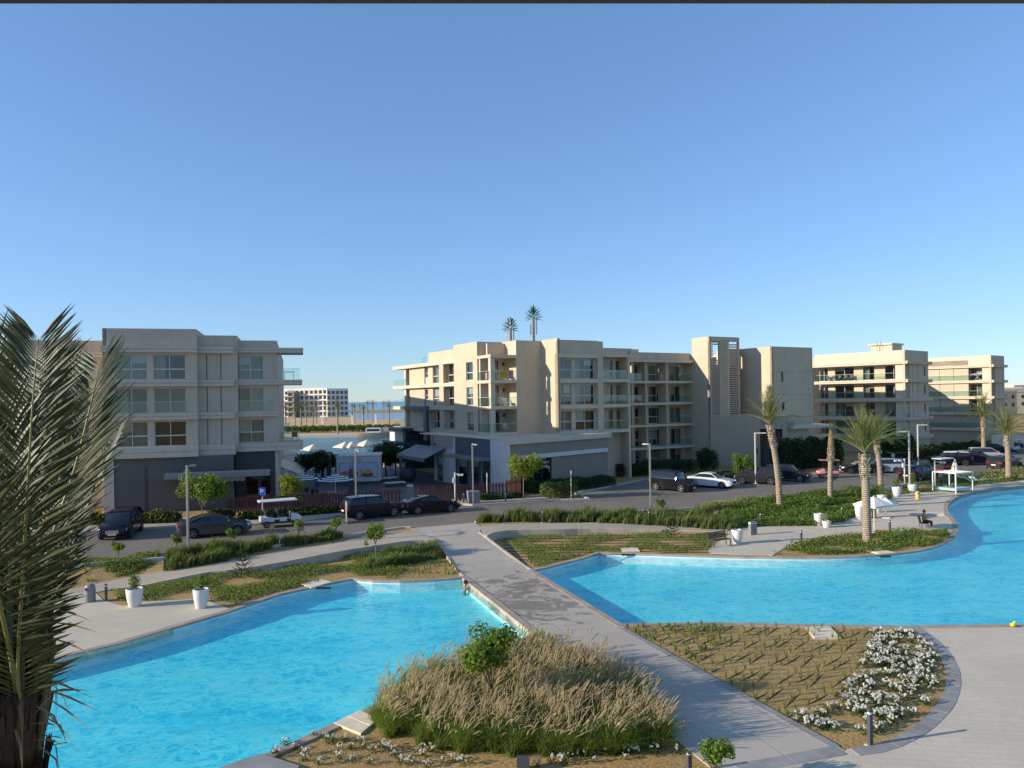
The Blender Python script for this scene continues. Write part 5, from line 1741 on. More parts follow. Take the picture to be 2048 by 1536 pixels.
# ------------------------------------------------------------------ bedding plants: white flowers, seedlings, hoses
def flower_mesh(seed):
    r = random.Random(seed)
    lf, fl = MB(), MB()
    for _ in range(46):
        a, e = r.uniform(0, 6.28), r.uniform(.02, .15)
        leaf_quad(lf, (math.cos(a) * e, math.sin(a) * e, r.uniform(.02, .17)), r.uniform(.05, .08), (math.cos(a), math.sin(a), .8), r)
    for _ in range(r.randint(6, 9)):
        a, e = r.uniform(0, 6.28), r.uniform(.0, .15)
        c = Vector((math.cos(a) * e, math.sin(a) * e, r.uniform(.15, .23)))
        for k in range(7):
            leaf_quad(fl, c + rvec(r) * .02, .055, (math.cos(a) * .3, -.5, .9), r, .9)
    return lf.mesh('leaves', 'hedge_leaf'), fl.mesh('blossom', 'flower_white')
FM = [flower_mesh(i) for i in range(6)]
def flower(x, y, label, group, s=1.0):
    t = thing('flowering_plant', label, 'flower', (x, y, zg(x, y)), PR.uniform(0, 6.28), group)
    t.scale = (s, s, s)
    m = PR.choice(FM)
    for nm, me in zip(('leaves', 'blossom'), m):
        o = bpy.data.objects.new(nm, me)
        COL.objects.link(o)
        o.parent = t
low = [(572, 1492), (590, 1500), (551, 1508), (556, 1514), (628, 1474), (652, 1483), (664, 1486), (690, 1484), (723, 1488), (680, 1500), (702, 1500), (728, 1498), (745, 1506), (768, 1497), (778, 1500), (785, 1508), (790, 1518), (846, 1502), (862, 1505), (847, 1514), (610, 1512), (609, 1522), (680, 1520), (704, 1524), (801, 1528), (820, 1530), (853, 1536), (885, 1526), (904, 1524), (926, 1530), (1139, 1516), (1158, 1514), (1174, 1512), (1190, 1525), (1126, 1530), (1215, 1511), (1240, 1507), (1256, 1508), (1270, 1508), (1312, 1508), (1250, 1520), (1103, 1526), (1076, 1534), (1357, 1508), (640, 1530), (740, 1530)]
for x, y in low:
    p = gz(x, y)
    flower(p[0], p[1], 'single white flowering bedding plant in the sandy bed below the fountain grass', 'white flowers scattered below the fountain grass', PR.uniform(.75, 1.1))
r = random.Random(5)
BEDW = [W2(*p) for p in [(1745, 1262), (1822, 1266), (1856, 1296), (1876, 1330), (1880, 1362), (1864, 1402), (1826, 1440), (1790, 1462), (1742, 1478), (1690, 1470), (1610, 1455), (1580, 1450), (1640, 1415), (1700, 1375), (1720, 1340), (1740, 1300)]]
cnt = 0
for x, y in sample_poly(BEDW, 900, r):
    if nz(x * 1.0, y * 1.0, 1.5) + .06 * x - .5 < r.uniform(.28, .5) or cnt > 235:
        continue
    cnt += 1
    flower(x, y, 'white flowering bedding plant in the dense drift of the curved near bed', 'white flowers in the curved bed', r.uniform(.8, 1.25))
def tuft_mesh(seed, broad=False):
    r = random.Random(seed)
    mb = MB()
    for _ in range(14 if not broad else 8):
        a, e, h = r.uniform(0, 6.28), r.uniform(.04, .14), r.uniform(.14, .30)
        w = .006 if not broad else .022
        q = (-math.sin(a) * w, math.cos(a) * w)
        t = (math.cos(a) * e, math.sin(a) * e, h)
        m_ = (t[0] * .4, t[1] * .4, h * .6)
        k = len(mb.v)
        mb.v += [(-q[0] * .6, -q[1] * .6, -.02), (q[0] * .6, q[1] * .6, -.02), (m_[0] + q[0], m_[1] + q[1], m_[2]), (m_[0] - q[0], m_[1] - q[1], m_[2]), t]
        mb.f += [(k, k + 1, k + 2, k + 3), (k + 3, k + 2, k + 4)]
    return mb.mesh('grass_tuft', 'cover_leaf' if broad else 'grass_blade')
TM = [tuft_mesh(i) for i in range(5)]
BM = [tuft_mesh(20 + i, True) for i in range(5)]
def small(me, name, x, y, label, cat, group, s):
    o = bpy.data.objects.new(name, me)
    COL.objects.link(o)
    o.location = (x, y, zg(x, y))
    o.rotation_euler = (0, 0, PR.uniform(0, 6.28))
    o.scale = (s, s, s)
    return tag(o, label, cat, group)
rows = []
plain('hose_black', (0.025, 0.022, 0.02), 0.6, 0.2, 6)
NB = [W2(*p) for p in [(1262, 1262), (1440, 1252), (1600, 1255), (1740, 1258), (1735, 1300), (1715, 1345), (1690, 1380), (1640, 1415), (1580, 1445), (1500, 1395), (1400, 1335), (1300, 1280)]]
dirv = (Vector(W2(1620, 1275)) - Vector(W2(1440, 1380))).normalized()
nv = Vector((-dirv.y, dirv.x))
c0v = Vector(W2(1500, 1330))
for k in range(-9, 12):
    pts = []
    for s in np.arange(-9, 9, .3):
        p = c0v + nv * (k * .48 + .11 * math.sin(s * .7 + k * 2.3) + .04 * math.sin(s * 2.3 + k * 5.1)) + dirv * float(s)
        if in_poly(p.x, p.y, NB):
            pts.append(p)
    if len(pts) < 4:
        continue
    hp = [(p.x, p.y, .0 + .018 * math.sin(i * .9 + k * 1.7)) for i, p in enumerate(pts)]
    tag(MB().tube(hp, .014, 5).build('irrigation_hose', 'hose_black'), 'black drip hose lying along a planting row of the near bed', 'hose', 'drip hoses in the near bed')
    for p in pts[::2]:
        q = p + Vector((PR.uniform(-.06, .06), PR.uniform(-.06, .06)))
        broad = q.x < W(1440, 1300)[0] - .5 and q.y > 27
        if broad:
            continue
        small(PR.choice(TM), 'grass_tuft', q.x, q.y, 'small green grass tuft planted in rows in the near bed', 'grass', 'planted tufts in the near bed', PR.uniform(.9, 1.6))
r = random.Random(6)
for x, y in sample_poly([W2(*p) for p in [(1250, 1256), (1440, 1249), (1450, 1265), (1430, 1310), (1390, 1325), (1330, 1300)]], 120, r):
    small(r.choice(BM), 'seedling', x, y, 'upright broad leaved seedling in the corner of the near bed by the walkway', 'seedling', 'seedlings in the near bed corner', r.uniform(.55, 1.0))
for x, y in sample_poly([W2(*p) for p in [(1060, 1280), (1085, 1272), (1120, 1296), (1150, 1320), (1100, 1325), (1050, 1310)]], 45, r):
    small(r.choice(BM), 'seedling', x, y, 'upright broad leaved seedling behind the fountain grass beside the walkway', 'seedling', 'seedlings behind the fountain grass', r.uniform(1.0, 1.6))
for x, y in sample_poly([W2(*p) for p in [(760, 1150), (800, 1138), (880, 1122), (905, 1128), (922, 1148), (860, 1157), (770, 1159)]], 90, r):
    small(r.choice(BM), 'seedling', x, y, 'upright broad leaved seedling at the far edge of the left pool beside the walkway', 'seedling', 'seedlings beyond the left pool', r.uniform(.6, 1.1))
for x, y in sample_poly([W2(*p) for p in [(1072, 1136), (1120, 1124), (1180, 1110), (1120, 1095), (1060, 1105), (1045, 1118)]], 90, r):
    small(r.choice(BM), 'seedling', x, y, 'upright broad leaved seedling in the bed corner above the right pool', 'seedling', 'seedlings above the right pool', r.uniform(.6, 1.1))
for k in range(9):
    pts = []
    a, b = Vector(W2(1000 + k * 2, 1072 + k * 6.2)), Vector(W2(1425, 1070 + k * 5))
    hp = [(a.x + (b.x - a.x) * t, a.y + (b.y - a.y) * t + .1 * math.sin(t * 9 + k), .02) for t in np.linspace(0, 1, 30)]
    hp = [p for p in hp if not in_poly(p[0], p[1] - .5, POOL_R)]
    tag(MB().tube(hp, .02, 5).build('irrigation_hose', 'hose_black'), 'black drip hose running along the bed above the right pool', 'hose', 'drip hoses in the far bed')

# ------------------------------------------------------------------ palms
def frond(mb_leaf, mb_rach, pts, llen, n, width, droop=.25, r=PR, vee=.5, spread=.85, side_up=None, tipk=.45, lw=.024):
    """date palm frond along pts: rachis tube and two rows of folded leaflets"""
    P = [Vector(p) for p in smooth_line(pts, 8)]
    m = len(P)
    rad = [max(.004, width * (1 - .85 * i / (m - 1))) for i in range(m)]
    mb_rach.tube(P, rad, 5)
    for i in range(n):
        t = .12 + .88 * i / (n - 1)
        f = t * (m - 1)
        k = min(m - 2, int(f))
        p = P[k].lerp(P[k + 1], f - k)
        d = (P[k + 1] - P[k]).normalized()
        up = side_up or Vector((0, 0, 1))
        s = d.cross(up)
        if s.length < .15:
            s = d.cross(Vector((0, 1, 0)))
        s.normalize()
        nn = s.cross(d).normalized()
        L = llen * (math.sin(math.pi * min(1, .25 + t * .62)) ** .7) * r.uniform(.85, 1.1)
        for sd in (-1, 1):
            fwd = spread + t * tipk + r.uniform(-.1, .1)
            q = (s * sd * (1.0 + r.uniform(-.08, .08)) + d * fwd + nn * (vee + r.uniform(-.18, .18))).normalized()
            mid = p + q * L * .5
            tip = p + q * L + Vector((0, 0, -droop * L))
            wv = q.cross(nn).normalized() * L * lw
            ww = q.cross(wv).normalized() * L * lw * .5
            kk = len(mb_leaf.v)
            mb_leaf.v += [tuple(p), tuple(mid + wv), tuple(mid - ww), tuple(mid - wv), tuple(tip)]
            mb_leaf.f += [(kk, kk + 1, kk + 2), (kk, kk + 2, kk + 3), (kk + 1, kk + 4, kk + 2), (kk + 2, kk + 4, kk + 3)]
def palm_crown(t, z, L, nf, seed, el=(-.35, 1.35), llen=.5, n=26, mat='palm_far_leaf', width=.035, droop=.35, name='frond', curl=.9):
    r = random.Random(seed)
    for i in range(nf):
        a = i * 2.39996 + r.uniform(-.2, .2)
        e = el[0] + (el[1] - el[0]) * ((i + .5) / nf)
        LL = L * r.uniform(.85, 1.1)
        p = [Vector((0, 0, z))]
        ee = e + .25
        for k in range(5):
            dl = LL / 5
            p.append(p[-1] + Vector((math.cos(a) * math.cos(ee), math.sin(a) * math.cos(ee), math.sin(ee))) * dl)
            ee -= curl * .26 * (1.1 - .45 * e)
        lm, rm = MB(), MB()
        frond(lm, rm, p, llen, n, width, droop, r, lw=.034)
        f = rm.build(name, 'palm_rachis', t, local=True)
        lm.build('leaflets', mat, f, local=True)
def palm_trunk(t, h, r0, r1, seed, lean=(0, 0), bulge=True, mat='palm_trunk'):
    r = random.Random(seed)
    pts, rad = [], []
    n = 16
    for i in range(n + 1):
        s = i / n
        pts.append((lean[0] * s * s, lean[1] * s * s, h * s - .1))
        b = 1.0 + (.25 * math.exp(-((s - .86) / .07) ** 2) if bulge else 0) + (.18 * math.exp(-(s / .06) ** 2))
        rad.append((r0 + (r1 - r0) * s) * b * r.uniform(.97, 1.03))
    MB().tube(pts, rad, 14).build('trunk', mat, t, smooth=True, local=True)
    stubs = MB()
    for i in range(120):
        s = r.uniform(.72, .99)
        a = r.uniform(0, 6.28)
        rr = (r0 + (r1 - r0) * s) * 1.12
        c = Vector((lean[0] * s * s + math.cos(a) * rr, lean[1] * s * s + math.sin(a) * rr, h * s))
        o = Vector((math.cos(a), math.sin(a), 0))
        stubs.bar(c - Vector((0, 0, .12)), c + o * r.uniform(.06, .12) + Vector((0, 0, r.uniform(.04, .12))), r.uniform(.035, .065), .03)
    stubs.build('leaf_bases', mat, t, local=True, kind='stuff')
def date_palm(px, py, py_top, label, seed, z=None, nf=22, L=2.6, tied=False, lean=(0, 0), r0=.27, el=(-.3, 1.4), curl=.9, llen=.62, n=34):
    b = gz(px, py, z)
    s = F / b[1]
    h = (py - py_top) / s
    t = thing('date_palm', label, 'palm', b)
    palm_trunk(t, h, r0, r0 * .85, seed, lean)
    if tied:
        r = random.Random(seed)
        mb = MB()
        prof = [(.24, 0), (.27, .5), (.2, 1.2), (.12, 1.7)]
        mb.lathe(prof, 12, (lean[0], lean[1], h - .25))
        f = mb.build('tied_crown', 'dry_leaf', t, local=True, smooth=True)
        tip = MB()
        for k in range(46):
            a = r.uniform(0, 6.28)
            e = r.uniform(.05, .28)
            tip.add([(lean[0] + math.cos(a) * .08, lean[1] + math.sin(a) * .08, h + 1.2), (lean[0] + math.cos(a) * .08 + .02, lean[1] + math.sin(a) * .08, h + 1.2), (lean[0] + math.cos(a) * e, lean[1] + math.sin(a) * e, h + r.uniform(1.7, 2.3))], [(0, 1, 2)])
        tip.build('leaf_tips', 'palm_far_leaf', f, local=True)
        return t
    palm_crown(t, h, L, nf, seed, el=el, curl=curl, llen=llen, n=n)
    for o in t.children:
        if o.name.startswith('frond'):
            o.location = (lean[0], lean[1], 0)
    return t
date_palm(1560, 1017, 846, 'tall palm with sparse spreading crown in front of the entrance', 3, None, 19, 2.9, r0=.25, lean=(-.75, 0), el=(.25, 1.5), curl=.75)
date_palm(1661, 997, 893, 'palm with its crown tied into a bundle', 4, None, tied=True, r0=.23, lean=(.15, 0))
date_palm(1735, 1088, 905, 'nearest palm of the right group standing in the bed by the pool', 5, None, 27, 2.8, r0=.27, lean=(-.1, 0), el=(.35, 1.5), curl=.65)
date_palm(1762, 977, 880, 'palm with bent trunk behind the nearest palm of the right group', 6, .4, 28, 2.9, r0=.24, lean=(-.4, 0), el=(.0, 1.4), curl=.8)
date_palm(2018, 953, 868, 'rightmost palm beside the kerb in front of the parked cars', 7, .45, 30, 3.2, r0=.3, lean=(-.15, 0), el=(-.1, 1.4))
date_palm(1968, 912, 832, 'dark trunked palm with full crown in front of the farthest block', 8, .5, 34, 3.8, r0=.3, el=(-.15, 1.4))
# distant palms on the beach: one build, then copies
bp = thing('beach_palm', 'palm on the beach seen between the blocks', 'palm', (0, 0, 0), 0, 'beach palms')
palm_trunk(bp, 7.6, .26, .2, 9)
r = random.Random(9)
lm = MB()
for i in range(26):
    a = i * 2.4
    e = -.4 + 1.8 * (i / 26)
    p = [Vector((0, 0, 7.5))]
    ee = e + .3
    for k in range(4):
        p.append(p[-1] + Vector((math.cos(a) * math.cos(ee), math.sin(a) * math.cos(ee), math.sin(ee))) * .75)
        ee -= .4
    frond(lm, lm, p, .6, 12, .04, .3, r)
lm.build('crown', 'palm_far_leaf', bp, local=True)
where = ['leftmost on the sand', 'beside the white kiosk', 'left of the stair block', 'in front of the white wing', 'at the hotel entrance', 'in front of the shaded hotel end', 'tall, rising from the hedge near the middle', 'right of the hotel', 'in the middle of the gap', 'right of the middle', 'nearest to the central block', 'small, behind the channel on the left', 'small, behind the channel in the middle', 'small, behind the channel on the right', 'beside the sea at the right of the gap', 'at the far left end of the channel', 'at the shaded hotel corner']
spots = [(556, 868, 235), (572, 862, 250), (591, 846, 300), (603, 866, 240), (627, 858, 260), (652, 836, 380), (676, 870, 214), (710, 842, 330), (728, 864, 240), (746, 840, 340), (779, 862, 245), (705, 828, 520), (720, 826, 540), (736, 826, 540), (768, 826, 560), (613, 840, 350), (633, 842, 340)]
for i, (px, py, Y) in enumerate(spots):
    x, y, z = WY(px, py, Y)
    lab = 'beach palm seen between the blocks, ' + where[i]
    if i == 0:
        bp.location = (x, y, 0)
        bp['label'] = lab
    else:
        dup(bp, (x, y, 0), i * 1.3, lab, PR.uniform(.85, 1.15))
hedge((545, 866), (800, 861), 4.0, 1.7, 'cover_leaf', 'long green hedge along the far lagoon quay', 7000, .6, .3, 14)
# plaza trees
for i, (px, py, h, rd, lab) in enumerate(((633, 962, 3.4, 2.2, 'dark round tree left of the white kiosk'), (655, 958, 3.3, 1.5, 'dark tree touching the left side of the white kiosk'), (772, 950, 3.9, 2.6, 'dark broad tree right of the white kiosk'), (792, 952, 3.6, 1.8, 'dark tree beside the round planter on the plaza'))):
    tree('plaza_tree', gz(px, py, .53), h, rd, lab, 'dark_leaf', n=2600, size=.34, trunk=.12, seed=60 + i, stems=5, low=.35, fork=.4)

# the big palm in the foreground: crown at eye height
BP = (-4.75, 6.9, 0.0)
bpm = thing('date_palm', 'big date palm close to the camera at the left edge', 'palm', BP)
tz = 7.35
def local(px, py, Y):
    x, y, z = WY(px, py, Y)
    return (x - BP[0], y - BP[1], z - BP[2])
MB().tube([(0, 0, -.1), (.02, 0, 3), (0, 0, 5.5), (0, 0, 6.4), (0, 0, 7.0), (0, 0, tz)], [.34, .31, .31, .33, .36, .33], 20).build('trunk', 'palm_fibre', bpm, smooth=True, local=True)
r = random.Random(77)
st = MB()
for i in range(300):
    z = r.uniform(4.2, 7.3)
    a = r.uniform(0, 6.28)
    rr = .31 + .02 * (z - 5)
    o = Vector((math.cos(a), math.sin(a), 0))
    c = Vector((0, 0, z)) + o * rr
    s = o.cross(Vector((0, 0, 1)))
    l = r.uniform(.3, .75)
    k = len(st.v)
    w = r.uniform(.02, .055)
    st.v += [tuple(c - s * w), tuple(c + s * w), tuple(c + o * .05 + s * w * .5 + Vector((0, 0, l))), tuple(c + o * (.06 + r.uniform(0, .04)) - s * w * .3 + Vector((0, 0, l * 1.05)))]
    st.f += [(k, k + 1, k + 2, k + 3)]
st.build('leaf_sheaths', 'palm_fibre', bpm, local=True, kind='stuff')
pt = MB()
for i in range(34):
    a = i * 2.4
    z0 = 6.1 + 1.15 * i / 34
    o_ = Vector((math.cos(a), math.sin(a), 0))
    ln = r.uniform(.7, 1.2)
    pt.tube([tuple(o_ * .27 + Vector((0, 0, z0))), tuple(o_ * .36 + Vector((0, 0, z0 + ln * .45))), tuple(o_ * (.40 + .08 * r.random()) + Vector((0, 0, z0 + ln)))], [.055, .04, .022], 6)
pt.build('petioles', 'palm_petiole', bpm, smooth=True, local=True, kind='stuff')
def big_frond(pts, llen=.62, n=62, droop=.12, vee=.35, up=None, spread=.75, width=.03, mat='palm_leaf', tipk=.45):
    lm, rm = MB(), MB()
    frond(lm, rm, pts, llen * 1.22, n, width, droop, r, vee, spread, up, tipk, .034)
    f = rm.build('frond', 'palm_rachis', bpm, local=True, smooth=True)
    lm.build('leaflets', mat, f, local=True)
U = Vector((0, -1, 0))
# the frond that faces the camera
big_frond([local(48, 1450, 6.85), local(36, 1345, 6.55), local(46, 1145, 6.2), local(58, 938, 5.95), local(68, 778, 5.9), local(78, 678, 6.0)], .60, 66, .03, .22, Vector((.25, -1, .1)), .85, .02)
big_frond([local(40, 1430, 6.95), local(20, 1315, 6.8), local(20, 1115, 6.7), local(10, 918, 6.7), local(-30, 738, 6.8), local(-80, 658, 7.0)], .62, 60, .03, .3, Vector((.1, -1, 0)), .8, .026)
big_frond([local(60, 1315, 7.1), local(100, 1095, 7.2), local(150, 938, 7.4), local(185, 798, 7.7), local(200, 728, 8.0)], .62, 62, .03, .25, Vector((-.2, -1, .1)), .8, .026)
big_frond([local(70, 1305, 7.2), local(120, 1125, 7.5), local(160, 1028, 7.9), local(215, 908, 8.4), local(246, 853, 8.8)], .50, 56, .22, .1, Vector((-.6, -1, .2)), .8, .024)
big_frond([local(40, 1305, 7.4), local(80, 1015, 7.7), local(110, 838, 8.1), local(120, 728, 8.6)], .62, 56, .03, .3, Vector((0, -1, .2)), .85, .026)
big_frond([local(10, 1295, 7.3), local(-60, 1015, 7.3), local(-120, 858, 7.5), local(-200, 738, 7.8)], .62, 54, .03, .3, Vector((.2, -1, .1)), .85, .026)
big_frond([local(40, 1440, 6.85), local(22, 1315, 6.5), local(-10, 1165, 6.0), local(-50, 998, 5.7), local(-90, 838, 5.6)], .60, 50, .03, .25, Vector((.3, -1, 0)), .8, .026)
# side fronds reaching right over the deck and the pool
big_frond([local(55, 1345, 7.0), local(90, 1205, 7.2), local(130, 1095, 7.6), local(160, 1025, 7.9)], .45, 44, .15, .1, Vector((-.3, -1, .4)), .6, .022)
for k in range(9):
    a = k * .7 + .4
    if math.cos(a) > .25:
        continue
    e = .35 + .08 * k
    p = [Vector((0, 0, tz - .25))]
    ee = e + .4
    for q in range(5):
        p.append(p[-1] + Vector((math.cos(a) * math.cos(ee), math.sin(a) * math.cos(ee) * .8 + .12, math.sin(ee))) * .55)
        ee -= .16
    big_frond([tuple(v) for v in p], .5, 46, .15, .35, None, .7, .026)
# broken dry leaflets below the crown
dm = MB()
for (x0, y0, x1, y1) in ((95, 1365, 190, 1397), (88, 1380, 215, 1430), (100, 1395, 190, 1465), (95, 1410, 165, 1510), (110, 1282, 200, 1316), (120, 1255, 200, 1266), (90, 1355, 125, 1290), (88, 1450, 112, 1385), (88, 1460, 120, 1452), (90, 1492, 132, 1488), (60, 1372, 10, 1408), (100, 1400, 180, 1380), (130, 1230, 190, 1245)):
    a, b = Vector(local(x0 - 25, y0 - 12, 6.75)), Vector(local(x1, y1, 6.6))
    m_ = (a + b) / 2 + Vector((0, 0, .02))
    s = Vector((0, .3, 1)).cross(b - a).normalized() * .012
    s2 = Vector((0, 0, .012))
    dm.add([tuple(a), tuple(m_ + s2), tuple(b), tuple(m_ - s2)], [(0, 1, 2, 3)])
for i in range(70):
    a_ = r.uniform(0, 6.28)
    o_ = Vector((math.cos(a_), math.sin(a_), 0))
    z_ = r.uniform(5.6, 7.15)
    p_ = o_ * .33 + Vector((0, 0, z_))
    q_ = p_ + o_ * r.uniform(.08, .38) + Vector((0, 0, -r.uniform(.15, .6)))
    s_ = o_.cross(Vector((0, 0, 1))) * .014
    m2 = (p_ + q_) / 2 + o_ * .06 + Vector((0, 0, .05))
    dm.add([tuple(p_ - s_), tuple(p_ + s_), tuple(m2 + s_), tuple(m2 - s_), tuple(q_)], [(0, 1, 2, 3), (3, 2, 4)])
dm.build('dry_leaflets', 'dry_leaf', bpm, local=True, kind='stuff')

# roof antennas disguised as palms
def fake_palm(px, py, pyt, Y, label, mat, n, seed, spread):
    x, y, _ = WY(px, py, Y)
    z0 = RF
    zt = WY(px, pyt, Y)[2]
    t = thing('antenna_palm', label, 'antenna', (x, y, z0))
    hb = zt - z0
    MB().tube([(0, 0, 0), (0, 0, hb)], [.17, .15], 10).build('mast', 'bark', t, local=True, smooth=True)
    r = random.Random(seed)
    mb = MB()
    for i in range(n):
        a = i * 2.4
        e = -.1 + 1.5 * i / n
        d = Vector((math.cos(a) * math.cos(e), math.sin(a) * math.cos(e), math.sin(e)))
        s = d.cross(Vector((0, 0, 1))).normalized() * .11
        L = spread * r.uniform(.85, 1.1)
        b0 = Vector((0, 0, hb - .2 + .5 * i / n))
        m_ = b0 + d * L * .6
        tp = b0 + d * L + Vector((0, 0, -.15))
        mb.add([tuple(b0), tuple(m_ + s), tuple(tp), tuple(m_ - s), tuple(m_ + Vector((0, 0, -.08)))], [(0, 1, 4), (0, 4, 3), (1, 2, 4), (4, 2, 3)])
    mb.build('plastic_leaves', mat, t, local=True)
    for k in range(3):
        a = k * 2.1 + .4
        MB().box(math.cos(a) * .4 - .08, math.cos(a) * .4 + .08, math.sin(a) * .4 - .06, math.sin(a) * .4 + .06, hb - (2.1 if k < 2 else .2), hb - .1 + (1.1 if mat == 'fake_leaf_grey' and k == 2 else 0)).build('antenna_panel', 'white_plastic', t, local=True)
fake_palm(1022, 690, 656, 90, 'shorter antenna mast disguised as a palm on the central roof', 'fake_leaf_grey', 40, 3, 1.25)
fake_palm(1068, 690, 634, 90, 'taller antenna mast disguised as a green palm on the central roof', 'fake_leaf', 38, 4, 1.35)
# ------------------------------------------------------------------ vehicles
def paint(name, col, metal=0.3, rough=0.13):
    m, nt, b = new_mat(name)
    v = coords(nt, 'Object')
    c = ramp(nt, noise(nt, v, 3, 4), [(0.35, tuple(k * .88 for k in col)), (0.7, col)])
    nt.links.new(c, b.inputs['Base Color'])
    b.inputs['Metallic'].default_value = metal
    nt.links.new(ramp(nt, noise(nt, v, 1.5, 3), [(0.3, (rough,) * 3), (0.7, (rough + .06,) * 3)]), b.inputs['Roughness'])
    b.inputs['Specular IOR Level'].default_value = 0.32
for nm, c, mt in (('paint_black', (0.012, 0.012, 0.014), .1), ('paint_navy', (0.014, 0.018, 0.032), .3), ('paint_grey', (0.10, 0.10, 0.10), .5), ('paint_white', (0.72, 0.72, 0.70), 0), ('paint_silver', (0.50, 0.51, 0.52), .5), ('paint_charcoal', (0.045, 0.045, 0.045), .4), ('paint_red', (0.45, 0.02, 0.025), 0), ('paint_pink', (0.62, 0.22, 0.26), 0), ('paint_olive', (0.04, 0.04, 0.03), .3), ('paint_paleblue', (0.35, 0.42, 0.48), .3)):
    paint(nm, c, mt)
plain('tyre', (0.02, 0.02, 0.02), 0.85, 0.2, 6)
plain('alloy', (0.45, 0.45, 0.46), 0.3, 0.1, 6, metal=0.9)
plain('plate_white', (0.65, 0.66, 0.64), 0.5, 0.03, 6)
plain('lamp_glass', (0.75, 0.75, 0.72), 0.15, 0.1, 6)
plain('tail_red', (0.42, 0.015, 0.012), 0.2, 0.1, 6)
plain('chrome', (0.7, 0.7, 0.7), 0.15, 0.05, 6, metal=1.0)
plain('seat_black', (0.025, 0.025, 0.027), 0.7, 0.2, 6)
m, nt, b = new_mat('car_glass')
b.inputs['Base Color'].default_value = (0.012, 0.017, 0.02, 1)
b.inputs['Roughness'].default_value = 0.06
b.inputs['Specular IOR Level'].default_value = 0.9
nt.links.new(ramp(nt, noise(nt, coords(nt), 2.0), [(0, (0.01, 0.013, 0.016)), (1, (0.02, 0.026, 0.03))]), b.inputs['Base Color'])
CT = {
    # length, width, wheel radius, wheel x, upper outline, cabin (base front, roof front, roof rear, base rear), belt, roof
    'sedan': dict(L=4.75, W=1.84, r=.33, wx=(1.42, -1.40), up=[(2.37, .52), (2.30, .70), (2.0, .80), (1.0, .98), (.8, 1.0), (-1.6, 1.06), (-2.2, 1.04), (-2.34, .95), (-2.38, .6)], cab=(1.05, .25, -.95, -1.85), roof=1.44),
    'coupe': dict(L=4.6, W=1.80, r=.335, wx=(1.38, -1.36), up=[(2.30, .50), (2.22, .68), (1.9, .80), (.95, .95), (.7, .98), (-1.6, 1.04), (-2.1, 1.03), (-2.27, .95), (-2.30, .6)], cab=(.98, .15, -.85, -1.9), roof=1.37),
    'suv': dict(L=4.75, W=1.92, r=.37, wx=(1.45, -1.42), up=[(2.37, .6), (2.33, .85), (2.1, .98), (1.1, 1.10), (.9, 1.12), (-2.2, 1.18), (-2.33, 1.1), (-2.38, .65)], cab=(1.12, .45, -1.85, -2.28), roof=1.70),
    'box': dict(L=4.6, W=1.90, r=.39, wx=(1.40, -1.38), up=[(2.28, .6), (2.27, 1.02), (2.2, 1.12), (1.0, 1.17), (.9, 1.18), (-2.2, 1.2), (-2.28, 1.15), (-2.30, .65)], cab=(.95, .62, -2.12, -2.26), roof=1.94),
    'mpv': dict(L=4.5, W=1.82, r=.33, wx=(1.42, -1.30), up=[(2.25, .55), (2.2, .75), (2.0, .86), (1.3, 1.0), (1.1, 1.02), (-2.05, 1.08), (-2.2, 1.0), (-2.25, .6)], cab=(1.45, .55, -1.75, -2.15), roof=1.62),
}
def car_wheel(t, x, y, r, side):
    mb = MB()
    w = .11
    n = 20
    prof = [(r * .62, -w), (r * .93, -w), (r, -w * .7), (r, w * .7), (r * .93, w), (r * .62, w)]
    rings = []
    for j in range(n):
        a = 2 * math.pi * j / n
        rings.append([(x + p[0] * math.cos(a), y + p[1], r + p[0] * math.sin(a)) for p in prof])
    rings.append(rings[0])
    mb.loft(rings, closed=True, caps=False)
    wh = mb.build('wheel', 'tyre', t, local=True, smooth=True, auto=40)
    rb = MB()
    yo = y + side * w * .75
    for k in range(5):
        a = 2 * math.pi * k / 5
        rb.bar((x, yo, r), (x + math.cos(a) * r * .64, yo, r + math.sin(a) * r * .64), .03, .085, (0, 1, 0))
    c = [(x + math.cos(2 * math.pi * j / 16) * r * .66, yo - side * .02, r + math.sin(2 * math.pi * j / 16) * r * .66) for j in range(16)]
    c2 = [(x + math.cos(2 * math.pi * j / 16) * r * .55, yo - side * .02, r + math.sin(2 * math.pi * j / 16) * r * .55) for j in range(16)]
    k = len(rb.v)
    rb.v += c + c2
    rb.f += [(k + j, k + (j + 1) % 16, k + 16 + (j + 1) % 16, k + 16 + j) for j in range(16)]
    rb.build('rim', 'alloy', wh, local=True)
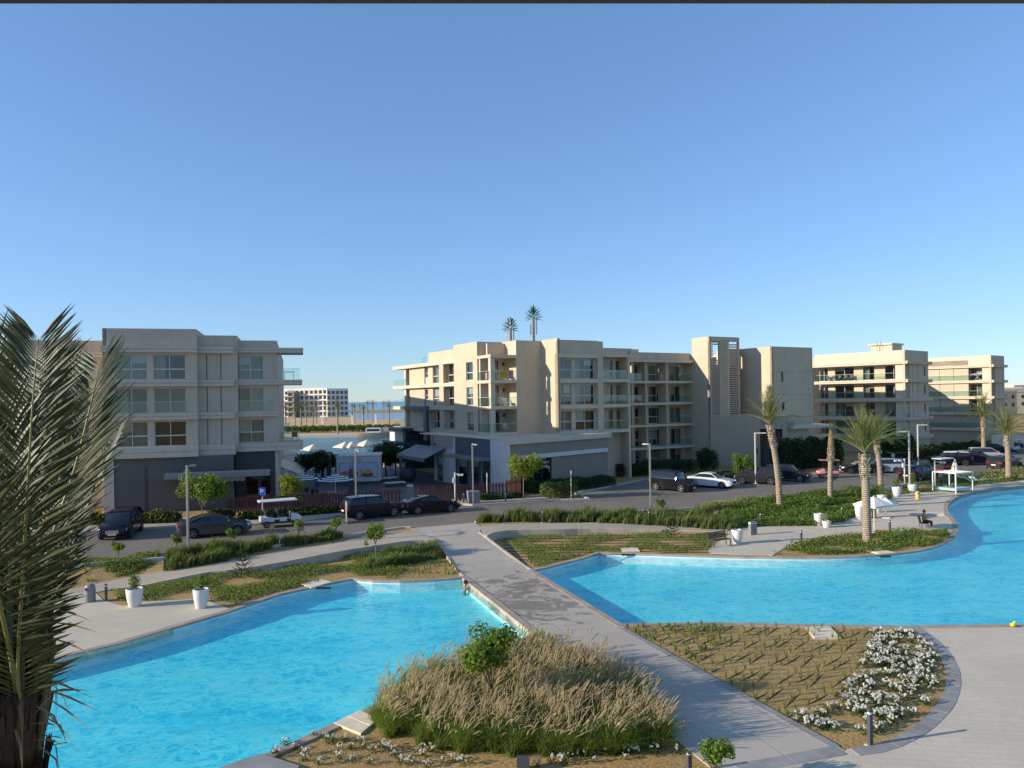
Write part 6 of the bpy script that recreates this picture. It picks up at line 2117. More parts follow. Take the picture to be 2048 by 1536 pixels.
def car(px, py, head, kind, col, label, z=.512, name='parked_car', roof_col=None, open_top=False, scale=1.0):
    S = CT[kind]
    b = W(px, py, z)
    t = thing(name, label, 'car', b, math.radians(head))
    t.scale = (scale,) * 3
    L, Wd, r = S['L'], S['W'] / 2, S['r']
    ux, uz = [p[0] for p in S['up']][::-1], [p[1] for p in S['up']][::-1]
    Ra = r + .06
    xs = sorted({*np.linspace(-L / 2 + .02, L / 2 - .02, 15), *ux, *[w + Ra * k for w in S['wx'] for k in (-1.0, -.95, -.8, -.5, 0, .5, .8, .95, 1.0)]})
    rings = []
    for x in xs:
        zb = float(np.interp(x, ux, uz))
        e = abs(x) / (L / 2)
        w = Wd * (1 - .16 * max(0, e - .75) / .25 - .10 * max(0, e - .94) / .06)
        zl = .24 if e < .93 else .24 + .2 * (e - .93) / .07
        for q in S['wx']:
            if abs(x - q) < Ra:
                zl = max(zl, r + math.sqrt(max(0, Ra * Ra - (x - q) ** 2)))
        zs = min(zb - .10, max(zl + .02, .55 if e < .98 else .5))
        rings.append([(x, -w * .96, zl), (x, -w, max(zl + .01, zs)), (x, -w * .985, zb - .07), (x, -w * .90, zb), (x, 0, zb + .03), (x, w * .90, zb), (x, w * .985, zb - .07), (x, w, max(zl + .01, zs)), (x, w * .96, zl)])
    MB().loft(rings).build('body', col, t, local=True, smooth=True, auto=38)
    MB().box(-L / 2 + .25, L / 2 - .25, -Wd * .8, Wd * .8, .2, .62).build('underbody', 'tyre', t, local=True)
    cb = S['cab']
    belt = lambda x: float(np.interp(x, ux, uz))
    H_ = S['roof']
    wb, wt = Wd * .90, Wd * .70
    if not open_top:
        st = [(cb[0], belt(cb[0]) + .005, wb * .96), (cb[0] + (cb[1] - cb[0]) * .5, (belt(cb[0]) + H_) / 2 + .05, (wb + wt) / 2), (cb[1], H_ - .03, wt), ((cb[1] + cb[2]) / 2, H_, wt), (cb[2], H_ - .05, wt * .98), (cb[2] + (cb[3] - cb[2]) * .5, (belt(cb[3]) + H_) / 2 + .03, (wb + wt) / 2 * .97), (cb[3], belt(cb[3]) + .005, wb * .92)]
        rings = []
        for x, zt, w in st:
            bz = belt(x) - .04
            ww = wb * .985
            rings.append([(x, -ww, bz), (x, -w - .0 if zt < bz + .1 else -w, max(zt - .06, bz + .01)), (x, -w * .9, max(zt, bz + .02)), (x, w * .9, max(zt, bz + .02)), (x, w, max(zt - .06, bz + .01)), (x, ww, bz)])
        MB().loft(rings).build('windows', 'car_glass', t, local=True, smooth=True, auto=35)
        rc = roof_col or col
        rp = []
        for x, zt, w in ((cb[1] + .10, H_ - .05, wt), (cb[1] - .1, H_ - .005, wt), ((cb[1] + cb[2]) / 2, H_ + .022, wt), (cb[2] + .1, H_ - .01, wt), (cb[2] - .12, H_ - .065, wt * .97)):
            rp.append([(x, -w * 1.02, zt - .09), (x, -w * .95, zt), (x, 0, zt + .02), (x, w * .95, zt), (x, w * 1.02, zt - .09), (x, 0, zt - .05)])
        MB().loft(rp).build('roof', rc, t, local=True, smooth=True, auto=40)
        for sd in (-1, 1):
            MB().bar((cb[0], sd * wb * .95, belt(cb[0])), (cb[1], sd * wt * 1.0, H_ - .06), .07, .05).build('pillar', col, t, local=True)
            xm = (cb[1] + cb[2]) / 2 - .1
            MB().bar((xm, sd * wb * 1.0, belt(xm) - .02), (xm, sd * wt * 1.02, H_ - .07), .09, .03).build('pillar', 'tyre' if col != 'paint_white' else 'tyre', t, local=True)
            MB().bar((cb[3] + .12, sd * wb * .97, belt(cb[3])), (cb[2], sd * wt * 1.0, H_ - .08), .16, .04).build('pillar', col, t, local=True)
    else:
        MB().hexa([(cb[0], -.7, 1.0), (cb[0], .7, 1.0), (cb[0] - .05, .7, 1.0), (cb[0] - .05, -.7, 1.0), (cb[1] + .2, -.6, 1.33), (cb[1] + .2, .6, 1.33), (cb[1] + .15, .6, 1.33), (cb[1] + .15, -.6, 1.33)]).build('windscreen', 'car_glass', t, local=True)
        for yy in (-.38, .38):
            MB().box(-.5, -.3, yy - .22, yy + .22, .8, 1.22).build('seat', 'seat_black', t, local=True, bevel=.05)
        MB().box(-1.7, -.6, -.7, .7, 1.0, 1.1).build('soft_top', 'seat_black', t, local=True, bevel=.04)
    for x in S['wx']:
        for sd in (-1, 1):
            car_wheel(t, x, sd * (Wd - .10), r, sd)
    fz = float(np.interp(L / 2 - .1, ux, uz)) if L / 2 - .1 < max(ux) else .7
    for sd in (-1, 1):
        MB().hexa([(L / 2 - .22, sd * Wd * .5, .62), (L / 2 - .02, sd * Wd * .5, .62), (L / 2 - .16, sd * Wd * .86, .62), (L / 2 - .36, sd * Wd * .86, .62), (L / 2 - .24, sd * Wd * .5, .76), (L / 2 - .06, sd * Wd * .5, .75), (L / 2 - .18, sd * Wd * .87, .78), (L / 2 - .38, sd * Wd * .87, .79)]).build('headlight', 'lamp_glass', t, local=True)
        tz_ = .86 if kind in ('sedan', 'coupe') else .95
        MB().hexa([(-L / 2 + .2, sd * Wd * .5, tz_ - .09), (-L / 2 - .005, sd * Wd * .5, tz_ - .09), (-L / 2 + .07, sd * Wd * .88, tz_ - .09), (-L / 2 + .3, sd * Wd * .88, tz_ - .09), (-L / 2 + .2, sd * Wd * .5, tz_ + .08), (-L / 2 + .005, sd * Wd * .5, tz_ + .08), (-L / 2 + .08, sd * Wd * .885, tz_ + .1), (-L / 2 + .3, sd * Wd * .885, tz_ + .1)]).build('taillight', 'tail_red', t, local=True)
        MB().ball((cb[0] - .15, sd * (Wd + .07), belt(cb[0]) + .1), .1, 8, 6, .8, 1.1, .75).build('mirror', col, t, local=True, smooth=True)
    MB().box(L / 2 - .09, L / 2 + .005, -.38, .38, .46, .68).build('grille', 'tyre' if kind != 'suv' else 'chrome', t, local=True)
    MB().box(L / 2 - .02, L / 2 + .018, -.24, .24, .36, .46).build('number_plate', 'plate_white', t, local=True)
    MB().box(-L / 2 - .018, -L / 2 + .03, -.24, .24, .66, .78).build('number_plate', 'plate_white', t, local=True)
    MB().box(-L / 2 - .008, -L / 2 + .06, -Wd * .6, Wd * .6, .36, .44).build('bumper_trim', 'tyre', t, local=True)
    return t
def golf_cart(px, py, head, body, roof, label, rows=2, z=.512):
    b = W(px, py, z)
    t = thing('golf_cart', label, 'golf cart', b, math.radians(head))
    L = 1.35 + rows * .75
    h = L / 2
    MB().hexa([(-h, -.58, .30), (h - .1, -.58, .30), (h - .1, .58, .30), (-h, .58, .30), (-h, -.58, .42), (h, -.58, .42), (h, .58, .42), (-h, .58, .42)]).build('chassis', 'seat_black', t, local=True)
    MB().hexa([(h - .75, -.56, .42), (h, -.5, .42), (h, .5, .42), (h - .75, .56, .42), (h - .75, -.56, 1.0), (h - .1, -.44, .78), (h - .1, .44, .78), (h - .75, .56, 1.0)]).build('front_cowl', body, t, local=True, bevel=.06)
    MB().box(-h - .05, -h + .75, -.58, .58, .42, .78).build('rear_body', body, t, local=True, bevel=.06)
    for k in range(rows):
        x = -h + .55 + k * .85
        st = MB()
        st.box(x - .1, x + .4, -.52, .52, .72, .86)
        MB().box(x - .1, x + .4, -.52, .52, .42, .72).build('seat_base', body, t, local=True)
        s_ = st.build('seat', 'seat_black', t, local=True, bevel=.04)
        MB().hexa([(x - .2, -.52, .84), (x - .08, -.52, .84), (x - .08, .52, .84), (x - .2, .52, .84), (x - .3, -.5, 1.28), (x - .18, -.5, 1.28), (x - .18, .5, 1.28), (x - .3, .5, 1.28)]).build('backrest', 'seat_black', t, local=True, bevel=.03)
    MB().hexa([(-h - .15, -.62, 1.86), (h - .25, -.62, 1.88), (h - .25, .62, 1.88), (-h - .15, .62, 1.86), (-h - .1, -.6, 1.94), (h - .32, -.58, 1.97), (h - .32, .58, 1.97), (-h - .1, .6, 1.94)]).build('roof', roof, t, local=True, bevel=.03)
    for sd in (-1, 1):
        MB().tube([(h - .72, sd * .52, .95), (h - .45 - .35, sd * .55, 1.88)], .022, 6).build('roof_post', 'black_plastic', t, local=True)
        MB().tube([(-h + .1, sd * .55, .75), (-h + .05, sd * .56, 1.88)], .022, 6).build('roof_post', 'black_plastic', t, local=True)
    MB().hexa([(h - .72, -.5, 1.0), (h - .72, .5, 1.0), (h - .73, .5, 1.0), (h - .73, -.5, 1.0), (h - .8, -.5, 1.8), (h - .8, .5, 1.8), (h - .81, .5, 1.8), (h - .81, -.5, 1.8)]).build('windscreen', 'rail_glass', t, local=True)
    MB().tube([(h - .85, .25, .95), (h - 1.0, .25, 1.1)], .02, 6).build('steering_column', 'black_plastic', t, local=True)
    for x in (h - .38, -h + .38):
        for sd in (-1, 1):
            car_wheel(t, x, sd * .52, .25, sd)
    for sd in (-1, 1):
        MB().ball((h - .04, sd * .32, .62), .07, 8, 6).build('headlight', 'lamp_glass', t, local=True)
    return t
car(244, 1070, -76, 'suv', 'paint_navy', 'dark navy SUV facing the camera behind the palm fronds', scale=1.04)
car(430, 1070, 24, 'sedan', 'paint_grey', 'dusty grey sedan parked beside the leftmost lamp post', scale=1.0)
golf_cart(562, 1052, 24, 'paint_white', 'white_plastic', 'white golf cart with flat white roof driving along the fence', 2)
car(745, 1034, 33, 'suv', 'paint_black', 'black SUV with chrome window trim on the street before the fence')
car(863, 1024, 23, 'coupe', 'paint_black', 'low black coupe with bright wheels in front of the fence gap')
car(1347, 981, -44, 'box', 'paint_black', 'boxy black off-roader left of the white sedan')
car(1423, 974, -37, 'sedan', 'paint_white', 'white sedan parked beside the boxy black off-roader')
car(1517, 967, 150, 'suv', 'paint_charcoal', 'black SUV with red tail light behind the lamp post near the entrance')
car(1575, 961, -32, 'suv', 'paint_charcoal', 'dark grey SUV facing right in front of the entrance')
golf_cart(1655, 955, 170, 'paint_pink', 'paint_pink', 'pink golf cart behind the palm with the tied crown', 1)
car(1723, 946, 172, 'coupe', 'paint_navy', 'dark blue open car behind the nearest palm', open_top=True)
car(1765, 945, 165, 'mpv', 'paint_paleblue', 'pale blue car half hidden behind two palm trunks')
golf_cart(1798, 937, 175, 'paint_navy', 'paint_navy', 'dark golf cart with dark roof behind the lamp posts', 2)
car(1838, 962, 32, 'suv', 'paint_black', 'black car seen from behind next to the white planters')
car(1901, 930, 168, 'suv', 'paint_black', 'black SUV with pale roof parked beyond the cabana', roof_col='paint_white')
car(1952, 928, -20, 'suv', 'paint_charcoal', 'dark SUV right of the black SUV with pale roof')
car(1972, 919, -18, 'mpv', 'paint_silver', 'silver people carrier behind the dark SUVs')
car(1990, 907, -20, 'sedan', 'paint_navy', 'dark blue sedan in the far parking row')
car(2012, 899, -20, 'suv', 'paint_black', 'black SUV farthest back by the boundary wall')
car(2010, 940, 30, 'suv', 'paint_olive', 'dark SUV seen from behind beside the rightmost palm')
golf_cart(1890, 952, 20, 'paint_red', 'white_plastic', 'red golf cart with white roof behind the cabana', 1)
golf_cart(2044, 905, 160, 'paint_white', 'white_plastic', 'white golf cart at the right edge of the far parking row', 1)
# ------------------------------------------------------------------ street furniture
plain('lamp_post', (0.30, 0.285, 0.26), 0.5, 0.08, 4, metal=0.3)
plain('lamp_pale', (0.62, 0.58, 0.50), 0.5, 0.06, 4)
plain('lens', (0.8, 0.79, 0.75), 0.3, 0.03, 5)
plain('bollard_dark', (0.075, 0.075, 0.078), 0.55, 0.1, 5)
plain('planter_white', (0.62, 0.61, 0.58), 0.55, 0.06, 3, 0.05)
plain('bin_grey', (0.20, 0.205, 0.21), 0.5, 0.1, 4)
plain('bin_yellow', (0.62, 0.40, 0.13), 0.5, 0.1, 4)
plain('hydrant_red', (0.50, 0.02, 0.02), 0.45, 0.1, 5)
plain('sign_blue', (0.02, 0.12, 0.55), 0.5, 0.03, 5)
plain('fence_wood', (0.135, 0.032, 0.022), 0.65, 0.35, 2.5, 0.2, stretch=(1, 1, 0.15))
plain('canvas_cream', (0.72, 0.64, 0.50), 0.9, 0.06, 2)
plain('canvas_white', (0.80, 0.77, 0.70), 0.9, 0.05, 2)
plain('mattress_blue', (0.42, 0.62, 0.66), 0.9, 0.06, 3)
plain('towel_stripe', (0.16, 0.20, 0.28), 0.9, 0.2, 6)
plain('skin', (0.42, 0.24, 0.15), 0.6, 0.08, 6)
plain('hair_dark', (0.02, 0.014, 0.01), 0.7, 0.2, 12)
plain('shirt_olive', (0.40, 0.33, 0.02), 0.9, 0.15, 6)
plain('trousers_dark', (0.03, 0.025, 0.03), 0.9, 0.2, 6)
plain('swimwear', (0.05, 0.05, 0.06), 0.8, 0.2, 6)
plain('pot_dark', (0.05, 0.055, 0.065), 0.6, 0.15, 3)
plain('soil_dark', (0.09, 0.06, 0.04), 0.95, 0.2, 8)
plain('toy_yellow', (0.75, 0.72, 0.02), 0.4, 0.05, 5)
def lamp(px, py, pyt, arm, label, z=.55, pale=False, name='street_lamp', w=.13):
    b = W(px, py, z)
    h = (py - pyt) / (F / b[1])
    t = thing(name, label, 'street lamp', b)
    m = 'lamp_pale' if pale else 'lamp_post'
    MB().box(-w / 2, w / 2, -w / 2, w / 2, 0, h).build('pole', m, t, local=True, bevel=.012)
    a = Vector(arm)
    e = a.normalized()
    hd = MB()
    hd.bar((e.x * w * .5, e.y * w * .5, h - .05), (a.x, a.y, h - .05), .16, .09)
    o = hd.build('lamp_head', m, t, local=True)
    MB().bar((a.x * .55, a.y * .55, h - .105), (a.x * .97, a.y * .97, h - .105), .11, .02).build('lens', 'lens', o, local=True)
    MB().box(-.2, .2, -.2, .2, 0, .03).build('base_plate', m, t, local=True)
    return t
lamp(377, 1102, 931, (.12, .9), 'leftmost street lamp standing in the roadside grass', .45)
lamp(713, 1020, 899, (.5, -.7), 'street lamp behind the black SUV in front of the fence')
lamp(947, 1013, 887, (.45, -.8), 'street lamp right of the black coupe beside the wheelie bins')
lamp(1302, 1028, 887, (-.45, .5), 'street lamp in the grass strip in front of the central block', .45)
lamp(1512, 968, 865, (1.05, -.2), 'street lamp beside the round tree near the entrance', .55, True)
lamp(1820, 972, 862, (-1.1, .2), 'tall street lamp rising between the white planters', .4, True)
lamp(1837, 934, 849, (1.05, -.2), 'street lamp behind the lamp between the planters', .55, True)
def camera_post(px, py, pyt, dx, label, z=.5, box=True):
    b = W(px, py, z)
    h = (py - pyt) / (F / b[1])
    t = thing('camera_post', label, 'camera post', b)
    MB().tube([(0, 0, 0), (0, 0, h)], .065, 10).build('pole', 'lamp_pale', t, local=True, smooth=True)
    MB().bar((0, 0, h - .12), (dx, -.1, h - .18), .06).build('arm', 'lamp_pale', t, local=True)
    for k in (.55, .95):
        MB().box(dx * k - .1, dx * k + .1, -.18, .0, h - .28, h - .12).build('camera_head', 'white_plastic', t, local=True)
    if box:
        MB().box(-.22, -.07, -.1, .1, h - .9, h - .45).build('junction_box', 'white_plastic', t, local=True)
camera_post(1810, 969, 917, -1.0, 'pale camera post left of the tall street lamp', .4)
camera_post(1871, 972, 921, .9, 'pale camera post at the left side of the cabana', .3, False)
camera_post(911, 1006, 945, .65, 'pale camera post in front of the fence right of the gap', .6)
def post(px, py, pyt, label, z=.6, r=.035, cap=True, mat='lamp_pale', name='marker_post', cat='post'):
    b = W(px, py, z)
    h = (py - pyt) / (F / b[1])
    t = thing(name, label, cat, b)
    MB().tube([(0, 0, 0), (0, 0, h)], r, 8).build('pole', mat, t, local=True, smooth=True)
    if cap:
        MB().box(-.05, .05, -.07, .07, h - .35, h).build('head', 'white_plastic', t, local=True)
    return t
post(975, 999, 946, 'thin white post in front of the right fence')
post(1143, 997, 941, 'thin white post on the kerb corner by the podium')
post(694, 1074, 1003, 'thin white post at the kerb below the black SUV', .5)
post(1967, 909, 887, 'pale sign post in front of the silver people carrier', .55)
sp_ = W(526, 1030, .6)
t = thing('parking_sign', 'blue square parking sign with white P behind the golf cart', 'sign', sp_)
hh = (1030 - 975) / (F / sp_[1])
MB().tube([(0, 0, 0), (0, 0, hh)], .04, 8).build('pole', 'lamp_pale', t, local=True)
MB().box(-.27, .27, -.06, -.04, hh - .62, hh).build('sign_plate', 'sign_blue', t, local=True)
text3d(t, 'P', Wall((sp_[0] - .17, sp_[1] - .065), 0), 0, sp_[2] + hh - .52, .004, .55, 'plate_white')
def bollard(px, py, pyt, label, z=None, w=.11, mat='bollard_dark', d=None, name='bollard'):
    b = gz(px, py, z)
    h = (py - pyt) / (F / b[1])
    t = thing(name, label, 'bollard', b, .3)
    d = d or w
    MB().box(-w / 2, w / 2, -d / 2, d / 2, 0, h * .86).build('shaft', mat, t, local=True, bevel=.008)
    MB().box(-w / 2 + .012, w / 2 - .012, -d / 2 + .012, d / 2 - .012, h * .86, h * .92).build('light_slot', 'lens', t, local=True)
    MB().box(-w / 2, w / 2, -d / 2, d / 2, h * .92, h).build('cap', mat, t, local=True, bevel=.008)
    MB().box(-w, w, -w, w, -.02, .015).build('foot', 'hatch_stone', t, local=True)
for px, py, pt, lab in ((330, 1141, 1112, 'dark bollard light at the left end of the roadside grass'), (611, 1090, 1064, 'dark bollard light in the roadside bed below the golf cart'), (1086, 1046, 1021, 'dark bollard light at the left end of the tall grass strip'), (1299, 1047, 1020, 'dark bollard light at the foot of the lamp in the grass strip'), (1741, 1491, 1418, 'dark bollard light among the white flowers in the near bed'), (1379, 1545, 1503, 'dark bollard light at the bottom edge beside the walkway'), (1522, 1051, 1026, 'dark bollard light left of the bright green ground cover'), (1603, 1087, 1061, 'slim dark bollard light beside the bed with the nearest palm'), (1685, 1038, 1014, 'grey bollard light in front of the bright green ground cover'), (1780, 1066, 1040, 'dark bollard light right of the white parasol'), (213, 1203, 1168, 'thin bollard beside the grey bin on the left terrace'), (1985, 960, 944, 'short bollard by the rightmost palm'), (1012, 1004, 986, 'dark bollard light left of the street tree by the podium'), (812, 1018, 996, 'dark bollard at the left edge of the fence gap'), (928, 1008, 986, 'dark bollard beside the wheelie bins')):
    bollard(px, py, pt, lab)
bollard(1506, 1070, 1043, 'wide grey utility pillar on the right terrace', w=.5, mat='bin_grey', d=.3, name='utility_pillar')
bollard(821, 1000, 968, 'grey utility cabinet in the fence gap', .55, w=.55, mat='bin_grey', d=.35, name='utility_cabinet')
tag(MB().box(-.16, .16, -.12, .12, 0, .32).build('floor_light', 'bollard_dark'), 'small dark light box in the bed at the bottom edge', 'light').location = gz(1047, 1540)
def planter(px, py, pyt, wpx, label, plant='cover_leaf', ph=.5, seed=1, squat=False):
    b = gz(px, py)
    s = F / b[1]
    h = (py - pyt) / s
    r0 = wpx / s / 2
    t = thing('planter', label, 'planter', (b[0], b[1] + r0 * .6, .024))
    prof = [(r0 * .66, 0), (r0 * .80, h * .25), (r0 * .93, h * .6), (r0, h * .97), (r0 * .98, h), (r0 * .88, h), (r0 * .86, h * .9)]
    MB().lathe(prof, 28).build('pot', 'planter_white', t, local=True, smooth=True, auto=40)
    MB().lathe([(r0 * .87, h * .9), (r0 * .5, h * .93), (.02, h * .94)], 20).build('potting_soil', 'soil_dark', t, local=True)
    r = random.Random(seed)
    mb = MB()
    MB().tube([(0, 0, h * .9), (.02, .01, h + ph * .5)], .02, 6).build('stem', 'bark', t, local=True)
    for k in range(420):
        d = rvec(r)
        rr = r0 * .8 * r.uniform(.2, 1)
        leaf_quad(mb, (d.x * rr, d.y * rr, h + ph * .5 + d.z * ph * .5 + .05), .09 * r.uniform(.7, 1.4), d, r)
    mb.build('foliage', plant, t, local=True)
for i, (px, py, pt, w, lab, pl, ph) in enumerate(((265, 1216, 1180, 33, 'white planter with small shrub left on the left terrace', 'cover_leaf', .55), (399, 1219, 1181, 31, 'white planter with small shrub right on the left terrace', 'cover_leaf', .55), (1477, 1089, 1061, 23, 'white planter beside the slatted bench', 'hedge_leaf', .7), (1640, 1052, 1028, 18, 'tall white planter beside a low bowl on the right terrace', 'cover_leaf', .6), (1656, 1056, 1043, 18, 'low white bowl planter with reddish plant on the right terrace', 'pale_leaf', .5), (1722, 1039, 1013, 18, 'white planter half hidden by the nearest palm trunk', 'hedge_leaf', .4), (1757, 1026, 1008, 18, 'white planter behind the parasol canopy', 'hedge_leaf', .4), (1766, 1006, 991, 17, 'white planter with bushy plant left of the low bowl in the middle row', 'cover_leaf', .9), (1781, 1012, 1001, 17, 'low white bowl planter in the middle row', 'pale_leaf', .4), (1797, 994, 975, 18, 'white planter with round shrub below the camera post', 'cover_leaf', .75), (1828, 986, 970, 17, 'farthest white planter beside the tall street lamp', 'cover_leaf', 1.0))):
    planter(px, py, pt, w, lab, pl, ph, i + 3)
def bin_(px, py, pyt, wpx, label, mat):
    b = gz(px, py)
    s = F / b[1]
    h, r0 = (py - pyt) / s, wpx / s / 2
    t = thing('litter_bin', label, 'bin', b)
    MB().lathe([(r0 * .9, 0), (r0, .05), (r0 * 1.02, h * .55), (r0 * .95, h * .85), (r0 * .6, h * .97), (.03, h)], 18).build('body', mat, t, local=True, smooth=True)
    MB().lathe([(r0 * .35, 0), (r0 * .35, .02)], 14).build('opening', 'black_plastic', t, local=True)
    o = [c for c in t.children if c.name.startswith('opening')][0]
    o.location = (-.05, -r0 * .93, h * .74)
    o.rotation_euler = (math.radians(80), 0, 0)
bin_(181, 1204, 1167, 20, 'grey litter bin with round opening beside the palm', 'bin_grey')
bin_(1836, 999, 982, 9, 'yellow litter bin near the cabana', 'bin_yellow')
bin_(1749, 1036, 1014, 9, 'yellow litter bin behind the parasol pole', 'bin_yellow')
for i, (px, lab) in enumerate(((942, 'left grey wheelie bin behind the street lamp'), (953, 'right grey wheelie bin behind the street lamp'))):
    b = W(px, 1006, .6)
    t = thing('wheelie_bin', lab, 'bin', b, .3)
    MB().hexa([(-.24, -.26, .06), (.24, -.26, .06), (.24, .22, .06), (-.24, .22, .06), (-.29, -.33, .95), (.29, -.33, .95), (.29, .3, .95), (-.29, .3, .95)]).build('tub', 'bin_grey', t, local=True)
    MB().hexa([(-.31, -.36, .955), (.31, -.36, .955), (.31, .34, .955), (-.31, .34, .955), (-.29, -.34, 1.01), (.29, -.34, 1.01), (.29, .34, 1.06), (-.29, .34, 1.06)]).build('lid', 'bin_grey', t, local=True)
    for sd in (-1, 1):
        MB().tube([(sd * .22, .24, .1), (sd * .28, .24, .1)], .1, 12).build('wheel', 'tyre', t, local=True)
for px, py, lab in ((284, 1048, 'red fire hydrant at the foot of the left block'), (1441, 955, 'red fire hydrant behind the white sedan')):
    b = W(px, py, .55)
    t = thing('fire_hydrant', lab, 'hydrant', b)
    MB().lathe([(.16, 0), (.16, .06), (.11, .08), (.11, .55), (.15, .57), (.15, .62), (.12, .66), (.05, .74), (.03, .78)], 14).build('body', 'hydrant_red', t, local=True, smooth=True, auto=40)
    for a in (0, 1.57, 3.14):
        MB().tube([(math.cos(a) * .08, -math.sin(a) * .08, .42), (math.cos(a) * .2, -math.sin(a) * .2, .42)], .06, 10).build('outlet', 'hydrant_red', t, local=True)
# slatted fences
def fence(a, b, za, label, h=1.45, sl=.17, gap=.12, mat='fence_wood'):
    A_, B_ = Vector(a), Vector(b)
    t = thing('slatted_fence', label, 'fence', (A_.x, A_.y, za))
    w = Wall(A_, math.atan2((B_ - A_).y, (B_ - A_).x))
    L = (B_ - A_).length
    n = int(L / (sl + gap))
    FR = random.Random(2)
    for i in range(n):
        s = i * (sl + gap)
        wbox(MB(), w, s, s + sl, za, za + h + FR.uniform(-.02, .02), -.05, FR.uniform(-.01, .01)).build('slat', mat, t)
    wbox(MB(), w, 0, L, za + .25, za + .33, -.11, -.05).build('rail', mat, t)
    wbox(MB(), w, 0, L, za + h - .3, za + h - .22, -.11, -.05).build('rail', mat, t)
fence(W2(456, 1033, .6), W2(700, 1019, .6), .6, 'dark red slatted fence behind the flowering hedge', gap=.06)
fence(W2(701, 1019, .6), W2(808, 1012, .6), .6, 'red brown slatted fence with pale gaps behind the black SUV', gap=.14)
fence(W2(838, 1006, .6), W2(1012, 997, .6), .6, 'red brown slatted fence right of the gap, behind the coupe', gap=.13)
fence(W2(1012.5, 997, .6), W2(1045, 990, .6), .6, 'short taller red fence section ending at the street tree', 1.6, gap=.05)
for px, py, px2, lab in ((1257, 949, 1282, 'white gate pillars with brown gate before the lowest balconies'), (1399, 938, 1410, 'narrow white gate pillars with brown gate beside the dark bush')):
    a, c = Vector(W2(px, py, .5)), Vector(W2(px2, py, .5))
    t = thing('garden_gate', lab, 'gate', (a.x, a.y, .5))
    w_ = Wall(a, math.atan2((c - a).y, (c - a).x))
    L_ = (c - a).length
    for s0 in (-.3, L_ - .1):
        wbox(MB(), w_, s0, s0 + .4, .5, 1.75, -.2, .2).build('pillar', 'stucco_light', t)
    wbox(MB(), w_, .1, L_ - .1, .6, 1.45, -.05, .02).build('gate_panel', 'timber_dark', t)
# bench
b = gz(1441, 1093)
t = thing('slatted_bench', 'dark slatted bench facing away at the terrace edge beside the bed', 'bench', b, math.radians(28))
for k in range(4):
    MB().box(-.75, .75, -.22 + k * .12, -.13 + k * .12, .43, .46).build('seat_slat', 'timber_dark', t, local=True)
for k in range(4):
    MB().hexa([(-.75, .26 + k * .02, .52 + k * .1), (.75, .26 + k * .02, .52 + k * .1), (.75, .28 + k * .02, .52 + k * .1), (-.75, .28 + k * .02, .52 + k * .1), (-.75, .275 + k * .02, .6 + k * .1), (.75, .275 + k * .02, .6 + k * .1), (.75, .295 + k * .02, .6 + k * .1), (-.75, .295 + k * .02, .6 + k * .1)]).build('back_slat', 'timber_dark', t, local=True)
for x in (-.7, .7):
    for y in (-.2, .22):
        MB().box(x - .025, x + .025, y - .025, y + .025, 0, .44).build('leg', 'bollard_dark', t, local=True)
    MB().bar((x, .24, .44), (x, .36, .95), .05).build('back_post', 'bollard_dark', t, local=True)
# parasols
def parasol(loc, h, rad, label, mat='canvas_white', n=4, rise=.55, pole='white_plastic', tilt=0.0, valance=.12, stripes=False, rz=.4, base=True, name='parasol', slope_z=0.0):
    t = thing(name, label, 'parasol', loc, rz)
    MB().tube([(0, 0, 0), (0, 0, h + .05)], .03, 8).build('pole', pole, t, local=True)
    rr = rad * (1.0 if n > 4 else 1.25)
    ring = [Vector((math.cos(2 * math.pi * (k + .5) / n) * rr, math.sin(2 * math.pi * (k + .5) / n) * rr, h - rise)) for k in range(n)]
    top = Vector((0, 0, h))
    for k in range(n):
        a, c = ring[k], ring[(k + 1) % n]
        if stripes:
            m = 9
            for j in range(m):
                f0, f1 = j / m, (j + 1) / m
                mb = MB()
                p = [top.lerp(a, f0), top.lerp(c, f0), top.lerp(c, f1), top.lerp(a, f1)]
                mb.add([tuple(q) for q in p] + [tuple(q - Vector((0, 0, .015))) for q in p], [(0, 1, 2, 3), (7, 6, 5, 4), (3, 2, 6, 7)])
                mb.build('canopy_stripe', 'canvas_white' if j % 2 else 'stripe_navy', t, local=True)
        else:
            mb = MB()
            mid = (a + c) / 2 + Vector((0, 0, .04))
            p = [top, a, mid, c]
            dv = Vector((0, 0, -valance))
            mb.add([tuple(q) for q in p] + [tuple(q + dv) for q in p[1:]], [(0, 1, 2), (0, 2, 3), (1, 4, 5, 2), (2, 5, 6, 3)])
            mb.build('canopy_panel', mat, t, local=True)
        MB().bar(tuple(top - Vector((0, 0, .03))), tuple(a - Vector((0, 0, .02))), .02).build('rib', pole, t, local=True)
    if base:
        MB().box(-.35, .35, -.35, .35, 0, .08).build('base', 'stucco_white', t, local=True, bevel=.02)
    return t
plain('stripe_navy', (0.03, 0.04, 0.06), 0.9, 0.1, 4)
parasol(gz(1749, 1064), 2.45, 1.05, 'white parasol with pole standing on the right terrace by the palm', n=4, rise=.55)
parasol(gz(1772, 1036), 1.55, .9, 'second white parasol leaning low behind the first', n=4, rise=.45, rz=.9)
tag(MB().box(-.35, .35, -.2, .2, 0, .12).build('red_cushion', 'paint_red', bevel=.04), 'red cushion lying at the foot of the white parasol', 'cushion').location = (W(1754, 1062)[0], W(1754, 1062)[1] - .5, .03)
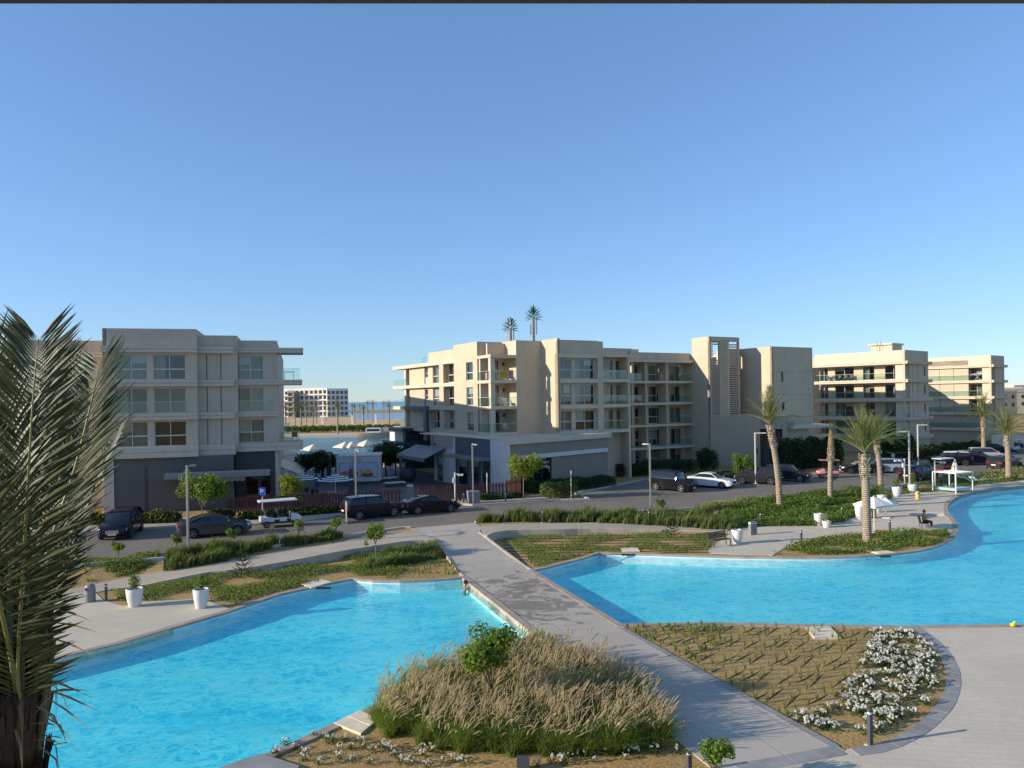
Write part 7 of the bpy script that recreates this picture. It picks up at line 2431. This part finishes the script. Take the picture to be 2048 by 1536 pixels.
for px, py, h, rd, lab in ((628, 955, 3.0, 1.7, 'cream parasol at the left end of the quay terrace'), (692, 952, 3.3, 1.6, 'cream parasol left of the middle on the quay terrace'), (706, 956, 3.3, 1.7, 'cream parasol in the middle of the quay terrace'), (735, 953, 3.5, 1.7, 'cream parasol right of the middle above the kiosk'), (565, 962, 3.4, 2.0, 'cream awning parasol beside the left block')):
    parasol((*WY(px, 900, 108 if px > 600 else 92)[:2], .53), h, rd * .95, lab, 'canvas_cream', 4, .75, rz=.75, base=False)
for px, py, rd, lab in ((602, 1000, 1.9, 'striped parasol nearest to the left block'), (672, 1003, 1.9, 'striped parasol left of the lamp on the plaza')):
    parasol((*W2(px, py, .53), .53), 2.5, rd, lab, n=8, rise=.6, stripes=True, base=True)
for i, (px, py, lab) in enumerate(((590, 1000, 'cafe table under the striped parasol nearest to the left block'), (660, 1001, 'cafe table left of the striped parasol pole'), (684, 1003, 'cafe table right of the striped parasol pole'))):
    t = thing('cafe_table', lab, 'table', W(px, py, .53))
    MB().lathe([(.5, .72), (.5, .76)], 18).build('table_top', 'stucco_white', t, local=True)
    MB().tube([(0, 0, 0), (0, 0, .72)], .04, 8).build('leg', 'bollard_dark', t, local=True)
    MB().lathe([(.28, 0), (.26, .03)], 14).build('base', 'bollard_dark', t, local=True)
for i, (pts, lab) in enumerate(((((546, 910, 80), (612, 934, 86), (606, 950, 82), (546, 928, 76)), 'sloping beige shade sail beside the left block'), (((548, 935, 74), (606, 952, 78), (600, 966, 74), (548, 950, 70)), 'lower grey shade sail beside the left block'))):
    P = [Vector(WY(*p)) for p in pts]
    t = thing('shade_sail', lab, 'shade sail', (P[0].x, P[0].y, .53))
    m = MB()
    n_ = 6
    for a in range(n_):
        for c in range(n_):
            def g(u, v):
                q = P[0].lerp(P[1], u).lerp(P[3].lerp(P[2], u), v)
                return (q.x, q.y, q.z - .5 * math.sin(math.pi * u) * math.sin(math.pi * v))
            m.quad(g(a / n_, c / n_), g((a + 1) / n_, c / n_), g((a + 1) / n_, (c + 1) / n_), g(a / n_, (c + 1) / n_))
    m.build('sail', 'canvas_cream' if i == 0 else 'awning_grey', t, smooth=True)
    for p in P:
        MB().tube([(p.x, p.y, .53), tuple(p)], .05, 8).build('mast', 'lamp_post', t)
chs = [(566, 984), (578, 990), (612, 992), (622, 998), (640, 996), (652, 1004), (694, 998), (560, 972), (588, 974), (630, 982)]
c0 = None
for i, (px, py) in enumerate(chs):
    lab = 'dark cafe chair on the plaza, ' + ('farthest left', 'second from the left block', 'left of the first striped parasol', 'below the first striped parasol', 'between the striped parasols', 'left of the second striped parasol', 'right of the second striped parasol', 'closest to the shade sails', 'behind the first striped parasol', 'in front of the plaza trees')[i]
    if c0 is None:
        c0 = thing('cafe_chair', lab, 'chair', W(px, py, .53), .4, 'cafe chairs on the plaza')
        MB().box(-.24, .24, -.24, .24, .42, .47).build('seat', 'frame_dark', c0, local=True)
        MB().hexa([(-.24, .2, .47), (.24, .2, .47), (.24, .24, .47), (-.24, .24, .47), (-.24, .26, .9), (.24, .26, .9), (.24, .3, .9), (-.24, .3, .9)]).build('backrest', 'frame_dark', c0, local=True)
        for x in (-.21, .21):
            for y in (-.21, .21):
                MB().box(x - .02, x + .02, y - .02, y + .02, 0, .42).build('leg', 'frame_dark', c0, local=True)
    else:
        dup(c0, W(px, py, .53), i * 1.9, lab)
# folded parasol, cabana, loungers
t = thing('folded_parasol', 'folded beige parasol standing behind the cabana', 'parasol', gz(1911, 972, .1))
MB().tube([(0, 0, 0), (0, 0, 2.6)], .03, 8).build('pole', 'white_plastic', t, local=True)
prof = [(.26, 1.35), (.30, 1.45), (.22, 2.0), (.10, 2.5), (.02, 2.72)]
mb = MB()
for r_, z_ in ():
    pass
vs = MB().lathe(prof, 16)
vs.v = [(x * (1 + .25 * math.cos(8 * math.atan2(y, x))), y * (1 + .25 * math.cos(8 * math.atan2(y, x))), z) for x, y, z in vs.v]
vs.build('canopy', 'canvas_cream', t, local=True)
cb_ = gz(1906, 983)
t = thing('cabana', 'white open cabana frame with daybed beside the right pool', 'cabana', cb_, math.radians(26))
w, d, h = 1.25, 1.15, 1.85
for x in (-w, w):
    for y in (-d, d):
        MB().box(x - .045, x + .045, y - .045, y + .045, 0, h).build('post', 'white_plastic', t, local=True)
for x in (-w, w):
    MB().box(x - .04, x + .04, -d, d, h, h + .08).build('beam', 'white_plastic', t, local=True)
for y in (-d, d):
    MB().box(-w, w, y - .04, y + .04, h + .002, h + .078).build('beam', 'white_plastic', t, local=True)
mb = MB()
for k in range(6):
    x0, x1 = -w + 2 * w * k / 6, -w + 2 * w * (k + 1) / 6
    sag = lambda x: h + .09 - .12 * math.sin(math.pi * ((x + w) / (2 * w) * 3 % 1))
    mb.quad((x0, -d, sag(x0)), (x1, -d, sag(x1 - 1e-4)), (x1, d, sag(x1 - 1e-4)), (x0, d, sag(x0)))
mb.build('fabric_roof', 'canvas_white', t, local=True)
MB().box(-w + .1, w - .1, -d + .15, d - .15, .22, .3).build('bed_frame', 'white_plastic', t, local=True)
MB().box(-w + .12, w - .12, -d + .17, d - .17, .3, .45).build('mattress', 'mattress_blue', t, local=True, bevel=.05)
MB().quad((-w - .02, -d, .1), (-w - .02, d, .1), (-w - .02, d, h), (-w - .02, -d, h)).build('side_curtain', 'rail_glass', t, local=True)
for i, (px, py, lab) in enumerate(((1940, 967, 'white sun lounger with striped towel next to the cabana'), (1957, 966, 'white sun lounger farther from the cabana'))):
    t = thing('sun_lounger', lab, 'lounger', gz(px, py), math.radians(200))
    MB().box(-.95, .35, -.33, .33, .28, .34).build('frame', 'white_plastic', t, local=True)
    MB().hexa([(.35, -.33, .28), (.97, -.33, .62), (.97, .33, .62), (.35, .33, .28), (.33, -.33, .34), (.94, -.33, .69), (.94, .33, .69), (.33, .33, .34)]).build('backrest', 'white_plastic', t, local=True)
    MB().hexa([(.4, -.3, .345), (.92, -.3, .665), (.92, .3, .665), (.4, .3, .345), (.39, -.3, .385), (.9, -.3, .71), (.9, .3, .71), (.39, .3, .385)]).build('towel', 'towel_stripe', t, local=True)
    for x in (-.85, .3):
        for y in (-.28, .28):
            MB().box(x - .03, x + .03, y - .03, y + .03, 0, .28).build('leg', 'white_plastic', t, local=True)
# yellow pool toy at the right pool edge
t = thing('pool_toy', 'yellow pool toy at the near edge of the right pool', 'toy', gz(2026, 1253, .055))
MB().ball((0, 0, .07), .09, 12, 8, 1.2, 1, .8).build('body', 'toy_yellow', t, local=True, smooth=True)
MB().ball((.07, 0, .16), .055, 10, 7).build('head', 'toy_yellow', t, local=True, smooth=True)

# ------------------------------------------------------------------ plaza kiosk with food poster
kp = W(718, 968, .53)
K = thing('kiosk', 'white kiosk with large food poster on the plaza', 'kiosk', kp, math.radians(8))
kw, kd, kh = 2.35, 2.4, 3.0
MB().box(-kw, kw, 0, kd * 2, .25, kh).build('wall', 'stucco_white', K, local=True, bevel=.04)
MB().box(-kw - .08, kw + .08, -.08, kd * 2 + .08, kh + .002, kh + .12).build('roof', 'stucco_white', K, local=True)
MB().box(-kw + .1, kw - .1, .1, kd * 2 - .1, 0, .25).build('plinth', 'bollard_dark', K, local=True)
def mat_poster():
    m, nt, b = new_mat('poster_print')
    tc = nt.nodes.new('ShaderNodeTexCoord').outputs['Generated']
    sx = nt.nodes.new('ShaderNodeSeparateXYZ')
    nt.links.new(tc, sx.inputs[0])
    base = ramp(nt, sx.outputs[2], [(0.25, (0.62, 0.58, 0.58)), (0.55, (0.50, 0.55, 0.68)), (1.0, (0.42, 0.52, 0.75))])
    def blob(cx, cz, rx, rz_, col, base):
        dx = mathn(nt, 'DIVIDE', mathn(nt, 'SUBTRACT', sx.outputs[0], cx), rx)
        dz = mathn(nt, 'DIVIDE', mathn(nt, 'SUBTRACT', sx.outputs[2], cz), rz_)
        rr = mathn(nt, 'ADD', mathn(nt, 'MULTIPLY', dx, dx), mathn(nt, 'MULTIPLY', dz, dz))
        rr = mathn(nt, 'ADD', rr, mathn(nt, 'MULTIPLY', mathn(nt, 'SUBTRACT', noise(nt, tc, 9), .5), .8))
        f = ramp(nt, rr, [(0.8, (1, 1, 1)), (1.05, (0, 0, 0))])
        return mixc(nt, f, base, col)
    c = blob(.16, .28, .16, .16, (0.62, 0.13, 0.10), base)
    c = blob(.43, .22, .07, .22, (0.60, 0.08, 0.09), c)
    c = blob(.57, .30, .05, .35, (0.66, 0.30, 0.30), c)
    c = blob(.75, .14, .17, .16, (0.25, 0.07, 0.03), c)
    c = blob(.75, .38, .11, .20, (0.62, 0.36, 0.12), c)
    nt.links.new(c, b.inputs['Base Color'])
    b.inputs['Roughness'].default_value = 0.35
mat_poster()
MB().box(-kw + .32, kw - .32, -.05, -.004, .75, 2.35).build('poster_frame', 'bollard_dark', K, local=True)
MB().box(-kw + .37, kw - .37, -.056, -.051, .8, 2.3).build('poster', 'poster_print', K, local=True)
for a, b, c, d in ((-.75, -.45, 2.52, 2.57), (-.75, -.45, 2.77, 2.82), (-.75, -.70, 2.57, 2.77), (-.50, -.45, 2.57, 2.77)):
    MB().box(a, b, -.03, -.002, c, d).build('sign_frame', 'louvre', K, local=True)
o = text3d(None, 'OE', Wall((0, 0), 0), 0, 0, .0, .34, 'louvre', center=True)
o.parent = K
o.location = (.1, -.03, 2.53)
for px, py, pt, lab in ((675, 968, 908, 'tall dark pillar left of the kiosk'), (646, 962, 899, 'tall dark pillar above the plaza trees on the left'), (660, 962, 903, 'tall dark pillar between the plaza trees'), (703, 990, 930, 'grey plaza lamp column in front of the kiosk'), (803, 962, 905, 'grey plaza lamp column beside the round planter')):
    b = W(px, py, .53)
    h = (py - pt) / (F / b[1])
    t = thing('plaza_column', lab, 'column', b)
    MB().box(-.17, .17, -.17, .17, 0, h * .88).build('shaft', 'bollard_dark', t, local=True)
    MB().box(-.18, .18, -.18, .18, h * .88, h).build('top', 'lamp_post', t, local=True)
t = thing('round_planter', 'big dark round pot on the plaza beside the shops', 'planter', W(816, 962, .53))
MB().lathe([(.5, 0), (.85, .35), (.95, .8), (.8, 1.25), (.62, 1.4), (.55, 1.3)], 24).build('pot', 'pot_dark', t, local=True, smooth=True)
for i, (px, py, lab) in enumerate(((778, 962, 'low white bench right of the kiosk'), (790, 972, 'low white bench nearest to the fence gap'))):
    t = thing('plaza_bench', lab, 'bench', W(px, py, .53), .5)
    MB().box(-1.1, 1.1, -.4, .4, .3, .42).build('seat', 'stucco_white', t, local=True)
    MB().box(-.95, .95, -.3, .3, 0, .3).build('base', 'bollard_dark', t, local=True)
# white kiosk and sails on the beach
x, y, z = WY(565, 858, 255)
t = thing('beach_hut', 'small white hut on the beach at the left', 'hut', (x, y, 0))
MB().box(-1.6, 1.6, 0, 3, 0, 2.6).build('wall', 'stucco_white', t, local=True)
MB().box(-1.8, 1.8, -.2, 3.2, 2.6, 2.8).build('roof', 'stucco_white', t, local=True)
MB().box(-.5, .5, -.05, .02, 0, 2.0).build('door', 'slate_blue', t, local=True)
for i, (px, lab) in enumerate(((643, 'white feather banner on the sand left of the middle'), (750, 'white feather banner on the sand right of the middle'), (703, 'thin white banner in the middle of the sand'))):
    x, y, z = WY(px, 850, 270)
    t = thing('beach_banner', lab, 'banner', (x, y, 0))
    MB().tube([(0, 0, 0), (0, 0, 5)], .05, 6).build('pole', 'white_plastic', t, local=True)
    MB().hexa([(0, -.02, 1.5), (.7, -.02, 1.5), (.7, .02, 1.5), (0, .02, 1.5), (0, -.02, 5.0), (.5, -.02, 4.7), (.5, .02, 4.7), (0, .02, 5.0)]).build('cloth', 'canvas_white', t, local=True)
x, y, z = WY(640, 868, 205)
t = thing('moored_boat', 'grey boat moored at the left end of the far quay', 'boat', (-36, 205.5, -.35), 0)
hull = []
for s in np.linspace(0, 1, 9):
    X = -7 + 14 * s
    wv_ = 1.7 * math.sin(math.pi * min(1, .25 + .75 * (1 - s))) ** .6
    hull.append([(X, -wv_ * .5, 0), (X, -wv_, 1.3 + .5 * s * s), (X, wv_, 1.3 + .5 * s * s), (X, wv_ * .5, 0)])
MB().loft(hull).build('hull', 'stucco_grey', t, local=True)
MB().box(-4, 0, -1.1, 1.1, 1.3, 2.7).build('cabin', 'stucco_white', t, local=True)
MB().box(-3.7, -.3, -1.13, -1.1, 1.8, 2.4).build('cabin_window', 'car_glass', t, local=True)

# ------------------------------------------------------------------ people
def figure(name, label, loc, rz, joints, bones, mat, parts=(), head=None):
    """one continuous skinned body from joints (name: (x, y, z, radius)) and bones"""
    t = thing(name, label, 'person', loc, rz)
    def skin(jn, bn, m, nm, sub=2, root=None):
        me = bpy.data.meshes.new(nm)
        names = list(jn)
        me.from_pydata([jn[k][:3] for k in names], [(names.index(a), names.index(b)) for a, b in bn], [])
        o = bpy.data.objects.new(nm, me)
        COL.objects.link(o)
        md = o.modifiers.new('skin', 'SKIN')
        sv = me.skin_vertices[0] if me.skin_vertices else None
        if sv is None:
            bm = bmesh.new()
            bm.from_mesh(me)
            bm.verts.layers.skin.verify()
            bm.to_mesh(me)
            bm.free()
            sv = me.skin_vertices[0]
        for i, k in enumerate(names):
            r = jn[k][3]
            sv.data[i].radius = (r, r)
            sv.data[i].use_root = (k == (root or names[0]))
        s = o.modifiers.new('sub', 'SUBSURF')
        s.levels = sub
        s.render_levels = sub
        dg = bpy.context.evaluated_depsgraph_get()
        m2 = bpy.data.meshes.new_from_object(o.evaluated_get(dg))
        bpy.data.objects.remove(o)
        m2.materials.clear()
        m2.materials.append(MATS[m])
        m2.polygons.foreach_set('use_smooth', [True] * len(m2.polygons))
        q = bpy.data.objects.new(nm, m2)
        COL.objects.link(q)
        q.parent = t
        return q
    skin(joints, bones, mat, 'body')
    for nm, jn, bn, m in parts:
        skin(jn, bn, m, nm)
    if head:
        c, r = Vector(head[:3]), head[3]
        hm = MB().ball(c + Vector((0, 0, .03)), r * 1.12, 12, 9, 1.0, .95, 1.02)
        hm.build('hair', 'hair_dark', t, local=True, smooth=True)
        MB().ball(c + Vector((r * .55, 0, -.02)), r * .78, 12, 9, .75, .85, 1.05).build('face', 'skin', t, local=True, smooth=True)
        MB().ball(c + Vector((r * 1.15, 0, -.01)), r * .16, 6, 5).build('nose', 'skin', t, local=True, smooth=True)
        for sd in (-1, 1):
            MB().ball(c + Vector((r * 1.05, sd * r * .35, .03)), r * .1, 6, 5).build('eye', 'hair_dark', t, local=True)
    return t
def hand(j, b, root, pos, d, k):
    """palm and five fingers continuing from a wrist"""
    d = Vector(d).normalized()
    s = d.cross(Vector((0, 0, 1)))
    s = s.normalized() if s.length > .1 else Vector((0, 1, 0))
    p = Vector(pos)
    pm = 'palm' + k
    j[pm] = (*(p + d * .07), .028)
    b.append((root, pm))
    for i in range(4):
        a, c = 'f%d%s' % (i, k), 'g%d%s' % (i, k)
        q = p + d * .11 + s * (i - 1.5) * .02
        L = (.065, .08, .075, .055)[i]
        j[a] = (*(q + d * .02), .009)
        j[c] = (*(q + d * L + Vector((0, 0, -.025))), .008)
        b += [(pm, a), (a, c)]
    q = p + d * .05 + s * .04
    j['t0' + k] = (*q, .010)
    j['t1' + k] = (*(q + d * .05 + s * .02), .009)
    b += [(pm, 't0' + k), ('t0' + k, 't1' + k)]
# seated person facing right
J = {'pelvis': (0, 0, .50, .13), 'waist': (.0, 0, .68, .12), 'chest': (-.03, 0, .88, .14), 'neck': (-.02, 0, 1.06, .055), 'head': (.0, 0, 1.20, .085),
     'shL': (-.03, .19, .98, .06), 'elL': (.06, .24, .74, .042), 'wrL': (.28, .14, .72, .03), 'shR': (-.03, -.19, .98, .06), 'elR': (.05, -.25, .75, .042), 'wrR': (.22, -.12, .95, .03),
     'hpL': (.06, .1, .50, .09), 'knL': (.46, .11, .50, .065), 'anL': (.50, .11, .09, .042), 'toL': (.66, .12, .04, .035), 'hpR': (.06, -.1, .50, .09), 'knR': (.46, -.11, .52, .065), 'anR': (.42, -.11, .09, .042), 'toR': (.58, -.12, .04, .035)}
B = [('pelvis', 'waist'), ('waist', 'chest'), ('chest', 'neck'), ('neck', 'head'), ('chest', 'shL'), ('shL', 'elL'), ('elL', 'wrL'), ('chest', 'shR'), ('shR', 'elR'), ('elR', 'wrR'), ('pelvis', 'hpL'), ('hpL', 'knL'), ('knL', 'anL'), ('anL', 'toL'), ('pelvis', 'hpR'), ('hpR', 'knR'), ('knR', 'anR'), ('anR', 'toR')]
hand(J, B, 'wrL', J['wrL'][:3], (1, -.3, -.1), 'L')
hand(J, B, 'wrR', J['wrR'][:3], (.3, .4, .9), 'R')
shirt = ('shirt', {'p': (.0, 0, .55, .155), 'w': (.0, 0, .70, .145), 'c': (-.03, 0, .90, .16), 'l': (-.03, .2, .98, .075), 'll': (.02, .235, .84, .065), 'r': (-.03, -.2, .98, .075), 'rr': (.02, -.24, .85, .065)}, [('p', 'w'), ('w', 'c'), ('c', 'l'), ('l', 'll'), ('c', 'r'), ('r', 'rr')], 'shirt_olive')
trou = ('trousers', {'p': (.0, 0, .50, .15), 'l': (.06, .1, .50, .105), 'lk': (.46, .11, .50, .08), 'la': (.50, .11, .2, .065), 'r': (.06, -.1, .50, .105), 'rk': (.46, -.11, .52, .08), 'ra': (.43, -.11, .2, .065)}, [('p', 'l'), ('l', 'lk'), ('lk', 'la'), ('p', 'r'), ('r', 'rk'), ('rk', 'ra')], 'trousers_dark')
sp2 = gz(1849, 1057)
cz_ = math.radians(-12)
t = thing('chair', 'brown woven chair under the seated person on the right terrace', 'chair', sp2, cz_)
MB().box(-.25, .28, -.25, .25, .36, .40).build('seat', 'timber_dark', t, local=True, bevel=.015)
MB().hexa([(-.27, -.25, .40), (-.22, -.25, .40), (-.22, .25, .40), (-.27, .25, .40), (-.38, -.24, .92), (-.34, -.24, .92), (-.34, .24, .92), (-.38, .24, .92)]).build('backrest', 'timber_dark', t, local=True, bevel=.015)
for x in (-.22, .24):
    for y in (-.22, .22):
        MB().box(x - .02, x + .02, y - .02, y + .02, 0, .36).build('leg', 'timber_dark', t, local=True)
figure('person', 'person in olive yellow top and dark trousers sitting on a chair facing the pool', sp2, cz_, J, B, 'skin', (shirt, trou), (.0, 0, 1.20, .10))
# person lying on the cabana daybed with raised knees
J = {'pelvis': (0, 0, .56, .12), 'waist': (-.2, 0, .57, .11), 'chest': (-.42, 0, .62, .13), 'neck': (-.60, 0, .70, .055), 'head': (-.72, 0, .77, .085),
     'shL': (-.48, .18, .62, .055), 'elL': (-.25, .28, .56, .04), 'wrL': (-.05, .2, .62, .03), 'shR': (-.48, -.18, .62, .055), 'elR': (-.25, -.3, .56, .04), 'wrR': (-.05, -.22, .60, .03),
     'hpL': (.06, .1, .56, .085), 'knL': (.40, .12, .86, .06), 'anL': (.66, .12, .52, .04), 'toL': (.82, .12, .50, .03), 'hpR': (.06, -.1, .56, .085), 'knR': (.42, -.12, .80, .06), 'anR': (.70, -.12, .52, .04), 'toR': (.86, -.12, .50, .03)}
B = B[:18]
hand(J, B, 'wrL', J['wrL'][:3], (1, -.2, 0), 'L')
hand(J, B, 'wrR', J['wrR'][:3], (1, .2, 0), 'R')
suit = ('swimsuit', {'p': (.02, 0, .56, .135), 'w': (-.2, 0, .575, .122), 'c': (-.40, 0, .62, .142)}, [('p', 'w'), ('w', 'c')], 'swimwear')
figure('person', 'person in dark swimwear lying on the cabana daybed with raised knees', (cb_[0] - .1, cb_[1], cb_[2] - .08), math.radians(26), J, B, 'skin', (suit,), (-.72, 0, .78, .10))
# bather at the pool edge holding the coping: chest out of the water
ep = W(936, 1166, 0)
bang = math.atan2(31.9 - 42.0, 4.59 - 1.15)
J = {'pelvis': (-.1, 0, -.62, .13), 'waist': (-.07, 0, -.42, .12), 'chest': (-.02, 0, -.18, .135), 'neck': (.02, 0, .02, .055), 'head': (.03, 0, .16, .085),
     'shL': (0, .18, -.08, .055), 'elL': (.2, .3, .06, .042), 'wrL': (.36, .18, .10, .03), 'shR': (0, -.18, -.08, .055), 'elR': (.2, -.3, .06, .042), 'wrR': (.36, -.16, .10, .03),
     'hpL': (-.1, .1, -.64, .085), 'knL': (-.16, .11, -.74, .06), 'hpR': (-.1, -.1, -.64, .085), 'knR': (-.16, -.11, -.74, .06)}
B = [('pelvis', 'waist'), ('waist', 'chest'), ('chest', 'neck'), ('neck', 'head'), ('chest', 'shL'), ('shL', 'elL'), ('elL', 'wrL'), ('chest', 'shR'), ('shR', 'elR'), ('elR', 'wrR'), ('pelvis', 'hpL'), ('hpL', 'knL'), ('pelvis', 'hpR'), ('hpR', 'knR')]
hand(J, B, 'wrL', J['wrL'][:3], (1, -.3, 0), 'L')
hand(J, B, 'wrR', J['wrR'][:3], (1, .3, 0), 'R')
figure('person', 'bather in the left pool resting both arms on the walkway edge', (ep[0] - .14, ep[1] - .1, -.12), math.radians(20), J, B, 'skin', (), (.03, 0, .17, .10))
# ------------------------------------------------------------------ the balcony the picture is taken from: its overhead beam
zt_ = WY(1024, 7, 2.25)[2]
t = thing('balcony_beam', 'dark blurred edge of the balcony ceiling along the top of the picture', 'beam', (0, 2.25, zt_))
o = MB().box(-4.5, 4.5, -.35, 0, 0, .4).build('beam', 'bollard_dark', t, local=True)
o.rotation_euler = (0, math.asin(SR), 0)
